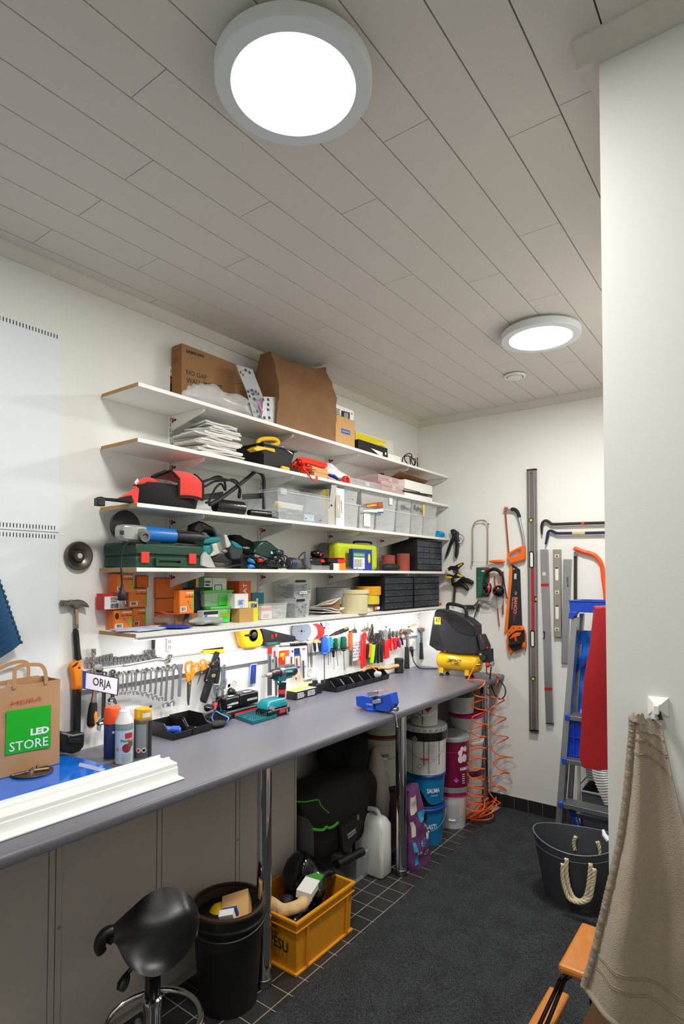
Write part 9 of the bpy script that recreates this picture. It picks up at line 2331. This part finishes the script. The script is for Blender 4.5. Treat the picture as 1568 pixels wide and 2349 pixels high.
z1=AY('n',110,1580,YF+.02).z;z2=AY('n',180,420,YF+.04).z
for i,zz_ in enumerate((z1-(z2-z1),z1,z2,z2+(z2-z1))):
 if zz_<.05:continue
 a,b=xl_at(zz_)+.034,xr_at(zz_)-.034;yy_=yat(zz_)
 stp=put('tread',Bx((a,yy_-.016,zz_-.028),(b,yy_+.075,zz_-.002)),al2,t,0,.002)
 for j in range(6):put('tread_rib',Bx((a+.002,yy_-.014+j*.015,zz_-.0018),(b-.002,yy_-.006+j*.015,zz_+.002)),al2,stp,smooth=0)
 for xx in(a-.02,b-.004):put('blue_bracket',Bx((xx,yy_-.026,zz_-.03),(xx+.024,yy_+.01,zz_+.004)),lb,t,bev=.004)
# rear legs and brace
for x0_,x1_ in((xL0+.02,xL1+.02),(xR0-.05,xR1-.05)):put('rear_leg',Pz([V((x0_,3.53,.008)),V((x0_+.025,3.53,.008)),V((x1_+.025,YT+.10,zT-.08)),V((x1_,YT+.10,zT-.08))],(0,.03,0)),al2,t,0,.002)
for zz_ in(.25,.55):put('rear_bar',Bx((xL0+.05,3.535+zz_*.09,zz_),(xR0-.05,3.55+zz_*.09,zz_+.025)),al2,t,0)
a,b=AY('n',430,1790,YF+.03),AY('n',620,2349,YF+.06);dv=b-a
put('brace_strap',Pz([a+V((-.012,0,0)),a+V((.022,0,0)),b+dv*.3+V((.026,0,0)),b+dv*.3+V((-.012,0,0))],(0,.01,0)),lb,t,0)
letters('TIKU',AY('n',560,2050,YF+.029),AY('n',640,2290,YF+.049),AY('n',600,2035,YF+.029),white_ink,t)
# blue tool tray on top
a=AY('m',290,210,YT-.01);xa_,xb_=a.x,xR1+.02;zb_,zt_=AY('m',290,515,YT-.01).z,a.z
s,r=open_bin(YT-.012,YT+.20,xa_,xb_,zb_+.0,zt_,.02,.006,.0,.006)
put('tool_tray',s,lb,t,0,.002)
put('tray_divider',Bx(((xa_+xb_)/2+.03,YT-.004,zb_+.012),((xa_+xb_)/2+.036,YT+.19,zt_-.003)),lb,t,0)
put('tray_lip',Fr([(xa_-.004,YT-.016,zt_-.004),(xb_+.004,YT-.016,zt_-.004),(xb_+.004,YT+.204,zt_-.004),(xa_-.004,YT+.204,zt_-.004)],[(xa_+.03,YT+.006,zt_-.004),(xb_-.01,YT+.006,zt_-.004),(xb_-.01,YT+.19,zt_-.004),(xa_+.03,YT+.19,zt_-.004)],(0,0,.006)),lb,t,0,.002)
P=[AY('m',x,y,YT-.012) for x,y in((290,505),(505,515),(440,600),(395,700),(262,695))]
put('tray_knee',Pz(P,(0,.07,0)),lb,t,bev=.003)
letters('TIKLI',AY('m',735,305,YT-.0125),AY('m',870,305,YT-.0125),AY('m',735,275,YT-.0125),mat('emboss_blue','#4d74d8',.4),t)
# blue shopping bag draped between the stiles
ib=mat('tarpaulin_blue','#0f5fc4',.28,var=.12,scale=8,bump=.35,bscale=14)
P=[AY('m',x,y,YT+.06) for x,y in((500,990),(960,975),(1200,1000),(1250,2100),(1200,3300),(300,3300),(330,2300),(390,1400),(420,1180))]
zt_b,zb_b=P[0].z,P[5].z;xw0,xw1=P[8].x,P[2].x
def tarp(u,v):
 x=xw0-.015*v+(xw1-xw0+.02)*u+.012*sin(v*9);zz_=zt_b-(zt_b-zb_b)*v-.03*(1-u)*(1-v)*(1 if u<.15 else.2)
 yy_=YT+.07+.028*nse(V((u*3,v*6,.3)))+.02*abs(nse(V((u*7,v*9,2.))))
 return(x,yy_,zz_)
t=thing('shopping_bag','shiny blue tarpaulin carrier bag hanging inside the step ladder','bag',(1.55,YT+.08,zb_b))
put('bag',Gr(tarp,16,24,(0,.03,0)),ib,t,smooth=35)
put('webbing_handle',Pz([V(tarp(u,v))+V((0,-.006,0)) for u,v in((0,.42),(.9,.10),(.95,.18),(0,.52))],(0,-.003,0)),mat('webbing_navy','#0a3088',.5),t)
P=[AY('M',x,y,YF+.0) for x,y in((405,960),(425,940),(420,1100),(400,1250),(385,1330),(370,1280),(395,1120))]
put('loose_corner',Pz([V((p.x-.004,YT+.05,p.z)) for p in P],(0,.04,0)),ib,t,bev=.003)
P=[AY('M',x,y,YF) for x,y in((380,1395),(400,1390),(396,1480),(375,1460))];put('loose_corner',Pz([V((p.x-.004,YT+.05,p.z)) for p in P],(0,.04,0)),ib,t,bev=.003)
# blue crate leaning behind the ladder treads
t=thing('folding_crate','blue ribbed plastic crate standing behind the ladder treads','crate',(1.55,3.55,z2))
bk=mat('crate_blue','#173fbe',.4,var=.05)
P=[AY('n',x,y,YF+.09) for x,y in((395,-620),(1300,-640),(1300,700),(365,520))];zb_=P[3].z;xa_=P[0].x;xb_=xr_at(z2)-.05;zt_=AY('M',450,1430,YF+.09).z
yk=yat(z2)+.016
put('panel',Bx((xa_,yk+.03,z2+.003),(xb_,yk+.045,zt_)),bk,t,0,.002)
for i in range(5):xx=xa_+(xb_-xa_)*(i+.5)/5;put('rib',Bx((xx-.003,yk+.014,z2+.004),(xx+.003,yk+.0298,zt_-.008)),bk,t,0)
for i in range(3):zz_=z2+.01+(zt_-z2-.02)*i/2;put('rib',Bx((xa_+.002,yk+.018,zz_-.003),(xb_-.002,yk+.0298,zz_+.003)),bk,t,0)
m=Pz([V((xa_+.004,yk+.022,zt_-.02)),V((xa_+.01,yk+.022,zt_-.012)),V((xb_*.55+xa_*.45,yk+.022,z2+.10)),V((xb_*.55+xa_*.45-.008,yk+.022,z2+.094))],(0,.0075,0));put('diagonal_rib',m,bk,t,0)
# wire drawers behind
dm=mat('mesh_grey','#8f9194',.4,.3,var=.2,scale=300)
for zz_,hh,lab,nmm in((.42,.19,'wire mesh drawer behind the ladder, upper of two','a'),(.02,.34,'grey plastic drawer behind the ladder, lower of two','b')):
 t=thing('drawer',lab,'drawer',(1.6,3.75,zz_),'drawers behind the step ladder')
 X0,X1,Y0,Y1=1.31,1.86,3.72,4.00
 if nmm=='a':
  s,r=open_bin(Y0,Y1,X0,X1,zz_,zz_+hh,.12,.003,.006,.008);put('mesh_body',s,mat('mesh_clear','#b9bcbe',.4,.3,alpha=.55),t,0);put('white_rim',r,white_lam,t,0,.001)
  m=M()
  for i in range(36):x=X0+.03+(X1-X0-.06)*i/35;m.tube([V((x,Y0+.009,zz_+.012)),V((x,Y0-.001,zz_+hh-.008))],.0012,4)
  for j in range(12):zq=zz_+.012+(hh-.025)*j/11;yq=Y0+.009-.010*j/11;m.tube([V((X0+.03,yq,zq)),V((X1-.03,yq,zq))],.0012,4)
  put('wire_mesh',m,dm,t,kind='stuff')
  put('contents',Bx((X0+.06,Y0+.04,zz_+.008),(X1-.06,Y1-.04,zz_+.06)),grey_pl,t,bev=.01)
 else:
  s,r=open_bin(Y0,Y1,X0,X1,zz_,zz_+hh,.04,.004,.004,.01);put('body',s,mat('drawer_grey','#5d6066',.5),t,0,.002);put('white_rim',r,white_lam,t,0,.001)
  put('grip_frame',Fr([(X0+.30,Y0-.001,zz_+hh-.10),(X0+.44,Y0-.001,zz_+hh-.10),(X0+.44,Y0-.001,zz_+hh-.03),(X0+.30,Y0-.001,zz_+hh-.03)],[(X0+.31,Y0-.001,zz_+hh-.09),(X0+.43,Y0-.001,zz_+hh-.09),(X0+.43,Y0-.001,zz_+hh-.04),(X0+.31,Y0-.001,zz_+hh-.04)],(0,-.006,0)),white_lam,t,0)
t=thing('wire_rack','white wire drawer frame standing behind the ladder','drawer frame',(1.6,3.75,0))
for x in(1.292,1.878):
 for y in(3.74,3.98):put('post',Bx((x-.008,y-.008,.001),(x+.008,y+.008,.66)),white_lam,t,0)
for zz_ in(.012,.385,.605):
 for x in(1.292,1.878):put('runner',Bx((x-.006,3.75,zz_-.006),(x+.006,3.97,zz_+.006)),white_lam,t,0)
# red cloth on the right wall
rc=mat('red_canvas','#a30711',.75,var=.1,bump=.2,bscale=40)
YR=1.66
q_=lambda x,y,dy=0:AY('m',x,y,YR+dy)
t=thing('red_bag','folded red fabric bag hanging on the right wall beside the ladder','fabric bag',(1.9,YR,.9))
L_=[('m',975,345),('m',1000,380),('m',985,700),('m',930,1000),('m',900,1300),('m',850,1750),('m',800,2200),('M',585,1250),('M',570,1500),('M',555,1640),('M',580,1720)]
rings=[]
for i,(k,x,y) in enumerate(L_):
 p=AY(k,x,y,YR);xr_=XR-.012;n=10;ring=[]
 dw=.05+.035*min(1,i/6);yy_=YR+.0
 for a_,b_ in((p.x,-.02),(p.x+.012,-dw),(p.x+(xr_-p.x)*.45,-dw*1.0),(xr_-.004,-dw*.6),(xr_,0),(xr_-.01,dw*.6),(p.x+(xr_-p.x)*.4,dw*.8),(p.x+.02,dw*.5)):
  ring.append(V((a_+.006*nse(V((a_*20,i,b_*9))),yy_+b_,p.z-.02*(b_<-.03)*(i>8))))
 rings.append(ring)
put('bag',Lo(rings),rc,t,smooth=40,bev=.003)
put('hook',La((XR-.0006,YR,rings[0][0].z+.02),(-1,0,0),[(0,.014),(.004,.014),(.006,.006),(.03,.005),(.034,.008),(.034,0)],14),steel,t)
put('loop',Tu([V((XR-.03,YR,rings[0][0].z+.022)),V((XR-.05,YR,rings[0][0].z-.01))],.004,6),rc,t)
# ribbed flexible duct roll
c=AY('n',1440,620,2.05)
t=thing('flexible_duct','white ribbed flexible duct coil behind the near wall','duct',(1.9,2.05,.6))
zc_=AY('n',1400,620,2.05).z;cx_=AY('n',1300,620,2.05).x+.10
m=M();P=[V((cx_+.0,2.05,zc_))]
m.tube([V((cx_-.055,2.05,zc_-.11+.22*i/59))+V((-.035*sin(PI*i/59),0,0)) for i in range(60)],[.04+.004*(i%2) for i in range(60)],16);put('ribbed_tube',m,mat('duct_white','#c4c4c4',.4,.3),t,smooth=20)
put('black_strap',Bx((XR-.02,2.02,.10),(XR-.005,2.10,zc_+.15)),black_pl,t,bev=.003)
# grey tub with rope handles
tb=mat('tub_grey','#3f4147',.5,var=.06);rope_m=mat('cotton_rope','#d8c9a8',.9,var=.15,bump=.8,bscale=180)
cT=V((1.425,3.155,0));dv=V((EYE.x-cT.x,-cT.y,0)).normalized();sv=V((-dv.y,dv.x,0))
hT=AY('Q',480,1062,cT.y-.17).z
t=thing('tub','grey flexible tub with white rope handles on the carpet before the ladder','tub',(cT.x,cT.y,.007))
def tr(f,ins=0.0):
 out=[];rr=.140+.055*f-ins
 for i in range(44):
  a_=2*PI*i/44;c_,s_=cos(a_),sin(a_)
  zz_=.0078+hT*f+(f>.75)*(f-.75)/.25*.030*s_*s_
  out.append(V((cT.x,cT.y,zz_))+dv*(rr*.92*c_)+sv*(rr*1.06*s_))
 return out
put('body',Lo([tr(0),tr(.03),tr(.3),tr(.6),tr(.87),tr(1.0),tr(1.0,.004),tr(.9,.004),tr(.1,.006)],cap=False).add(tr(0),[tuple(range(44))]).add(tr(.1,.006),[tuple(range(44))]),tb,t,smooth=40)
put('rim_band',Tu(tr(1.0),.0026,6,True),mat('tub_edge','#7d8088',.4),t);put('lower_band',Tu(tr(.87,-.001),.0018,6,True),K.tub_edge,t)
def rope(P,nm):
 P=spline(P,7);m=M()
 for k in range(3):
  Q_=[]
  for i,p in enumerate(P):
   tt=(P[min(i+1,len(P)-1)]-P[max(0,i-1)]).normalized();u1=tt.orthogonal().normalized();u2=tt.cross(u1);a_=i*.75+k*2*PI/3;Q_.append(p+(V((0,1,0))*cos(a_)+tt.cross(V((0,1,0))).normalized()*sin(a_))*.0052)
  m.tube(Q_,.0058,7)
 put(nm,m,rope_m,t)
yq=cT.y-.195
for off in(0,1):
 P=[AY('Q',x-off*30*(1 if x<480 else-1)*(0 if y>1380 else 1),y+off*40*(1 if y<1200 else.3),yq-.012*off) for x,y in((400,1075),(398,1180),(415,1290),(450,1370),(500,1400),(545,1370),(570,1270),(578,1190),(585,1115))]
 rope(P,'rope_handle')
rope([AY('Q',x,y,cT.y+.15) for x,y in((470,905),(455,950),(462,1010))],'rope_handle');rope([AY('Q',x,y,cT.y+.15) for x,y in((638,945),(655,1000),(662,1065))],'rope_handle')
put('white_tool',Tu([AY('Q',680,850,cT.y),AY('Q',690,890,cT.y-.01),AY('Q',725,935,cT.y-.02)],[.006,.012,.014],8),white_lam,t)
# folding step stool by the near wall
wm=mat('varnished_birch','#c87a26',.32,var=.14,scale=14,coat=.5,stretch=(14,2,14))
t=thing('folding_stool','varnished wooden folding step stool with black steel frame by near wall','step stool',(1.82,1.95,0))
zs_=.45;yA,yB_=1.875,2.155
put('seat_board',Bx((1.712,yA,zs_-.026),(1.945,yB_,zs_)),wm,t,0,.009)
P=pts(HZ,'Q',((95,2349),(268,2047),(425,2115),(330,2349)),.24)
lx0,ly0,ly1=P[0].x-.05,P[0].y-.08,P[1].y
put('step_board',Pz([P[1],P[2],P[2]+(P[0]-P[1])*1.5,P[1]+(P[0]-P[1])*1.5],(0,0,-.024)),wm,t,0,.008)
for k in(0,1):
 P_=[AY('Q',400+k*32,1990,yA+.012),HZ('Q',350+k*35,2010,.40),HZ('Q',300+k*40,2120,.30),HZ('Q',200+k*60,2349,.24),HZ('Q',150+k*60,2450,.20)]
 P_=[V((1.735+.018*k,yA+.03,zs_-.030)),HZ('Q',352+k*40,2005,.40),HZ('Q',310+k*40,2100,.34),HZ('Q',200+k*55,2335,.265),HZ('Q',120+k*50,2520,.20)]
 lw_=P_[-1]+(P_[-1]-P_[-2]);P_.append(V((P_[-1].x-.03,P_[-1].y-.05,.014)))
 put('frame_tube',Tu(spline(P_,6),.0062,10),black_gl,t)
put('frame_tube',Tu([V((1.93,yA+.03,zs_-.03)),V((1.92,yA-.12,.014))],.0062,10),black_gl,t);put('frame_tube',Tu([V((1.735,yB_-.03,zs_-.03)),V((1.73,yB_+.07,.014))],.0062,10),black_gl,t);put('frame_tube',Tu([V((1.93,yB_-.03,zs_-.03)),V((1.92,yB_+.07,.014))],.0062,10),black_gl,t)
P=[HZ('Q',590,2200,.25),HZ('Q',720,2349,.25)]
solo('floor_carton','plain brown cardboard box on the carpet under the towel','box',Bx((P[0].x,P[0].y-.12,.0078),(min(P[0].x+.2,XR-.02),P[0].y+.04,.255)),cardboard,smooth=0,bev=.002)
# hook and towel
ph=BW('z',0,0,0)
hk=cut('p',1020,370,1,YN)
t=thing('wall_hook','square white hook on the near wall holding the beige towel','hook',(hk.x,YN,hk.z))
s_=.0195
put('backplate',Lo([[V((hk.x+a*s_,YN-.0004,hk.z+b*s_)) for a,b in((-1,-1),(1,-1),(1,1),(-1,1))],[V((hk.x+a*s_,YN-.004,hk.z+b*s_)) for a,b in((-1,-1),(1,-1),(1,1),(-1,1))],[V((hk.x+a*s_*.3,YN-.016,hk.z+b*s_*.3)) for a,b in((-1,-1),(1,-1),(1,1),(-1,1))]]),white_lam,t,0)
put('peg',Bx((hk.x-.0055,YN-.034,hk.z-.012),(hk.x+.0055,YN-.014,hk.z+.007)),white_lam,t,bev=.0015)
tw=mat('beige_terry','#aa9a88',.95,var=.22,scale=260,bump=1.0,bscale=420,sheen=.3)
Lp=[(905,-5),(905,60),(893,200),(872,430),(835,750),(790,1010),(725,1300),(690,1450),(640,1660),(590,1850),(525,2060)]
Rp=[(1060,0),(1125,45),(1165,200),(1232,480),(1300,750),(1370,1010),(1450,1300),(1510,1500),(1580,1800),(1680,2200),(1800,2750)]
YTW=YN-.05
L3=spline([AY('Q',x,y,YTW) for x,y in Lp],6);R3=spline([AY('Q',x,y,YTW) for x,y in Rp],6)
nV=len(L3)-1;nU=60
extra=10
def twp(u,v):
 i=v*nV;a=int(min(i,nV-1));f_=i-a
 l=L3[a].lerp(L3[a+1],f_);r=R3[a].lerp(R3[a+1],f_);p=l.lerp(r,u)
 amp=.006+.058*min(1,v*1.15)
 fold=sin(u*PI*2.3+2.6+.8*v)*.55+sin(u*PI*4.6+1.0)*.22+.25*nse(V((u*4,v*5,1)))
 y=YTW+amp*fold*.62;y=min(y,YN-.012)
 z_=p.z-.10*u*v*v+.006*nse(V((u*12,v*16,4)))
 return V((p.x,y,z_))
t=thing('towel','beige terry towel hanging on the white hook in the foreground','towel',tuple(twp(.5,1)))
put('cloth',Gr(twp,nU,80,(0,.009,0)),tw,t,smooth=70)
hem=mat('towel_hem','#9c8d7c',.9,var=.1,bump=.6,bscale=300)
put('side_hem',Tu([twp(.008,i/120)+V((0,-.001-.0022*(i%3==0),0)) for i in range(121)],[.0075+.0012*(i%2) for i in range(121)],8),hem,t,smooth=70)
for v0 in(.115,.165,.215,.865,.905):
 for dv_ in(0,.0065):put('woven_line',Tu([twp(.03+.95*i/40,v0+dv_+(.06 if v0<.5 else.02)*(i/40)**1.6)+V((0,-.0004,0)) for i in range(41)],.0014,6),hem,t,smooth=70)
put('bottom_hem',Tu([twp(i/60,.995) for i in range(61)],.007,8),hem,t,smooth=70)
put('hanging_loop',Lo([[q+V((-.004,0,0)),q+V((.004,0,0)),q+V((.004,-.0015,0)),q+V((-.004,-.0015,0))] for q in(V((hk.x-.002,YN-.022,hk.z-.004)),V((hk.x-.006,YN-.036,hk.z-.016)),V((hk.x-.004,YN-.045,hk.z-.032)),twp(.8,.015))]),mat('loop_pale','#a9b0ac',.8),t)
put('hanging_loop',Lo([[q+V((-.004,0,0)),q+V((.004,0,0)),q+V((.004,-.0015,0)),q+V((-.004,-.0015,0))] for q in(V((hk.x+.003,YN-.020,hk.z-.006)),V((hk.x+.009,YN-.03,hk.z-.022)),twp(.95,.03))]),mat('loop_dark','#2d2c28',.8),t)
put('folded_top',Gr(lambda u,v:twp(u*.62,v*.035)+V((0,-.012-.004*sin(u*3),.012*(1-v))),14,4,(0,.006,0)),tw,t,smooth=70)
# blue towel at the left edge
bt=mat('blue_terry','#0c4a72',.95,var=.25,scale=120,bump=1.0,bscale=300,sheen=.3)
t=thing('blue_towel','dark blue ribbed towel hanging on the steel panel at the left','towel',LW('h',0,1300,.05))
T0=LW('h',0,235,.05);T1=LW('h',340,1245,.05);T2=LW('h',0,1525,.05);top_=T0+(T0-T1)*.6
def btp(u,v):
 e=top_.lerp(T1,v);lft=V((e.x,T0.y-.42,T0.z+.02-.2*v)) if False else None
 dn=(T2-T1).normalized();p=e+dn*u*.30
 y_=.04+.016*sin(u*9+v)+.0028*sin(v*110)
 return V((max(y_,.012),p.y,p.z))
put('cloth',Gr(btp,24,140,(-.006,0,0)),bt,t,smooth=70)
put('hem',Tu([btp(0,i/140) for i in range(141)],[.004+.002*sin(i*1.1*.79) for i in range(141)],7),bt,t,smooth=70)
put('hook',La((.0062,top_.y-.05,top_.z+.01),(1,0,0),[(0,.01),(.004,.01),(.006,.005),(.05,.004),(.052,.007),(.052,0)],12),steel,t)
